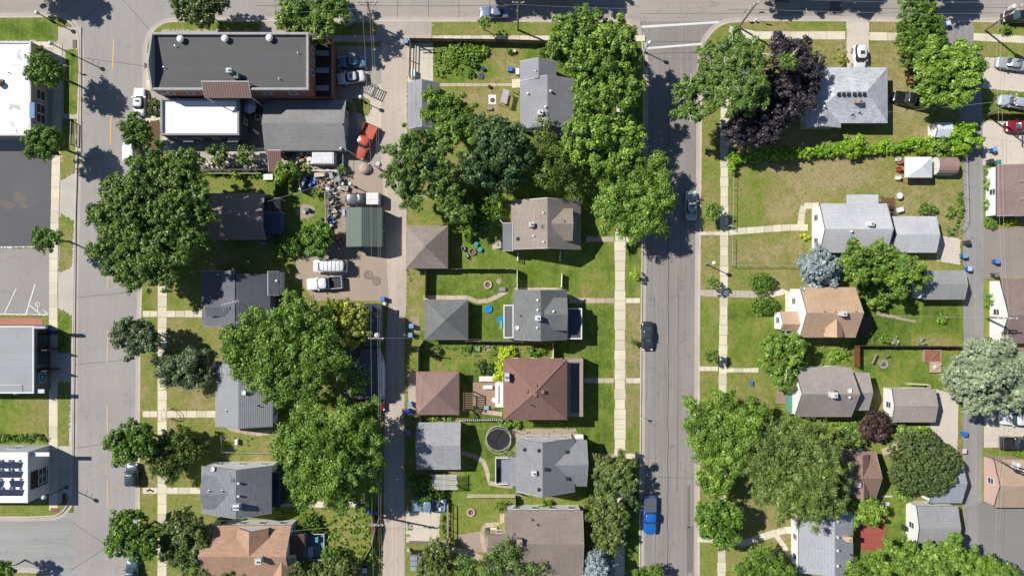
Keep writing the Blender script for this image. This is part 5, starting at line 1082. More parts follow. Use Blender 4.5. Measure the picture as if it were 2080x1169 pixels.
shrub('yellow green bush along the dark fence above the brown roofed house', 478, 354, 9, 1.2, 'lime'); shrub('dim bush behind the navy back porch', 575, 500, 22, 2.2, 'street', extra=[(600, 490, 16, .8)]); shrub('leafy bush below the round bushy tree', 598, 507, 14, 2.0, 'street')
shrub('red and green flower bush beside the white sedan', 311, 214, 13, 1.1, 'yew', yr=1.5); shrub('small bush at the gas meter of the brick building', 708, 213, 7, 1.4, 'maple'); shrub('creeper bush on the corner of the grey hall', 712, 220, 8, 1.8, 'maple')
shrub('bush by the light blue deck of the tan shingled house', 625, 1060, 20, 2, 'street', extra=[(640, 1072, 14, .8)]); shrub('dense bush between the deck and the weedy yard', 672, 1130, 20, 3, 'street', extra=[(660, 1148, 18, .9)]); shrub('tall weeds at the alley corner below the blue bins', 752, 1130, 14, 1.6, 'street', yr=1.8)
tree('dark scraggly tree at the bottom edge beside the weedy yard', [(600, 1165, 30), (640, 1170, 30, .9), (690, 1165, 34)], 6, 'fine', 'olive')
# middle block, centre grove
tree('loose grey green tree leaning over the alley', [(830, 300, 44), (815, 350, 36, .9), (860, 350, 44, .95), (835, 395, 34, .85), (880, 310, 40), (905, 390, 38, .8), (930, 430, 30, .7), (900, 350, 40, .9)], 11, 'fine', 'locust', rz=.5, trunk=(880, 350), twigs=4)
tree('mid green tree over the yard between the narrow garage and the grey house', [(890, 225, 38), (930, 225, 40), (905, 265, 44), (945, 262, 34, .9), (880, 200, 24, .85)], 9.5, 'fine', 'maple')
tree('dense dark green maple in the centre of the grove', [(1010, 290, 48), (980, 330, 48, .97), (1030, 330, 48), (1000, 360, 36, .9), (1045, 285, 32, .92), (985, 265, 34, .9)], 12, 'coarse', 'dark', rz=.7)
tree('yellow tipped conifer between the dark maple and the bright maples', [(1105, 290, 26), (1130, 330, 34), (1115, 360, 32, .9), (1150, 350, 26, .85), (1160, 380, 22, .75), (1105, 260, 22, .9)], 11, 'sparse', 'yew', rz=1)
tree('bright green maple at the corner of the top street', [(1150, 70, 44), (1145, 110, 36, .9), (1195, 55, 42), (1250, 80, 46), (1200, 110, 56, 1.05), (1265, 130, 42), (1220, 170, 56), (1265, 190, 42, .95), (1190, 200, 36, .9)], 13, 'coarse', 'maple', rz=.55, trunk=(1215, 130))
tree('bright green maple between the corner maple and the street side maple', [(1190, 265, 46), (1235, 265, 50), (1275, 265, 36, .9), (1165, 300, 34, .9), (1215, 310, 48), (1270, 310, 36, .9)], 12, 'coarse', 'bright', rz=.55)
tree('street side maple beside the silver sedan', [(1270, 345, 44), (1318, 350, 46), (1334, 390, 36, .95), (1280, 400, 56, 1.05), (1320, 440, 44, .95), (1255, 440, 40, .9), (1290, 465, 26, .85), (1235, 400, 34, .9)], 9.6, 'tuft', 'maple', rz=.55, trunk=(1290, 420))
shrub('low dark shrub mass under the grove', 970, 440, 40, 2.2, 'street', 'std', extra=[(930, 420, 34, .9), (1000, 420, 30, .9), (955, 470, 18, .7)])
tree('young tree by the top street sidewalk', [(985, 44, 12), (978, 48, 9, .9)], 3.6, 'shrub', 'bright')
tree('tiny lime green sapling on the verge east of the lawn', [(1290, 557, 10)], 2.4, 'shrub', 'lime'); tree('tiny dark sapling by the kerb beside the charcoal sedan', [(1286, 694, 6)], 1.6, 'shrub', 'street')
gs = 'young trees on the east verge'
tree('young tree on the east verge beside the silver sedan', [(1449, 428, 18), (1444, 434, 12, .9)], 4.6, 'fine', 'maple', group=gs); tree('young tree on the east verge below the globe lamp', [(1447, 574, 13)], 3.8, 'shrub', 'maple', group=gs); tree('young dark tree on the east verge beside the long lawn', [(1446, 720, 14)], 4, 'shrub', 'street', group=gs)
shrub('lush vegetable plants below the long wooden fence', 945, 105, 22, 1.3, 'bright', extra=[(925, 98, 14, .9), (965, 108, 14, .9), (915, 115, 16, .8), (985, 105, 10, .7)]); shrub('grassy weed clump west of the vegetable plants', 905, 120, 22, .7, 'bright', extra=[(900, 142, 16, .8)])
shrub('spiky plant beside the white pot', 1036, 104, 7, .9, 'maple'); shrub('spiky plant near the north end of the grey house', 1105, 104, 12, 1.1, 'maple'); shrub('leafy plants by the garden ornament', 960, 130, 12, 1, 'street', extra=[(955, 150, 9, .8)])
shrub('chartreuse bush against the brown hip roofed house', 1022, 745, 18, 1.8, 'gold', 'shrub', extra=[(1030, 718, 16, .95), (1012, 765, 12, .9)]); shrub('hosta like bush behind the white planter bench', 975, 745, 14, 1.2, 'dark', extra=[(1000, 748, 12, .9)])
shrub('small bush south of the long board fence', 1086, 716, 13, 1.1, 'street', extra=[(1103, 712, 8, .8)]); shrub('reddish yellow bush by the alley gate', 885, 716, 13, 1.0, 'olive'); shrub('row of low green plants beneath the board fence', 952, 706, 14, .8, 'street', yr=.6); shrub('plants along the back of the brown garage', 880, 850, 14, 1, 'bright', extra=[(910, 852, 12, .9), (862, 848, 10, .8)]); shrub('leafy plants between pergola and picket fence', 962, 838, 12, 1, 'maple')
shrub('round clipped bush at the corner of the ranch house', 1018, 1028, 12, 1.8, 'maple', 'trim'); shrub('leafy bush along the path north of the ranch house', 1107, 1024, 16, 1.4, 'bright', yr=.6); shrub('bushes at the north edge of the trampoline', 1030, 860, 10, 1.2, 'bright', extra=[(1050, 862, 9, .9), (1018, 862, 8, .8)])
shrub('overgrown bush below the slatted lean to', 870, 990, 24, 2.6, 'street', extra=[(845, 975, 16, .8), (855, 1010, 16, .9), (890, 1000, 14, .7)]); shrub('yellowish bush beside the grey cross gabled house', 1198, 1020, 14, 1.6, 'olive'); shrub('weeds growing between drive and plank fence', 901, 1070, 9, .9, 'maple', yr=2.6)
tree('dark round tree beside the grey cross gabled house', [(1225, 945, 32), (1260, 955, 34), (1235, 980, 34, .95), (1270, 985, 26, .9), (1245, 960, 34)], 6.5, 'fine', 'olive')
tree('olive tree north of the small spruce', [(1218, 1040, 34), (1240, 1070, 40), (1222, 1095, 34, .9), (1255, 1040, 26, .85), (1240, 1100, 26, .85)], 6, 'fine', 'olive'); shrub('dark hedge bush by the kerb next to the bright blue pickup', 1286, 1020, 13, 2, 'dark', yr=1.6, sty='std')
tree('small pale blue spruce at the bottom edge of the middle block', [(1215, 1150, 34), (1215, 1150, 20, 1.2)], 7, 'spruce', 'spruce', rz=.9, cat='spruce', name='spruce_tree')
tree('thin greyish tree spilling over the ranch house roof', [(1030, 1115, 28), (1005, 1150, 36, .95), (1060, 1155, 36, .9), (950, 1150, 30, .8), (1090, 1160, 22, .8)], 8.5, 'sparse', 'locust'); tree('greyish tree beside the small metal shed', [(885, 1120, 28), (870, 1150, 26, .9), (905, 1155, 28, .9)], 5.5, 'fine', 'olive')
shrub('tree foliage at the bottom edge near the kerb below the bright blue pickup', 1330, 1170, 22, 4, 'street', 'std', 'tree', 'tree', extra=[(1300, 1165, 18, .8)])
# east block
tree('thinning locust with bare branches over the street corner', [(1490, 90, 36), (1450, 110, 32, .9), (1520, 110, 34, .95), (1430, 160, 34, .9), (1480, 150, 44), (1395, 185, 30, .8), (1450, 195, 40, .92), (1400, 225, 32, .8), (1530, 160, 40), (1500, 200, 36), (1535, 205, 30, .85), (1600, 125, 18, 1.05)], 14.5, 'fine', 'locust', rz=.45, trunk=(1485, 160), twigs=20)
tree('dark purple maple behind the thinning locust', [(1600, 120, 40), (1635, 145, 36, .9), (1590, 165, 44), (1550, 240, 46), (1510, 250, 40, .95), (1590, 215, 48), (1620, 200, 38, .92), (1560, 268, 32, .85), (1495, 268, 28, .8), (1642, 175, 28, .85), (1530, 275, 26, .8), (1625, 105, 30, .9), (1580, 90, 24, .9)], 10.5, 'std', 'purple', rz=.6, trunk=(1575, 200))
tree('dark green tree column on the top verge in the upper right', [(1862, 8, 34), (1862, 45, 38), (1850, 75, 28, .9), (1885, 65, 32, .95), (1862, 100, 36), (1895, 90, 26, .9)], 8, 'dense', 'street', rz=.8)
tree('big bright yellow green maple beside the black pickup', [(1925, 125, 46, 1.03), (1890, 155, 36, .95), (1955, 120, 36, .95), (1960, 160, 38, .97), (1920, 180, 42), (1895, 110, 34, .95), (1975, 140, 24, .85), (1950, 195, 24, .85), (1885, 190, 24, .85)], 10, 'coarse', 'bright', rz=.6)
tree('blue spruce beside the whitish grey house', [(1662, 545, 46), (1662, 545, 28, 1.25)], 6.5, 'spruce', 'spruce', rz=.8, cat='spruce', name='spruce_tree')
tree('leafy multi stemmed tree below the whitish grey house', [(1735, 510, 26, .95), (1780, 508, 28), (1745, 548, 30), (1790, 550, 32), (1840, 548, 34, .95), (1865, 560, 26, .85), (1805, 525, 24), (1825, 580, 26, .8), (1722, 530, 20, .8)], 10, 'fine', 'maple', rz=.6)
shrub('round lilac bush east of the peach roofed house', 1785, 602, 26, 2.6, 'maple', 'std'); shrub('small bush on the lawn below the grey alley garage', 1914, 647, 10, 1, 'bright')
gb = 'clipped round shrubs flanking the front walk'
shrub('upper clipped round shrub flanking the front walk', 1546, 574, 27, 2.2, 'street', 'trim', group=gb, yr=.75); shrub('lower clipped round shrub flanking the front walk', 1550, 618, 27, 2.2, 'street', 'trim', group=gb, yr=.75)
tree('bushy tree in front of the beige grey house', [(1590, 722, 48), (1575, 698, 26), (1610, 700, 28), (1590, 768, 26, .85)], 7.5, 'std', 'maple', twigs=2)
tree('bright spiky tree over the east pavement', [(1420, 845, 40), (1470, 830, 36), (1520, 850, 40, .95), (1430, 890, 34, .9), (1465, 880, 46), (1505, 885, 34, .95), (1450, 935, 36, .92), (1490, 930, 34, .9), (1440, 970, 28, .8), (1460, 985, 24, .8)], 11, 'tuft', 'maple', rz=.5)
tree('huge olive green willow in the middle of the east yards', [(1580, 900, 46), (1630, 890, 50), (1670, 910, 46, .95), (1545, 950, 44, .9), (1600, 960, 60, 1.05), (1660, 970, 54), (1700, 970, 36, .85), (1600, 1020, 46, .92), (1650, 1030, 44, .9), (1690, 1015, 36, .85), (1560, 1000, 36, .88)], 13.5, 'needle', 'willow', rz=.5)
tree('round dark street tree below the spiky tree', [(1460, 1058, 50), (1440, 1045, 30), (1485, 1050, 28), (1470, 1085, 28)], 8.5, 'std', 'street')
tree('leafy tree at the bottom edge beside the light grey ribbed house', [(1545, 1140, 30), (1520, 1165, 34), (1580, 1165, 36)], 8, 'tuft', 'maple')
tree('small leafy tree beside the red patio', [(1752, 1028, 28), (1778, 1036, 22, .95), (1740, 1050, 20, .9), (1765, 1052, 18, .9)], 5, 'std', 'bright')
tree('large round evergreen looking tree beside the brown house', [(1872, 940, 67, 1, .98), (1890, 948, 52, .97)], 7, 'dome', 'dome', rz=.7)
tree('purple leaved bush tree beside the beige garage', [(1778, 862, 34), (1760, 872, 20, .9)], 4.2, 'fine', 'plum'); shrub('rounded green bush east of the willow', 1726, 886, 29, 2.8, 'locust', 'std'); shrub('grey green bush beside the concrete apron', 1845, 882, 26, 2.6, 'locust', 'std'); shrub('bright yellow green bush beside the concrete apron', 1873, 878, 14, 1.8, 'lime')
tree('very large sage blue spruce across the right alley', [(1990, 755, 60, 1), (1950, 760, 46, .75), (2020, 720, 48, .78), (2040, 780, 56, .8), (1985, 800, 48, .75), (1990, 725, 40, .8), (2065, 745, 40, .7), (1995, 760, 34, 1.2), (2060, 800, 36, .65)], 13, 'spruce', 'sage', rz=.7, cat='spruce', name='spruce_tree', trunk=(1975, 745))
tree('wide dark green tree along the bottom edge of the east block', [(1830, 1130, 40), (1880, 1140, 46), (1925, 1125, 44), (1970, 1145, 44), (1780, 1150, 36, .9), (1735, 1160, 30, .8), (2020, 1160, 36, .9), (1900, 1165, 44)], 9, 'fine', 'maple', rz=.6)
tree('bushy tree top hanging over the right edge bottom corner', [(2055, 1172, 20, 1)], 6, 'std', 'street')
shrub('bright bush at the end of the vine hedge by the alley', 1957, 280, 34, 3.2, 'vine', 'std', extra=[(1945, 300, 20, .8)]); shrub('round bush rising from the vine hedge behind the tan lawn', 1732, 297, 26, 2.6, 'vine', 'std'); shrub('small tree over the white shed', 1905, 300, 20, 2.6, 'maple', 'std')
shrub('round dark bush at the top right corner lawn', 2042, 62, 10, 1.4, 'street'); shrub('rounded bush north of the garage at the tan lawn', 1884, 424, 20, 1.4, 'locust', yr=.6); shrub('potted looking plant ring on the tan lawn', 1930, 432, 11, .9, 'maple'); shrub('bush behind the hipped ranch house drive', 1712, 120, 8, 1, 'yellow', yr=1.6)
shrub('yellow flowering bush at the front walk corner', 1634, 478, 9, .8, 'gold'); shrub('hydrangea with pale flowers below the sloped yard', 1818, 693, 8, .9, 'sage'); shrub('second hydrangea with pale flowers nearer the alley', 1872, 694, 8, .9, 'sage'); shrub('bushy clump at the south fence of the peach house', 1797, 690, 12, 1.1, 'maple'); shrub('cottage plants behind the beige house', 1710, 715, 16, 1.2, 'bright', extra=[(1690, 725, 12, .8)])
shrub('white flowering bed plant against the mauve garage', 2010, 372, 12, 1.1, 'bright', yr=1.7, extra=[(2010, 415, 12, 1), (2008, 345, 9, .9)]); shrub('bushy bed below the mauve garage', 2014, 452, 12, 1, 'maple'); shrub('pale variegated plants below the mauve garage', 2050, 452, 14, .8, 'gold', yr=.5); shrub('climber beside the second mauve garage', 2008, 608, 9, 1.2, 'bright', yr=1.7)
shrub('bush in the south alley corner of the blue spruce', 2034, 705, 11, 1.4, 'street'); shrub('bright weeds behind the blue grey garage', 1838, 1008, 14, 1, 'bright', extra=[(1826, 1000, 9, .8)]); shrub('bush at the back of the white walled garage', 1838, 1090, 8, .9, 'maple'); shrub('small tree at the right edge above the salmon garage', 2078, 922, 12, 1.6, 'street')
for i, x in enumerate((1672, 1689, 1704, 1718, 1733)): shrub(['leftmost', 'second', 'third', 'fourth', 'rightmost'][i]+' clipped low shrub in the row below the beige grey house', x, 860, 7, .9, 'bright', 'trim', group='clipped low shrubs in a row', yr=.7)
# trees that stand just north of the frame and shade the top street
gn = 'trees north of the top street whose shade falls on the road'
for i, (x, y, r) in enumerate(((20, -60, 46), (60, -50, 34), (985, -62, 44), (1050, -66, 46), (1120, -64, 40), (1180, -70, 36), (1560, -64, 40), (1640, -66, 44), (1720, -66, 40), (1925, -46, 42))):
    tree('tree standing beyond the upper kerb that shades the top street', [(x, y, r), (x+r*.6, y-4, r*.7, .9)], 8.5, 'std', 'maple', group=gn)
# vine hedge on the fence of the east block
def scatter(name, poly, dens, h, ls, lm, label=None, cat=None, kind='stuff', cr=.25, nl=12):
    P = PX(poly); xs = [p.x for p in P]; ys = [p.y for p in P]; ar = abs(sum(P[i].x*P[(i+1) % len(P)].y-P[(i+1) % len(P)].x*P[i].y for i in range(len(P))))/2
    n = int(ar*dens); pts = []
    while len(pts) < n:
        x, y = random.uniform(min(xs), max(xs)), random.uniform(min(ys), max(ys)); c = False
        for i in range(len(P)):
            a, b_ = P[i], P[i-1]
            if (a.y > y) != (b_.y > y) and x < (b_.x-a.x)*(y-a.y)/(b_.y-a.y)+a.x: c = not c
        if c: pts.append((x, y, Z0+random.uniform(.3, 1)*h))
    C = np.array(pts); N3 = np.tile(np.array([0, 0, 1.]), (len(C), 1)); V, val = leaves(C, np.ones(len(C)), N3, (cr, 0, nl, ls, 1.1, 0, 0)); V[:, 2] = V[:, 2].clip(Z0+.02)
    loc = (C[:, 0].mean(), C[:, 1].mean(), Z0); o = leafmesh(name, V, val, LM[lm], None, loc, kind); return setp(o, label, cat)
def hedge(label, pts, w, h, lm, sty='shrub', name='hedge', cat='hedge'):
    lob = []; 
    for (x0, y0), (x1, y1) in zip(pts, pts[1:]):
        n = max(1, int(math.hypot(x1-x0, y1-y0)/(w*.8)))
        lob += [(x0+(x1-x0)*i/n, y0+(y1-y0)*i/n+random.uniform(-.15, .15)*w, w*random.uniform(.75, 1.2)*.6, random.uniform(.85, 1.1)) for i in range(n)]
    return tree(label, lob, h, sty, lm, cat, name, None, .9, limbs=False, zmin=.1, low=-.2)
hedge('bright green vine hedge along the fence north of the tan lawn', [(1487, 325), (1500, 318), (1600, 312), (1700, 302), (1800, 300), (1870, 292), (1930, 290)], 22, 1.9, 'vine', 'dense'); hedge('short vine hedge turning the corner by the pavement', [(1486, 322), (1487, 355)], 11, 1.8, 'vine', 'dense')
hedge('weedy strip along the curved fence by the right alley', [(1950, 395), (1951, 440), (1938, 465), (1918, 470)], 9, .9, 'maple'); hedge('weedy ground plants along the dark fence above the brown house', [(430, 352), (540, 356)], 10, .8, 'street'); hedge('low hedge above the white solar building', [(-10, 888), (95, 888)], 12, 1.0, 'maple')
scatter('ground_cover', [(905, 98), (990, 96), (985, 118), (950, 120), (940, 165), (905, 130)], 2.4, .6, .2, 'bright'); scatter('ground_cover', [(650, 1055), (760, 1040), (755, 1120), (700, 1165), (660, 1120)], 2.6, .5, .2, 'bright'); scatter('ground_cover', [(620, 1025), (740, 1035), (740, 1050), (630, 1050)], 1.2, .35, .17, 'bright')
scatter('ground_cover', [(858, 700), (1010, 698), (1010, 720), (858, 730)], 1.6, .35, .17, 'street'); scatter('ground_cover', [(936, 700), (1118, 698), (1118, 715), (936, 715)], 1.4, .4, .17, 'maple'); scatter('ground_cover', [(1038, 872), (1160, 868), (1180, 885), (1040, 884)], 1.5, .25, .14, 'sage')
scatter('ground_cover', [(1650, 700), (1728, 704), (1725, 742), (1650, 740)], 1.6, .4, .18, 'bright'); scatter('ground_cover', [(1735, 640), (1800, 640), (1800, 700), (1760, 700)], 1.4, .35, .18, 'street'); scatter('ground_cover', [(1800, 985), (1850, 995), (1840, 1015), (1800, 1005)], 2.2, .5, .18, 'bright'); scatter('ground_cover', [(470, 885), (560, 880), (560, 900), (470, 905)], 1.0, .25, .15, 'street')
scatter('ground_cover', [(1478, 86), (1560, 84), (1560, 130), (1478, 130)], .8, .3, .18, 'bright'); scatter('ground_cover', [(828, 1040), (832, 1040), (832, 1169), (826, 1169)], 2, .5, .17, 'maple'); scatter('ground_cover', [(826, 545), (835, 548), (835, 600), (826, 600)], 1.5, .3, .15, 'olive'); scatter('ground_cover', [(1662, 100), (1722, 96), (1722, 134), (1662, 134)], 1.2, .4, .18, 'bright')
import sys; print('LEAVES', NLEAF[0], file=sys.stderr)
# ------------------------------------------------ fences
m_fw = plain(A(168, 158, 138), .2, .85, scale=4); m_fdark = plain(A(96, 84, 70), .25, .9, scale=4); m_fred = plain(A(128, 76, 58), .2, .85, scale=4); m_galv = plain((.5, .51, .52), .1, .45, .5); m_fwhite = plain(A(236, 232, 222), .05, .6)
m_cream = plain(A(226, 214, 182), .08, .7)
def fence(label, pts, h=1.8, kind='board', mat=None, sp=2.4, cat='fence', name=None):
    mat = mat or m_fw; P = [Vector((p.x, p.y, Z0)) for p in PX(pts)]; c = P[0].lerp(P[-1], .5)
    name = name or {'board': 'board_fence', 'chain': 'chain_link_fence', 'rail': 'rail_fence', 'picket': 'picket_fence'}[kind]; o = thing(name, label, cat, c)
    for a, b in zip(P, P[1:]):
        L = (b-a).length; ang = math.atan2(b.y-a.y, b.x-a.x); n = max(1, round(L/sp)); d = (b-a)/L; side = Vector((-d.y, d.x, 0))
        for i in range(n+1): q = a+d*L*i/n; MB().rbox(q, .1 if kind != 'chain' else .05, .1 if kind != 'chain' else .05, Z0-.05, Z0+h+.06, ang).build('post', m_galv if kind == 'chain' else mat, o)
        mid = (a+b)/2
        if kind == 'board':
            mb = MB(); k = max(1, int(L/.16))
            for i in range(k): q = a+d*(i+.5)*L/k+side*.07; mb.rbox(q, L/k-.012, .025, Z0+.05, Z0+h+random.uniform(-.03, .03), ang)
            mb.build('fence_panel', mat, o)
            rl = MB()
            for z in (.4, h-.3): rl.rbox(mid+side*.02, L, .06, Z0+z, Z0+z+.09, ang)
            rl.build('rail', mat, o)
        elif kind == 'picket':
            mb = MB(); k = max(1, int(L/.32))
            for i in range(k): q = a+d*(i+.5)*L/k+side*.05; mb.rbox(q, .12, .14, Z0+.05, Z0+h, ang)
            for z in (.3, h-.25): mb.rbox(mid, L, .05, Z0+z, Z0+z+.08, ang)
            mb.build('pickets', mat, o)
        elif kind == 'rail':
            mb = MB()
            for z in (.35, .75, h-.06): mb.rbox(mid+side*.05, L, .06, Z0+z, Z0+z+.13, ang)
            mb.rbox(mid, L, .16, Z0+h, Z0+h+.04, ang); mb.build('rail', mat, o)
        else:
            MB().tube([a+Vector((0, 0, h)), b+Vector((0, 0, h))], .032, 6).build('top_rail', m_galv, o)
            mb = MB(); k = max(2, int(L/.3))
            for i in range(k):
                for s_ in (0, 1):
                    q0 = a+d*L*i/k; q1 = a+d*min(L, L*i/k+.6); z0_, z1_ = (.05, h-.05) if s_ else (h-.05, .05)
                    mb.add([q0+Vector((0, 0, z0_)), q1+Vector((0, 0, z1_)), q1+Vector((0, 0, z1_))+side*.008, q0+Vector((0, 0, z0_))+side*.008], [(0, 1, 2, 3)])
            mb.build('mesh', m_galv, o)
    return o
fence('long dark weathered board fence along the top street garden', [(836, 88), (1010, 90), (1122, 93)], 1.8, 'board', m_fdark)
fence('short dark fence closing the garden towards the alley', [(836, 88), (834, 160)], 1.4, 'rail', m_fdark); fence('short white end fence by the corner maple', [(1125, 93), (1126, 125)], 1.3, 'rail', m_fwhite)
fence('board fence running east from the taupe hip garage', [(867, 547), (960, 547), (1029, 547)], 1.7, 'board', m_fw); fence('board fence at the west end of the fire pit lawn', [(867, 549), (866, 604)], 1.7, 'board', m_fdark); fence('white fence between the taupe house and the fire pit lawn', [(1031, 546), (1050, 548), (1050, 585)], 1.8, 'board', m_fwhite)
fence('thin white fence line between the two front lawns', [(1140, 556), (1139, 583)], 1.3, 'board', m_fwhite); fence('thin white rail south of the taupe house wall', [(1137, 512), (1136, 530)], 1.0, 'rail', m_fwhite); fence('white stair rail by the front porch of the taupe house', [(1052, 512), (1051, 530)], 1.2, 'rail', m_fwhite)
fence('long weathered board fence south of the dark grey house', [(948, 691), (1030, 692), (1120, 693)], 1.9, 'board', m_fw); fence('board fence return beside the brown hip roofed house', [(1122, 694), (1122, 726)], 1.9, 'board', m_cream); fence('bent board fence on the alley north of the pinkish garage', [(862, 690), (852, 703), (851, 752)], 1.8, 'board', m_fw)
fence('white picket fence between pergola garden and trampoline lawn', [(935, 851), (1020, 850)], 1.1, 'picket', m_fwhite); fence('cream post and rail fence along the fire pit lawn', [(950, 1002), (1046, 1002)], 1.3, 'rail', m_cream); fence('white gate panels beside the grey cross gabled house', [(1048, 998), (1060, 1002)], 1.2, 'picket', m_fwhite)
fence('weathered plank fence between drive and fire pit lawn', [(911, 1018), (911, 1100)], 1.6, 'rail', m_fw); fence('grey plank fence south of the cluttered pickup drive', [(832, 1097), (908, 1100)], 1.4, 'board', m_fw); fence('low fence at the bottom between the grey trees', [(900, 1151), (945, 1153)], 1.2, 'rail', m_fred)
fence('thin white gate post rail by the pergola garden corner', [(856, 845), (856, 856)], 1.2, 'rail', m_fwhite); fence('short board fence south of the grey cross gabled house', [(1046, 1006), (1046, 1030)], 1.5, 'board', m_fw)
fence('dark iron fence south of the pale patio', [(400, 348), (545, 348)], 1.5, 'rail', m_dark); fence('old board fence beside the navy back porch', [(566, 352), (567, 396)], 1.7, 'board', m_fdark); fence('white sill fence above the brown roofed house', [(430, 354), (535, 354)], .8, 'rail', m_fw)
fence('slatted wooden wall of the cluttered yard', [(612, 348), (613, 372), (619, 393)], 1.7, 'board', m_fw); fence('white rail of the cluttered yard', [(640, 350), (690, 350)], 1.5, 'rail', m_fwhite); fence('wire fence on the east edge of the cluttered yard', [(692, 351), (695, 380)], 1.5, 'chain'); fence('low timber edging fence below the cluttered yard', [(664, 392), (667, 470)], 1.0, 'rail', m_fw)
fence('wire fence around the camper shell strip', [(702, 308), (702, 345)], 1.5, 'chain'); fence('thin wire fence in the yard above the streaked shingle house', [(456, 882), (457, 914), (560, 916)], 1.1, 'chain')
fence('chain link fence beside the east pavement', [(1485, 356), (1483, 465)], 1.2, 'chain'); fence('chain link fence around the small east lawn', [(1482, 480), (1482, 539), (1620, 540)], 1.2, 'chain'); fence('curving chain link fence on the right alley', [(1951, 318), (1953, 400), (1954, 448), (1944, 464), (1926, 474), (1914, 464)], 1.3, 'chain')
fence('brown board fence along the fire pit yard of the beige house', [(1733, 701), (1840, 702), (1944, 703)], 1.7, 'board', m_fdark); fence('brown gate panels west of the fire pit yard', [(1733, 703), (1733, 742)], 1.7, 'board', m_fred); fence('slatted deck screen behind the beige garage', [(1840, 778), (1881, 780), (1881, 787)], 1.1, 'picket', m_cream)
fence('dark brown board fence between the two upper right drives', [(2003, 238), (2090, 239)], 1.8, 'board', m_fred); fence('leaning weathered fence around the weedy yard', [(758, 1038), (765, 1066), (758, 1100), (742, 1128), (728, 1142)], 1.6, 'board', m_fw); fence('white railing around the corner of the beige garage apron', [(1600, 745), (1600, 790)], .9, 'rail', m_fwhite)
fence('low black chain around the front walk of the ranch house', [(1475, 460), (1484, 460)], 1.0, 'rail', m_galv); fence('thin wire fence at the edge of the black parking lot', [(153, 250), (152, 296)], .9, 'rail', m_dark)
# ------------------------------------------------ poles, lamps, wires
m_pole = plain(A(168, 156, 142), .15, .85, scale=3); m_metal = plain((.32, .33, .34), .1, .45, .6); m_globe = plain(A(232, 240, 232), .02, .25)
def utility(label, bx, by, h, tip=None, arm=0, aw=2.4, tr=0, lean=None, group='wooden utility poles'):
    """tip: where the top is seen (px); arm: angle of the crossarm"""
    B = W(bx, by); B.z = Z0; T = W(*tip, h) if tip else Vector((B.x, B.y, h)); o = thing('utility_pole', label, 'utility pole', B, group)
    MB().tube([B-Vector((0, 0, .2)), B.lerp(T, .5), T], [.17, .145, .11], 10).build('pole', m_pole, o)
    for k in range(1 if aw < 2 else 2):
        C = T-(T-B).normalized()*(.3+k*.9); MB().rbox(C, aw*(1-.2*k), .12, C.z-.07, C.z+.07, R(arm)).build('crossarm', m_pole, o)
        for i in range(4 if k == 0 else 2):
            x = (i/(3 if k == 0 else 1)-.5)*aw*.86*(1-.2*k); MB().lathe(C+Vector((math.cos(R(arm))*x, math.sin(R(arm))*x, .07)), [(.05, 0), (.09, .06), (.06, .1), (.09, .15), (.04, .2)], 8).build('insulator', m_trim, o)
    for k in range(tr):
        C = T-(T-B).normalized()*(1.4); a = R(arm+90+k*160); C = C+Vector((math.cos(a)*.5, math.sin(a)*.5, -.6)); MB().lathe(C, [(.28, 0), (.36, .08), (.36, .95), (.3, 1.05), (.12, 1.12)], 14).build('transformer', plain(A(214, 214, 210)), o)
    return T
T1_ = utility('utility pole leaning over the top street from the long fence verge', 1052, 62, 10, (1053, -3), 0, 2.2)
T2_ = utility('leaning utility pole at the corner by the thinning locust', 1500, 56, 10, (1537, 6), 30, 2.4)
T3_ = utility('pale utility pole on the top right verge with tangled top', 2000, 62, 10.5, (2072, 14), 40, 3, 1)
T4_ = utility('utility pole with lamp arm beside the wooden fence at the upper right', 2004, 234, 9.5, (2066, 202), 90, 1.8)
T5_ = utility('utility pole beside the bright white wall of the mauve garage', 2003, 644, 9.5, (2046, 646), 0, 3.2)
T6_ = utility('utility pole with white transformer by the salmon garage', 2003, 921, 10, (2074, 954), -20, 3, 1)
T7_ = utility('utility pole with white transformer beside the boulder', 783, 352, 9.5, (764, 338), -20, 2.6, 1)
T8_ = utility('utility pole with white transformer above the boat trailer', 778, 692, 9.5, (764, 686), 0, 2.4, 1)
T9_ = utility('utility pole at the alley mouth on the top street', 757, 50, 9.5, (746, 3), 0, 3)
T10_ = utility('utility pole in the weedy corner by the blue bins', 772, 1048, 8.5, (766, 1066), 0, 2)
def wire(label, a, b, sag=.5, r=.011, group='overhead wires'):
    pts = [Vector(a).lerp(Vector(b), t/14)-Vector((0, 0, sag*4*(t/14)*(1-t/14))) for t in range(15)]; c = pts[7]
    o = MB().tube(pts, r, 5, False).build('power_line', plain(A(200, 198, 192), .05, .5), loc=tuple(c)); return setp(o, label, 'power line', group)
V3 = lambda x, y, z=0: Vector((x, y, z))
def mid_(bx, by, T, f): B = W(bx, by); return B.lerp(T, f)
E3_, E4_, E6_ = mid_(2000, 63, T3_, .5), mid_(2004, 234, T4_, .5), mid_(2003, 921, T6_, .5)
for nm, seq, dx in (('west alley', [T9_, T7_, T8_, T10_, W(770, 1330, 9)], (-.8, .2, .5)), ('east alley', [W(2040, -160, 6), E3_, E4_, T5_, E6_, W(2024, 1330, 6)], (-.3, .3))):
    for i, d in enumerate(dx):
        for j, (a, b) in enumerate(zip(seq, seq[1:])): wire(('first', 'second', 'third')[i]+' wire from the west on span '+str(j+1)+' along the '+nm, a+V3(d, 0, -.1), b+V3(d, 0, -.1), .45, group='overhead wires along the '+nm)
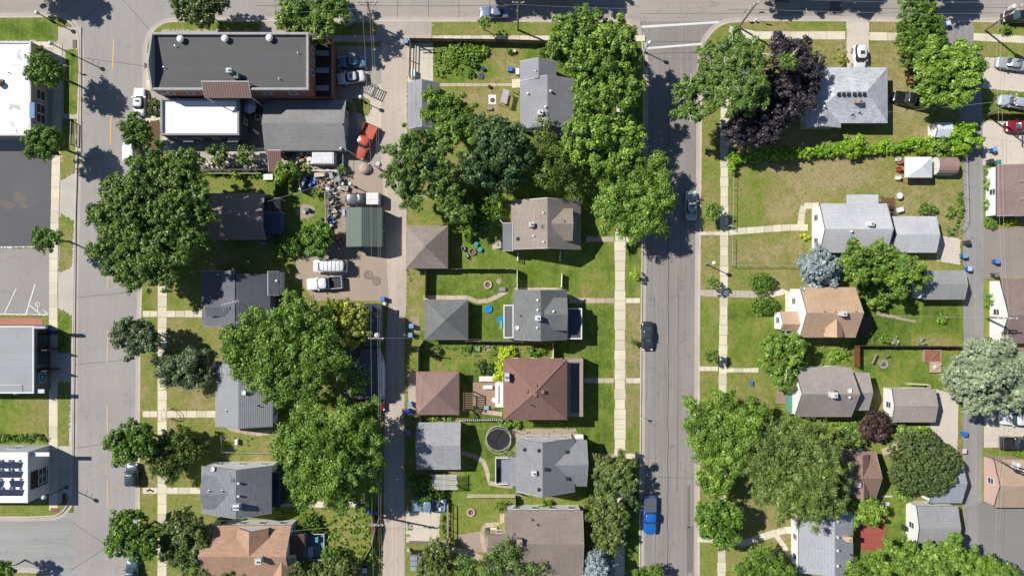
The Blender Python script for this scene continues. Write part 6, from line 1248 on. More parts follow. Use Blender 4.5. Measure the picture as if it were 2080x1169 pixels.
for i, d in enumerate((-.8, .8)):
    for j, (a, b) in enumerate(((W(420, 16, 9), T9_), (T9_, T1_), (T1_, T2_), (T2_, T3_))): wire(('lower', 'upper')[i]+' wire of the top street on its '+('far west', 'second', 'third', 'far east')[j]+' span', a+V3(0, d, -.15), b+V3(0, d, -.15), .7, group='overhead wires along the top street')
for lab, a, b in (('service wire from the hipped ranch house to the upper right pole', T4_, W(1803, 228, 4)), ('service wire across the tan lawn', W(1790, 365, 6), W(1660, 377, 6)), ('service wire from alley pole to the taupe house', T8_, W(1045, 690, 4)), ('service wire from boulder pole to the brown roofed house', T7_, W(540, 410, 3.6)),
                  ('service wire from boulder pole to the grey hall', T7_, W(700, 302, 3.3)), ('service wire from the weedy corner pole to the tan house', T10_, W(575, 1080, 4)), ('service wire across the right alley above the white walled garage', T6_+V3(0, -2), W(1948, 1034, 4)), ('service wire from far east pole to the peach house', T5_, W(1770, 640, 4.5)), ('service wire over the main road at the parking lot', W(100, 505, 6), W(330, 505, 6))): wire(lab, a, b, .5, .012)
def lamp(label, bx, by, h, arm=False, dark=False):
    B = W(bx, by); B.z = Z0; o = thing('street_lamp', label, 'street lamp', B, 'globe street lamps')
    MB().lathe(B, [(.22, -.1), (.2, .35), (.09, .5), (.07, h-.6), (.05, h-.35)], 10).build('pole', m_metal if not dark else m_dark, o)
    MB().lathe(B+V3(0, 0, h-.38), [(.12, 0), (.26, .1), (.33, .28), (.28, .48), (.12, .6)], 14).build('globe', m_globe, o, smooth=True)
    MB().lathe(B+V3(0, 0, h-.46), [(.18, 0), (.2, .06), (.13, .09)], 12).build('collar', m_dark, o)
    if arm:
        for z in (h*.62, h*.8): MB().tube([B+V3(-.0, 0, z), B+V3(.25, .75, z)], .03).build('banner_arm', m_dark, o)
    return o
lamp('dark street lamp with banner arms by the white roofed corner building', 150, 113, 5, True, True); lamp('dark street lamp on the northwest pavement corner', 110, 46, 3.6, False, True); lamp('street lamp beside the solar panel building', 137, 988, 5, True, True)
lamp('globe lamp on the verge by the small chained lawn', 1433, 536, 4.2); lamp('globe lamp at the kerb beside the dark round tree', 1290, 963, 3.8); lamp('globe lamp beside the corner maple and crossing', 1309, 106, 3.8); lamp('short lamp post in the round grass island', 742, 209, 3, False, True); lamp('lamp post with shadow on the junk strip drive', 722, 380, 3, False, True)
def sign(label, px, py, w=.45, h=2.2, c=(230, 230, 230), ang=90):
    B = W(px, py); B.z = Z0; o = thing('street_sign', label, 'sign', B); MB().tube([B, B+V3(0, 0, h)], .03).build('post', m_galv, o); MB().rbox(B, w, .03, Z0+h-.55, Z0+h, R(ang)).build('sign_plate', plain(A(*c)), o)
sign('small white street sign on the kerb by the brown house walk', 1297, 843, ang=20); sign('green street name sign at the northeast corner', 1535, 39, .8, 2.6, (90, 160, 120), 0); sign('small sign plate at the corner kerb by the leaning pole', 1503, 36, .5, 2.4, (150, 150, 150), 30); sign('pale sign on the verge by the small round street tree', 150, 142, .6, 2, (236, 240, 240), 10)
# ------------------------------------------------ small things
def bin_(label, px, py, c, ang=0, lid=None, s=1.0, group='wheeled bins'):
    B = W(px, py); B.z = Z0+.01; o = thing('wheeled_bin', label, 'wheeled bin', B, group, R(ang)); m = plain(c, .08, .5)
    MB().rbox((0, 0), .5*s, .52*s, .1, 1.0*s, 0, 1.25).build('body', m, o, True); mb = MB().rbox((0, 0), .7*s, .74*s, 1.0*s, 1.08*s, 0, .85); mb.rbox((-.33*s, 0), .1, .5*s, 1.02*s, 1.1*s); mb.build('lid', plain(lid, .05, .35) if lid else m, o, True)
    for sy in (-1, 1): MB().tube([(-.27*s, sy*.2*s, .11), (-.27*s, sy*.29*s, .11)], .11, 10).build('wheel', m_black, o, True)
    MB().tube([(-.37*s, -.25*s, .98*s), (-.43*s, 0, .98*s), (-.37*s, .25*s, .98*s)], .02).build('handle', m_black, o, True)
BL, BD, LB = A(40, 100, 190), A(70, 72, 74), A(138, 172, 212)
for lab, x, y, c, a, l in (('blue bin with white lid glare near the driveway gap of the top street', 1917, 53, BL, 10, A(210, 225, 245)), ('blue bin at the fence corner of the upper garden', 827, 89, BL, 0, LB), ('blue bin with pale lid at the dirt patch by the dark hip garage', 838, 661, BL, 0, LB), ('lower blue bin beside the dark hip garage', 836, 679, BL, 0, LB),
    ('upper blue bin behind the pinkish garage', 835, 818, BL, 20, LB), ('round shadowed blue bin behind the pinkish garage', 832, 832, A(30, 60, 170), 30, None), ('blue bin beside the pale gabled garage', 833, 874, A(40, 80, 200), 0, LB), ('bright blue bin at the corner of the long black garage', 780, 606, A(70, 140, 220), 0, None), ('blue bin at the weedy yard gate nearest the house', 750, 1033, BL, 0, LB),
    ('blue bin beside the pole at the weedy yard gate', 769, 1034, A(60, 90, 140), 0, None), ('dark blue bin with white lid in the bottom weeds', 744, 1151, A(40, 60, 150), 0, A(220, 225, 235)), ('dark grey bin nearest the curved chain link fence', 1957, 493, BD, 5, None), ('blue bin below the dark grey bin on the apron', 1951, 520, BL, 5, LB), ('blue bin at the corner of the grey alley garage', 1960, 546, BL, 0, A(190, 210, 240)),
    ('blue bin on the drive above the mauve garage', 2010, 306, BL, 20, LB), ('dark bin above the flower bed', 2004, 330, BD, 0, None), ('green bin above the flower bed', 2018, 332, A(50, 140, 120), 0, None), ('blue bin on the brown parking pad', 2016, 531, BL, 0, A(110, 150, 220)), ('dark bin near the white wall of the mauve garage', 2014, 558, BD, 10, A(130, 130, 130)),
    ('bright blue bin beside the right alley below the beige garage', 1951, 878, A(50, 120, 210), 0, None), ('pale pink lidded bin beside the right alley', 1949, 912, A(170, 130, 160), 0, A(230, 210, 220)), ('blue bin behind the navy back porch', 572, 456, BL, 0, None), ('navy bin in the shade of the grey corner shop', 116, 674, A(40, 60, 150), 0, None),
    ('shaded blue bin by the red car nose', 765, 845, A(60, 110, 170), 0, None)): bin_(lab, x, y, c, a, l)
def simple(name, label, cat, px, py, parts, group=None, ang=0, z=None):
    B = W(px, py); B.z = Z0 if z is None else z; o = thing(name, label, cat, B, group, R(ang))
    for pn, mb, m in parts: mb.build(pn, m, o, True)
    return o
def bxm(x0, x1, y0, y1, z0, z1): return MB().box(x0, x1, y0, y1, z0, z1)
def chair(label, px, py, ang, c, group=None):
    m = plain(c, .06, .6); simple('garden_chair', label, 'chair', px, py, [('seat', bxm(-.28, .28, -.28, .28, .38, .44), m), ('backrest', bxm(-.34, -.28, -.28, .28, .4, .95), m)]+[('leg', bxm(x-.03, x+.03, y-.03, y+.03, 0, .38), m) for x in (-.24, .24) for y in (-.24, .24)]+[('armrest', bxm(-.28, .25, s_*.3-.04, s_*.3+.04, .6, .65), m) for s_ in (-1, 1)], group, ang)
def table(label, px, py, w, d, c, ang=0, round_=False, z=.74, name='garden_table'):
    m = plain(c, .05, .5); top = MB().lathe((0, 0, z-.05), [(w/2-.03, 0), (w/2, .03), (w/2, .05)], 20) if round_ else bxm(-w/2, w/2, -d/2, d/2, z-.05, z)
    simple(name, label, 'table', px, py, [('table_top', top, m)]+[('leg', bxm(x-.03, x+.03, y-.03, y+.03, 0, z-.05), m) for x in (-w*.3, w*.3) for y in (-d*.3, d*.3)], None, ang)
def parasol(label, px, py, r, c):
    simple('patio_umbrella', label, 'umbrella', px, py, [('pole', MB().lathe((0, 0, 0), [(.25, 0), (.25, .08), (.025, .1), (.025, 2.5)], 8), m_steel), ('canopy', MB().lathe((0, 0, 2.0), [(r, 0), (r*.98, .02), (r*.1, .48), (.02, .52)], 8), plain(c, .04, .8))])
def pool(label, px, py, r, c):
    simple('paddling_pool', label, 'pool', px, py, [('rim', MB().lathe((0, 0, 0), [(r-.1, 0), (r, .1), (r, .28), (r-.04, .32), (r-.12, .3)], 24), plain(sc3(c, 1.1), .05, .4)), ('water', MB().lathe((0, 0, .28), [(r-.13, 0), (r-.13, .025), (r*.4, .026)], 24), plain(c, .1, .08))])
def firepit(label, px, py, r, c=A(214, 190, 150)):
    mb = MB(); n = 14
    for i in range(n): a = 6.283*i/n; mb.rbox((r*math.cos(a), r*math.sin(a)), .24, 2*math.pi*r/n*.9, 0, .3, a)
    simple('fire_pit', label, 'fire pit', px, py, [('stone_ring', mb, plain(c, .2, .9, scale=3)), ('ash', MB().lathe((0, 0, 0), [(r-.12, 0), (r-.12, .06), (.05, .08)], 16), plain((.12, .11, .1), .3, .9, scale=6))])
parasol('white round umbrella in the shaded patio', 518, 225, 1.1, A(200, 210, 235)); table('round shaded table nearest the white roofed building', 497, 222, .9, .9, A(120, 118, 112), 0, True); table('round pale table beside the white roofed building', 491, 241, 1.1, 1.1, A(150, 154, 175), 0, True); table('round blue table at the lower patio corner', 500, 277, 1.0, 1.0, A(70, 80, 120), 0, True)
simple('air_conditioner', 'grey square unit between the patio and the grey hall', 'air conditioner', 529, 241, [('cabinet', bxm(-.5, .5, -.4, .4, 0, .9), plain(A(190, 188, 184))), ('fan_grille', MB().lathe((0, 0, .9), [(.32, 0), (.32, .03), (.1, .05)], 14), m_dark)])
simple('storage_box', 'bright white box lying on the shaded patio', 'box', 522, 269, [('box', MB().rbox((0, 0), .85, .36, .0, .45), m_trim), ('lid', MB().rbox((0, 0), .9, .4, .45, .52), m_fwhite)], ang=-35)
b = House('patio_canopy', 'maroon ribbed canopy over the patio corner', 'canopy', 557, 326); b.shed((544, 305, 571, 348), ('y', 2.4, 2.8), corrugated(A(122, 72, 74), .3, .15), None, .1)
mb = MB().rbox((0, 0), 3.6, 1.9, .55, 2.0, 0, .93); simple('camper_shell', 'white boxy camper trailer with rounded roof', 'trailer', 664, 326, [('body', mb, m_trim), ('roof', MB().rbox((0, 0), 3.1, 1.5, 2.0, 2.07, 0, .97), plain(A(226, 228, 232))), ('hitch', bxm(-.08, .08, -1.6, -.9, .4, .5), m_dark)]+[('wheel', MB().tube([(x, y-.08, .3), (x, y+.08, .3)], .3, 12), m_rubber) for x in (-.5, .5) for y in (-.85, .85)])
bl_ = MB().lathe((0, 0, 0), [(.75, -.1), (.95, .25), (.85, .6), (.5, .85), (.15, .92)], 11)
simple('boulder', 'smooth pinkish boulder beside the transformer pole', 'rock', 742, 343, [('rock', bl_, plain(A(196, 172, 156), .15, .9, scale=3))])
simple('boulder', 'small white lump beside the corner of the long black garage', 'rock', 783, 617, [('rock', MB().lathe((0, 0, 0), [(.3, 0), (.36, .15), (.2, .4), (.05, .45)], 9), plain(A(225, 225, 222)))])
# boat trailer
hull = MB(); prs = [(-3.9, .95), (-2, 1.02), (1, 1.02), (2.8, .7), (3.9, .08)]
for (xa, wa), (xb, wb) in zip(prs, prs[1:]): hull.add([(xa, -wa, 1.1), (xb, -wb, 1.15), (xb, wb, 1.15), (xa, wa, 1.1), (xa, -wa*.4, .5), (xb, -wb*.4, .6), (xb, wb*.4, .6), (xa, wa*.4, .5)], [(0, 1, 2, 3), (7, 6, 5, 4), (0, 4, 5, 1), (3, 2, 6, 7), (1, 5, 6, 2), (0, 3, 7, 4)])
simple('boat', 'long white covered boat on the strip beside the alley', 'boat', 773, 758, [('hull', hull, plain(A(244, 248, 250), .05, .4)), ('cover', MB().rbox((-.6, 0), 5.8, 1.7, 1.14, 1.6, 0, .8), plain(A(250, 252, 253))), ('keel', bxm(-3.5, 2.5, -.08, .08, .15, .52), m_dark)], ang=90)
# junk yard pieces
junk = [('wooden_shelf', 'open shelf of rusty boards at the top of the cluttered yard', 'shelf', 653, 357, 1.6, .7, 1.1, (214, 196, 172)), ('storage_tub', 'blue plastic tub in the cluttered yard', 'tub', 639, 368, .8, .9, .7, (70, 130, 200)), ('metal_rack', 'white metal rack against the slatted wall', 'rack', 620, 376, .4, 2.1, 1.3, (200, 206, 220)), ('storage_crate', 'teal crate near the slatted wall', 'crate', 619, 366, .7, .4, .6, (60, 130, 130)),
  ('plywood_board', 'tan board lying in the middle of the cluttered yard', 'board', 662, 379, 1.8, .9, .3, (186, 158, 132)), ('scrap_bucket', 'white bucket beside the cart of the cluttered yard', 'bucket', 692, 383, .6, .6, .6, (225, 225, 220)), ('hand_cart', 'tan flat cart east of the cluttered yard', 'cart', 703, 383, 1.0, .8, .6, (176, 160, 140)), ('metal_rack', 'grey metal frame in the cluttered yard', 'frame', 677, 358, .5, 1.1, 1.2, (170, 174, 178)),
  ('metal_rack', 'tangled pale bike like frame in the cluttered yard', 'frame', 688, 366, 1.0, .8, 1, (150, 152, 156)), ('wooden_box', 'brown box under the cart of the cluttered yard', 'box', 680, 376, .9, .5, .5, (130, 100, 80)), ('plastic_chair', 'white chair lying beside the low timber edging', 'chair', 669, 384, .6, .6, .6, (210, 214, 218)), ('tool_box', 'light blue box at the side of the green roofed garage', 'box', 701, 433, .3, 1.0, .7, (160, 196, 220)),
  ('rock_pile', 'grey heap of stones and pots beside the dark pickup', 'rock pile', 684, 415, 1.6, 1.1, .5, (150, 144, 130)), ('paint_bucket', 'pale bucket below the stone heap', 'bucket', 670, 431, .4, .4, .5, (210, 205, 195)), ('dark_crate', 'dark crate below the stone heap', 'crate', 684, 432, .6, .5, .5, (70, 66, 66)), ('white_bucket', 'white bucket at the lower end of the timber edging', 'bucket', 672, 459, .6, .5, .6, (240, 242, 248)), ('scrap_crate', 'navy crate at the lower end of the timber edging', 'crate', 671, 450, .6, .6, .5, (60, 80, 130)),
  ('metal_drum', 'grey drum by the timber edging', 'drum', 673, 400, .6, .6, .8, (110, 124, 140)), ('old_stove', 'white box appliance behind the grey hall', 'stove', 632, 325, .8, .6, .9, (214, 208, 206)), ('red_box', 'red box on the clutter behind the grey hall', 'box', 620, 318, .5, .4, .6, (150, 50, 50)), ('wooden_board', 'tan planks leaning behind the grey hall', 'board', 612, 326, 1.1, .6, .4, (160, 136, 112)), ('white_cabinet', 'small white cabinet beside the camper shell', 'cabinet', 637, 330, .4, .8, .8, (230, 232, 236)), ('cable_spool', 'pale spool behind the grey hall', 'spool', 603, 328, .7, .7, .6, (196, 184, 178)),
  ('propane_tank', 'white propane tank beside the narrow garage', 'tank', 841, 152, .55, 1.1, .9, (232, 236, 238)), ('garden_pot', 'white pot in the upper garden', 'pot', 1045, 106, .5, .5, .5, (236, 238, 238)), ('cooler_box', 'blue cooler with white lid on the dry garden', 'cooler', 1036, 143, .75, .7, .6, (50, 110, 190)), ('blue_tub', 'round blue tub near the vegetable plants', 'tub', 981, 142, .6, .6, .5, (50, 100, 170)), ('tarp_heap', 'dark tarpaulin heap in the upper garden', 'heap', 977, 155, 1.1, 1.2, .6, (110, 108, 112)), ('tarp_bundle', 'grey bundle beside the vegetable plants', 'bundle', 963, 123, 1.0, .8, .6, (150, 146, 140)), ('white_box', 'white box on the west wall of the grey house', 'box', 1051, 149, .5, .9, .9, (236, 236, 236)),
  ('planter_box', 'pale blue metal planter at the hosta garden', 'planter', 988, 826, .8, .6, .5, (140, 160, 170)), ('blue_ball', 'small blue tub on the front lawn below the stepping walk', 'tub', 1524, 777, .5, .7, .4, (60, 110, 160)), ('tarpaulin', 'pink faded tarpaulin beside the bushy tree', 'tarpaulin', 690, 491, 2.0, 2.0, .9, (196, 140, 136)), ('lawn_stone', 'white cut stump on the worn lawn patch', 'stump', 620, 431, .5, .5, .4, (226, 226, 222)), ('small_grill', 'dark kettle grill on the worn lawn patch', 'grill', 627, 427, .55, .5, .8, (90, 96, 88)), ('utility_box', 'white cabinet in the lawn corner above the brown house', 'cabinet', 548, 361, 1.5, .9, .6, (222, 222, 214)),
  ('garden_cart', 'dark cart on the house wall above the brown yard', 'cart', 537, 494, 1.4, .4, .7, (150, 150, 150)), ('garden_gnome', 'white garden figure below the path of the ribbed roof house', 'statue', 484, 895, .4, .8, .7, (240, 240, 240)), ('garden_statue', 'second white garden figure nearer the feathery tree', 'statue', 565, 895, .5, .7, .7, (240, 240, 240)), ('white_bench', 'white box at the end of the curved path', 'box', 586, 875, .8, .7, .5, (236, 236, 236)), ('water_barrel', 'pale barrel near the curved path', 'barrel', 584, 885, .7, .7, .8, (180, 186, 190)),
  ('white_tarp', 'white tarpaulin under the enormous feathery tree edge', 'tarpaulin', 737, 858, 1.6, 1.3, .8, (226, 228, 230)), ('deck_table', 'white long table on the light blue deck', 'table', 635, 1113, .7, 1.6, 1.4, (190, 190, 215)), ('deck_box', 'teal box on the light blue deck', 'box', 647, 1088, .7, .8, 1.3, (80, 150, 170)), ('deck_chair', 'white side table on the light blue deck', 'table', 621, 1119, .4, .8, 1.2, (200, 210, 225)), ('metal_barrel', 'small barrel behind the narrow drive tree', 'barrel', 831, 1113, .5, .5, .6, (220, 224, 226)),
  ('scrap_boards', 'pile of grey boards behind the brown house', 'board', 1792, 1021, 2.0, .5, .2, (206, 200, 186)), ('scrap_plank', 'long pale plank beside the brown house', 'board', 1800, 1006, 1.8, .25, .15, (196, 190, 180)), ('wood_pallet', 'dark pallet among weeds behind the blue grey garage', 'pallet', 1853, 1005, .9, .9, .3, (110, 96, 86)), ('covered_grill', 'white covered grill at the north wall of the cross gabled house', 'grill', 1175, 885, 1.3, .9, 1.0, (235, 236, 238)), ('round_bucket', 'small grey bucket near the brown house shadow', 'bucket', 1819, 977, .5, .5, .4, (130, 130, 130)),
  ('steel_box', 'grey mower like cart on the dry grass left of the swing seat', 'cart', 995, 222, .8, .4, .4, (140, 140, 140)), ('small_pot', 'dark pot on the garden path', 'pot', 995, 178, .5, .4, .4, (70, 66, 60)), ('cinder_pile', 'pile of brown firewood beside the light blue deck', 'wood pile', 648, 1075, 2.0, .8, .8, (120, 80, 66)), ('chest', 'green chest lid in the grass below the board fence', 'chest', 970, 707, .8, .7, .4, (120, 150, 110)), ('mower', 'grey mower on the fire pit lawn', 'mower', 1020, 587, 1.0, .6, .5, (130, 132, 134)),
  ('trailer_cover', 'white covered grill on the black ranch patio', 'grill', 990, 1075, .6, .6, .8, (90, 92, 92)), ('patio_cushion', 'cream cushion seat at the ranch house back door', 'seat', 1003, 1074, 1.0, .9, .5, (214, 206, 172)), ('patio_box', 'dark box at the ranch house back door', 'box', 1018, 1076, .9, .6, .6, (90, 84, 78))]
for nm, lab, cat, x, y, w, d, h, c in junk:
    a = random.uniform(-25, 25) if 600 < x < 705 and 310 < y < 470 else 0; m = plain(A(*c), .15, .7, scale=3)
    if any(k in cat for k in ('bucket', 'drum', 'barrel', 'pot', 'stump', 'spool')) or nm in ('blue_tub',):
        parts = [('body', MB().lathe((0, 0, 0), [(w*.42, 0), (w*.5, h*.6), (w*.5, h*.96), (w*.45, h)], 12), m), ('rim', MB().lathe((0, 0, h), [(w*.5, -.03), (w*.54, 0), (w*.5, .02)], 12), plain(A(*[max(0, v-30) for v in c])))]
    elif cat in ('shelf', 'rack', 'frame', 'pallet'):
        mb = MB()
        for q in (0, .5, .97): mb.box(-w/2, w/2, -d/2, d/2, h*q, h*q+.04)
        parts = [('shelf_board', mb, m)]+[('post', bxm(sx*w*.47-.04, sx*w*.47+.04, sy*d*.47-.04, sy*d*.47+.04, 0, h+.05), m_steel) for sx in (-1, 1) for sy in (-1, 1)]
    elif cat in ('rock pile', 'wood pile', 'heap', 'bundle', 'tarpaulin'):
        mb = MB(); k = 26
        for i in range(k):
            r = random.random()**.5; t = random.random()*6.28; q = (math.cos(t)*w*.42*r, math.sin(t)*d*.42*r); s_ = random.uniform(.16, .32)*min(1.6, w)
            mb.rbox(q, s_*1.3, s_, 0, h*(1-r*.7)*random.uniform(.6, 1), random.random()*3, .7)
        parts = [('pile', mb, m)]
    else:
        parts = [('body', MB().rbox((0, 0), w, d, .04, h*.9, 0, .96), m), ('lid', MB().rbox((0, 0), w+.05, d+.05, h*.9, h, 0, .94), plain(A(*[min(255, v+14) for v in c]), .1, .6))]
        if cat in ('cart', 'mower', 'trailer', 'grill'): parts += [('wheel', MB().tube([(sx*w*.4, sy*d*.5-.03, .12), (sx*w*.4, sy*d*.5+.03, .12)], .12, 10), m_rubber) for sx in (-1, 1) for sy in (-1, 1)]; parts += [('handle', MB().tube([(-w/2, -.15, h*.8), (-w/2-.35, -.15, h), (-w/2-.35, .15, h), (-w/2, .15, h*.8)], .02), m_steel)]
    simple(nm, lab, cat, x, y, parts, None, a)
for i, (lab, x, y, w_, d_, n_, cols) in enumerate((('tangled heap of pale pipes and frames in the cluttered yard', 684, 362, 2.6, 2.4, 30, ((190, 190, 190), (130, 130, 134), (220, 220, 220))), ('heap of brown and cream junk in the middle of the cluttered yard', 664, 374, 3.2, 1.6, 30, ((186, 156, 128), (220, 206, 186), (120, 96, 80))),
  ('heap of blue and grey oddments at the slatted wall', 632, 372, 2.2, 1.8, 22, ((70, 120, 190), (150, 156, 166), (60, 64, 70))), ('grey junk heap at the top of the timber edging', 676, 396, 1.7, 2.4, 26, ((150, 150, 148), (200, 196, 188), (70, 68, 66))), ('loose heap of pots and boards beside the timber edging', 678, 424, 1.4, 2.6, 24, ((170, 150, 130), (120, 116, 110), (200, 196, 190))),
  ('white and blue oddments at the lower timber edging', 674, 452, 1.2, 1.9, 16, ((230, 232, 236), (70, 96, 160), (90, 88, 86))), ('red and white clutter behind the grey hall', 622, 322, 2.6, 1.8, 26, ((200, 190, 180), (160, 70, 60), (230, 228, 224))), ('shaded clutter along the south wall of the grey hall', 592, 314, 3.4, 1.0, 20, ((150, 160, 176), (110, 104, 98), (200, 196, 190))),
  ('scattered planters and furniture at the patio railing', 440, 337, 7.5, .9, 30, ((220, 214, 204), (110, 108, 104), (160, 140, 120))), ('planters and furniture at the right part of the patio railing', 512, 338, 4.0, .8, 18, ((220, 214, 204), (110, 108, 104), (150, 150, 150))))):
    B = W(x, y); B.z = Z0; o = thing('junk_heap', lab, 'junk heap', B)
    for c in cols:
        mb = MB()
        for _ in range(2*n_//len(cols)):
            q = B+Vector((random.uniform(-.5, .5)*w_, random.uniform(-.5, .5)*d_, 0)); k = random.random()
            if k < .4: a = random.random()*3.1; L_ = random.uniform(.4, 1.2); mb.tube([q+Vector((0, 0, random.uniform(.1, .6))), q+Vector((math.cos(a)*L_, math.sin(a)*L_, random.uniform(.2, 1.1)))], random.uniform(.02, .05), 5)
            elif k < .75: mb.rbox(q, random.uniform(.15, .6), random.uniform(.12, .45), Z0+random.uniform(0, .2), Z0+random.uniform(.3, .9), random.random()*3)
            else: mb.lathe(q, [(.14, 0), (.2, .35), (.21, .4)], 9)
        mb.build('scrap_pile', plain(A(*c), .2, .7, scale=4), o)
# garden furniture and play things
sw = simple('swing_seat', 'garden swing seat with white sloped canopy', 'swing', 1026, 203, [('canopy', MB().add([(-.5, -1.1, 1.85), (.5, -1.1, 1.6), (.5, 1.1, 1.6), (-.5, 1.1, 1.85), (-.5, -1.1, 1.8), (.5, -1.1, 1.55), (.5, 1.1, 1.55), (-.5, 1.1, 1.8)], [(0, 1, 2, 3), (7, 6, 5, 4), (0, 4, 5, 1), (1, 5, 6, 2), (2, 6, 7, 3), (3, 7, 4, 0)]), plain(A(214, 206, 208))), ('seat', bxm(-.25, .3, -.8, .8, .45, .55), m_wood), ('backrest', bxm(-.32, -.25, -.8, .8, .5, 1.0), m_wood)]+[('frame', MB().tube([(-.8, s_*1.05, 0), (0, s_*1.05, 1.75), (.8, s_*1.05, 0)], .04), m_dark) for s_ in (-1, 1)], ang=-12)
simple('play_mat', 'white square mat with brown stains on the dry garden', 'mat', 1000, 203, [('mat', bxm(-.6, .6, -.75, .75, 0, .08), m_trim), ('sand', MB().lathe((.05, -.1, .08), [(.4, 0), (.35, .03), (.1, .05)], 9), m_mulch)])
for lab, x, y, a, c in (('upper grey chair beside the turquoise stools', 942, 504, 10, A(150, 152, 152)), ('lower grey chair beside the turquoise stools', 948, 519, 40, A(160, 160, 158)), ('teal chair behind the sprouting fence yard', 970, 496, 0, None)):
    if c: chair(lab, x, y, a, c, 'grey garden chairs on the lawn')
for lab, x, y in (('upper turquoise stool on the lawn', 968, 496), ('lower turquoise stool on the lawn', 976, 507)): simple('round_stool', lab, 'stool', x, y, [('seat', MB().lathe((0, 0, .35), [(.3, 0), (.36, .05), (.3, .1), (.1, .11)], 14), plain(A(40, 170, 190)))]+[('leg', bxm(sx*.2-.02, sx*.2+.02, sy*.2-.02, sy*.2+.02, 0, .36), m_steel) for sx in (-1, 1) for sy in (-1, 1)], 'turquoise stools')
firepit('pale ring fire pit on the lawn above the dark hip garage', 991, 578, .55); firepit('round paved fire pit in the ranch house lawn', 957, 1038, .55, A(206, 186, 160)); firepit('dark stone fire pit in the fenced yard of the beige house', 1793, 739, .55, A(176, 170, 166)); firepit('faint ash ring between the grey chairs', 960, 511, .5, A(130, 124, 100))
pool('larger round blue paddling pool', 992, 627, .62, A(40, 140, 210)); pool('blue paddling pool under the porch roof edge', 1017, 649, .6, A(30, 150, 210)); pool('large pale blue pool under the enormous feathery tree', 638, 866, 1.9, A(110, 150, 170))
simple('play_slide', 'small mint green slide in the paddling pool by the porch', 'slide', 1018, 656, [('chute', MB().add([(-.2, -.9, .05), (.2, -.9, .05), (.2, .3, .8), (-.2, .3, .8), (-.2, -.9, .0), (.2, -.9, .0), (.2, .3, .75), (-.2, .3, .75)], [(0, 1, 2, 3), (7, 6, 5, 4), (0, 4, 5, 1), (1, 5, 6, 2), (2, 6, 7, 3), (3, 7, 4, 0)]), plain(A(140, 210, 190))), ('ladder', bxm(-.18, .18, .3, .4, 0, .8), plain(A(90, 190, 210)))])
mbt = MB(); r = 1.95
simple('trampoline', 'large round trampoline with black mat and safety net', 'trampoline', 1013, 887, [('mat', MB().lathe((0, 0, .78), [(r-.25, 0), (r-.25, .02), (.2, .021)], 28), m_black), ('frame', MB().tube([(r*math.cos(R(a)), r*math.sin(R(a)), .8) for a in range(0, 361, 12)], .07, 6), plain(A(190, 190, 180))), ('pad', MB().tube([((r-.17)*math.cos(R(a)), (r-.17)*math.sin(R(a)), .8) for a in range(0, 361, 12)], .08, 6), plain(A(70, 72, 72)))]+[('net_pole', MB().tube([(r*math.cos(R(a)), r*math.sin(R(a)), 0), (r*math.cos(R(a)), r*math.sin(R(a)), 2.5)], .04), m_steel) for a in range(0, 360, 60)]+[('net_ring', MB().tube([(r*math.cos(R(a)), r*math.sin(R(a)), 2.5) for a in range(0, 361, 15)], .03, 6), plain(A(210, 210, 200)))])
# pergola, lean to, benches
mb = MB(); [mb.box(-.75, .75, y-.05, y+.05, 2.05, 2.15) for y in [-1.1+i*.28 for i in range(9)]]
simple('pergola', 'brown timber pergola in the garden of the brown hip house', 'pergola', 953, 808, [('rafters', mb, m_wood)]+[('beam', bxm(x-.06, x+.06, -1.4, 1.3, 2.15, 2.28), plain(A(110, 90, 70))) for x in (-.7, .7)]+[('post', bxm(x-.07, x+.07, y-.07, y+.07, 0, 2.1), m_wood) for x in (-.7, .7) for y in (-1.2, 1.1)])
simple('planter_bench', 'long white planter bench behind the brown hip house', 'bench', 991, 768, [('bench', bxm(-1.35, 1.35, -.4, .4, 0, .55), m_trim), ('cover', MB().rbox((.1, 0), 2.2, .6, .55, .62), m_fwhite)]); table('white rectangular table beside the planter bench', 991, 784, 1.5, .6, A(232, 234, 230))
simple('garden_deck', 'pinkish timber deck behind the brown hip house', 'deck', 985, 800, [('deck_boards', bxm(-1.9, 1.6, -2.2, 1.9, 0, .12), m_deck)])
table('round white table at the back steps of the brown hip house', 1004, 810, .8, .8, WHITE, 0, True)
mb = MB()
for i in range(13): x_ = random.uniform(-.15, .15); mb.rbox((x_, -1.1+i*.185), 4.1+random.uniform(-.5, .3), .085, 2.05, 2.09, random.uniform(-.02, .02))
simple('slatted_canopy', 'weathered white slatted lean to below the pale gabled garage', 'canopy', 905, 970, [('slats', mb, m_fwhite)]+[('beam', bxm(x-.05, x+.05, -1.25, 1.35, 1.93, 2.04), m_fw) for x in (-1.8, 0, 1.9)]+[('post', bxm(x-.06, x+.06, -1.2, -1.08, 0, 1.95), m_fw) for x in (-1.8, 1.9)])
def bench(label, px, py, ang, L=1.5, c=A(170, 158, 148)):
    m = plain(c, .15, .8, scale=5); sl_ = MB(); [sl_.box(-L/2, L/2, -.22+k*.12, -.13+k*.12, .42, .46) for k in range(4)]; bk = MB(); [bk.box(-L/2, L/2, .26, .3, .55+k*.14, .65+k*.14) for k in range(3)]
    simple('garden_bench', label, 'bench', px, py, [('seat', sl_, m), ('backrest', bk, m)]+[('leg', bxm(x-.04, x+.04, y-.04, y+.04, 0, .42), m) for x in (-L*.42, L*.42) for y in (-.2, .26)], None, ang)
bench('long grey slatted bench in the fire pit yard', 1773, 729, 65, 1.6); bench('short grey bench nearest the stone fire pit', 1783, 737, -40, .7); table('small grey side table in the fire pit yard', 1796, 721, .6, .4, A(120, 130, 120), 10)
mb = MB(); [mb.box(-.75, .75, -.33+k*.14, -.21+k*.14, .72, .76) for k in range(5)]
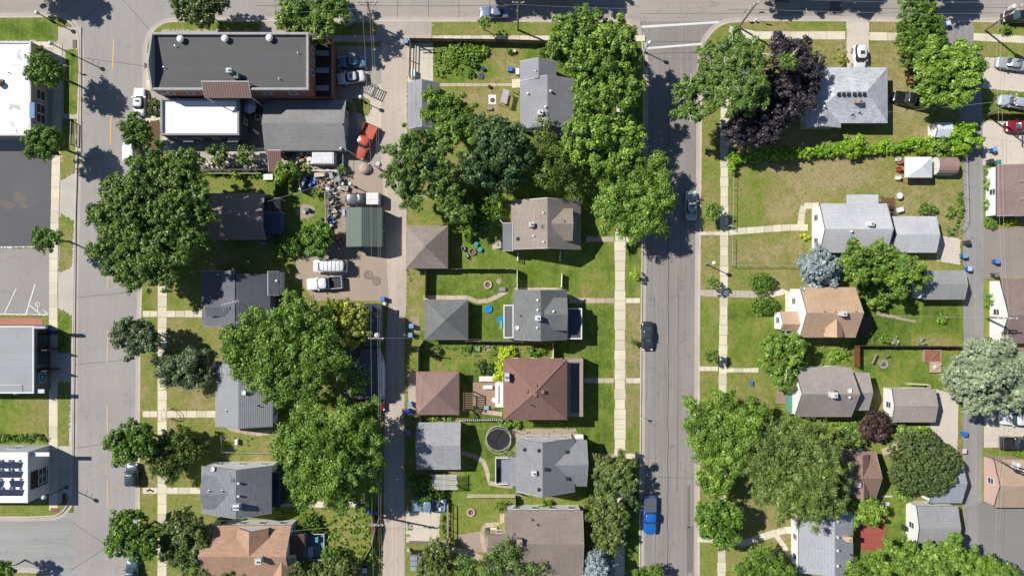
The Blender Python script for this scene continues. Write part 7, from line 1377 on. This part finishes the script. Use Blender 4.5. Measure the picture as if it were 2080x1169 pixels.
simple('picnic_table', 'reddish brown picnic table beside the yellow green maple', 'picnic table', 1850, 160, [('table_top', mb, plain(A(168, 108, 84)))]+[('seat', bxm(-.75, .75, y-.13, y+.13, .42, .46), plain(A(168, 108, 84))) for y in (-.72, .72)]+[('leg', bxm(x-.05, x+.05, -.75, .75, .3, .38), plain(A(140, 90, 70))) for x in (-.55, .55)], None, 0)
simple('raised_bed', 'timber edged bed with rusty mulch beside the sage spruce', 'raised bed', 1891, 722, [('soil', bxm(-1.25, 1.25, -.85, .85, 0, .22), asphalt(A(160, 104, 84), 'bark', None, 0, .3))]+[('edge_board', bxm(*q, 0, .34), m_fw) for q in ((-1.4, 1.4, .85, .97), (-1.4, 1.4, -.97, -.85), (-1.4, -1.26, -.85, .85), (1.26, 1.4, -.85, .85))]+[('pole', MB().tube([(-.6, -.8, .4), (.9, .7, .45)], .04), m_fw)])
simple('play_platform', 'square timber platform with white card beside the sage spruce', 'platform', 1896, 744, [('platform', bxm(-.9, .9, -.85, .85, .3, .42), plain(A(196, 170, 154), .15, .8, scale=4)), ('card', MB().rbox((-.2, .05), .5, .4, .42, .45, .5), m_trim), ('pole', MB().tube([(-.6, -.6, .6), (.8, .5, .7)], .04), m_cream)]+[('leg', bxm(x-.06, x+.06, y-.06, y+.06, 0, .3), m_fw) for x in (-.8, .8) for y in (-.75, .75)])
# tent, sheds, tables on the tan lawn
w_, d_ = 4.15, 3.2; cn = [(-w_/2, -d_/2, 2.1), (w_/2, -d_/2, 2.1), (w_/2, d_/2, 2.1), (-w_/2, d_/2, 2.1)]
mb = MB().add(cn+[(0, 0, 3.0)]+[(x, y, 1.85) for x, y, z in cn], [(0, 1, 4), (1, 2, 4), (2, 3, 4), (3, 0, 4), (5, 6, 1, 0), (6, 7, 2, 1), (7, 8, 3, 2), (8, 5, 0, 3)])
simple('canopy_tent', 'white pyramid topped canopy tent on the tan lawn', 'tent', 1848, 345, [('canopy', mb, plain(A(244, 244, 246), .02, .8))]+[('leg', bxm(sx*w_*.48-.03, sx*w_*.48+.03, sy*d_*.47-.03, sy*d_*.47+.03, 0, 1.95), m_steel) for sx in (-1, 1) for sy in (-1, 1)])
for i, (x, y, c) in enumerate(((1822, 330, (180, 110, 100)), (1820, 345, (170, 70, 60)), (1818, 362, (230, 230, 226)), (1868, 366, (220, 110, 80)), (1818, 325, (210, 206, 200)))): chair(('pale red chair at the upper west side of the tent', 'dark red chair at the west side of the tent', 'white chair at the lower corner of the tent', 'orange chair below the tent', 'white chair at the upper corner of the tent')[i], x, y, 180*(x < 1840), A(*c))
table('round white table between tent and whitish grey house', 1821, 399, 1.0, 1.0, WHITE, 0, True); table('white table on the dark patio of the whitish grey house', 1822, 427, 1.1, .7, WHITE, 15); chair('dark chair on the dark patio nearest the house wall', 1806, 422, 90, A(80, 70, 72)); chair('second dark chair on the dark patio', 1810, 434, 120, A(90, 80, 80))
mb = MB(); mw = MB(); n = 7
pr = [(-1.35*math.cos(math.pi*i/n), 1.3+1.35*math.sin(math.pi*i/n)*.75) for i in range(n+1)]
for (ya, za), (yb, zb) in zip(pr, pr[1:]): mb.add([(-1.4, ya, za), (1.7, ya, za), (1.7, yb, zb), (-1.4, yb, zb)], [(0, 1, 2, 3)])
mw.add([(-1.4, -1.3, 0), (-1.4, 1.3, 0)]+[(-1.4, y, z) for y, z in pr[::-1]], [tuple(range(n+2+1))]); mw.add([(1.65, -1.3, 0), (1.65, 1.3, 0)]+[(1.65, y, z) for y, z in pr[::-1]], [tuple(range(n+2, -1, -1))]); mw.box(-1.35, 1.6, -1.3, 1.3, 0, 1.3)
simple('garden_shed', 'small barrel roofed shed with white front beside the tent', 'shed', 1906, 340, [('roof', mb, plain(A(160, 132, 124))), ('wall', mw, m_trim), ('door', bxm(-1.46, -1.42, -.5, .5, 0, 1.7), m_fwhite)])
b = House('garden_shed', 'white metal shed half hidden by bushes at the alley', 'shed', 1917, 265); b.gable((1900, 249, 1935, 279), 2.0, 2.5, 'x', corrugated(A(226, 230, 236), .4, .1), m_whitew, .05, wins=False)
b = House('garden_shed', 'small shed with grey panelled roof at the bottom alley corner', 'shed', 843, 1142); b.shed((833, 1126, 856, 1159), ('x', 2.0, 2.3), plain(A(110, 116, 122)), siding(A(60, 62, 64)), .05)
for k in range(3):
    p = W(838, 1132+k*10.5, 2.2); MB().box(p.x-.35, p.x+.75, p.y-.33, p.y+.33, 2.1+.12, 2.36).build('roof_panel', plain(A(150, 158, 166)), b.o)
b = House('storage_shed', 'white weather worn outbuilding above the black parking car', 'shed', 1605, 240) if False else None
# light blue deck of the tan house
p = W(640, 1110); o = thing('deck', 'light blue grey deck with white rail behind the tan shingled house', 'deck', (p.x, p.y, Z0)); MB().box(*(W(619, 0, .7).x, W(659, 0, .7).x), *(W(0, 1137, .7).y, W(0, 1084, .7).y), Z0, .7).build('deck_boards', plain(A(120, 140, 160)), o)
for (a, c) in (((658, 1084), (658, 1136)), ((628, 1136), (658, 1136)), ((636, 1084), (658, 1084))):
    A_, B_ = W(*a, 1.6), W(*c, 1.6); MB().tube([A_, B_], .05).build('rail', m_trim, o); MB().tube([A_-V3(0, 0, .9), A_], .05).build('post', m_trim, o); MB().tube([B_-V3(0, 0, .9), B_], .05).build('post', m_trim, o)
mb = MB(); A_, B_ = W(628, 1134, .72), W(658, 1134, .72); MB().box(A_.x, B_.x, A_.y-.2, A_.y+.5, .7, .78).build('threshold', plain(A(90, 110, 130)), o)
# clothes line, garden arch, hydrant, pallets on the alley, planters
simple('clothes_post', 'white T shaped post beside the taupe house', 'post', 1022, 456, [('post', bxm(-.05, .05, -.05, .05, 0, 2.1), m_trim), ('crossbar', MB().tube([(-.5, .55, 2.1), (.35, -.4, 2.1)], .06), m_trim)])
simple('garden_arch', 'white metal garden arch on the walk of the ribbed roof house', 'arch', 347, 837, [('hoop', MB().tube([(x, -.8, 0), (x, -.8, 1.6), (x, -.4, 2.1), (x, .4, 2.1), (x, .8, 1.6), (x, .8, 0)], .045), m_trim) for x in (-.3, .3)]+[('rung', MB().tube([(-.3, y, z), (.3, y, z)], .03), m_trim) for y, z in ((-.8, .5), (-.8, 1.1), (-.4, 2.1), (0, 2.1), (.4, 2.1), (.8, 1.1), (.8, .5))])
simple('fire_hydrant', 'small red brown hydrant on the verge by the bottom kerb walk', 'hydrant', 305, 993, [('barrel', MB().lathe((0, 0, 0), [(.16, 0), (.16, .08), (.12, .1), (.12, .55), (.16, .57), (.13, .7), (.04, .76)], 10), plain(A(170, 70, 50))), ('outlet', MB().tube([(-.22, 0, .45), (.22, 0, .45)], .06), plain(A(150, 60, 44)))])
simple('fire_hydrant', 'pale green capped hydrant at the northeast corner verge', 'hydrant', 1533, 44, [('barrel', MB().lathe((0, 0, 0), [(.16, 0), (.16, .08), (.12, .1), (.12, .55), (.16, .57), (.13, .7), (.04, .76)], 10), m_trim), ('outlet', MB().tube([(-.22, 0, .45), (.22, 0, .45)], .06), m_trim)])
p = W(764, 1068); mb = MB()
for i in range(14): mb.rbox((random.uniform(-.5, .5), -1.2+i*.18), 1.3, .12, .05+random.random()*.25, .12+random.random()*.35, random.uniform(-.3, .3))
simple('scrap_wood_pile', 'reddish stack of scrap boards by the alley in the weeds', 'wood pile', 766, 1066, [('boards', mb, plain(A(150, 88, 74), .25, .85, scale=4))])
mb = MB()
for i in range(6): mb.rbox((-.9+i*.36, 0), .1, 1.6, 1.2, 1.26)
simple('iron_grate', 'black slanted frame rack on the rear drive above the grass island', 'rack', 756, 186, [('slats', mb, m_dark), ('frame', MB().rbox((0, .8), 2.3, .1, 1.1, 1.2).rbox((0, -.8), 2.3, .1, 1.1, 1.2), m_dark)]+[('leg', bxm(x-.04, x+.04, y-.04, y+.04, 0, 1.2), m_dark) for x in (-1, 1) for y in (-.75, .75)], None, -24)
simple('flower_pot', 'terracotta pot on the corner of the west path', 'pot', 1013, 497, [('pot', MB().lathe((0, 0, 0), [(.15, 0), (.22, .3), (.24, .32)], 10), plain(A(170, 100, 80))), ('plant', MB().lathe((0, 0, .3), [(.1, 0), (.3, .15), (.2, .35), (.05, .4)], 7), plain(A(90, 130, 50)))])
print('THINGS', len([o for o in bpy.data.objects if 'category' in o]), 'ALL', len(bpy.data.objects))
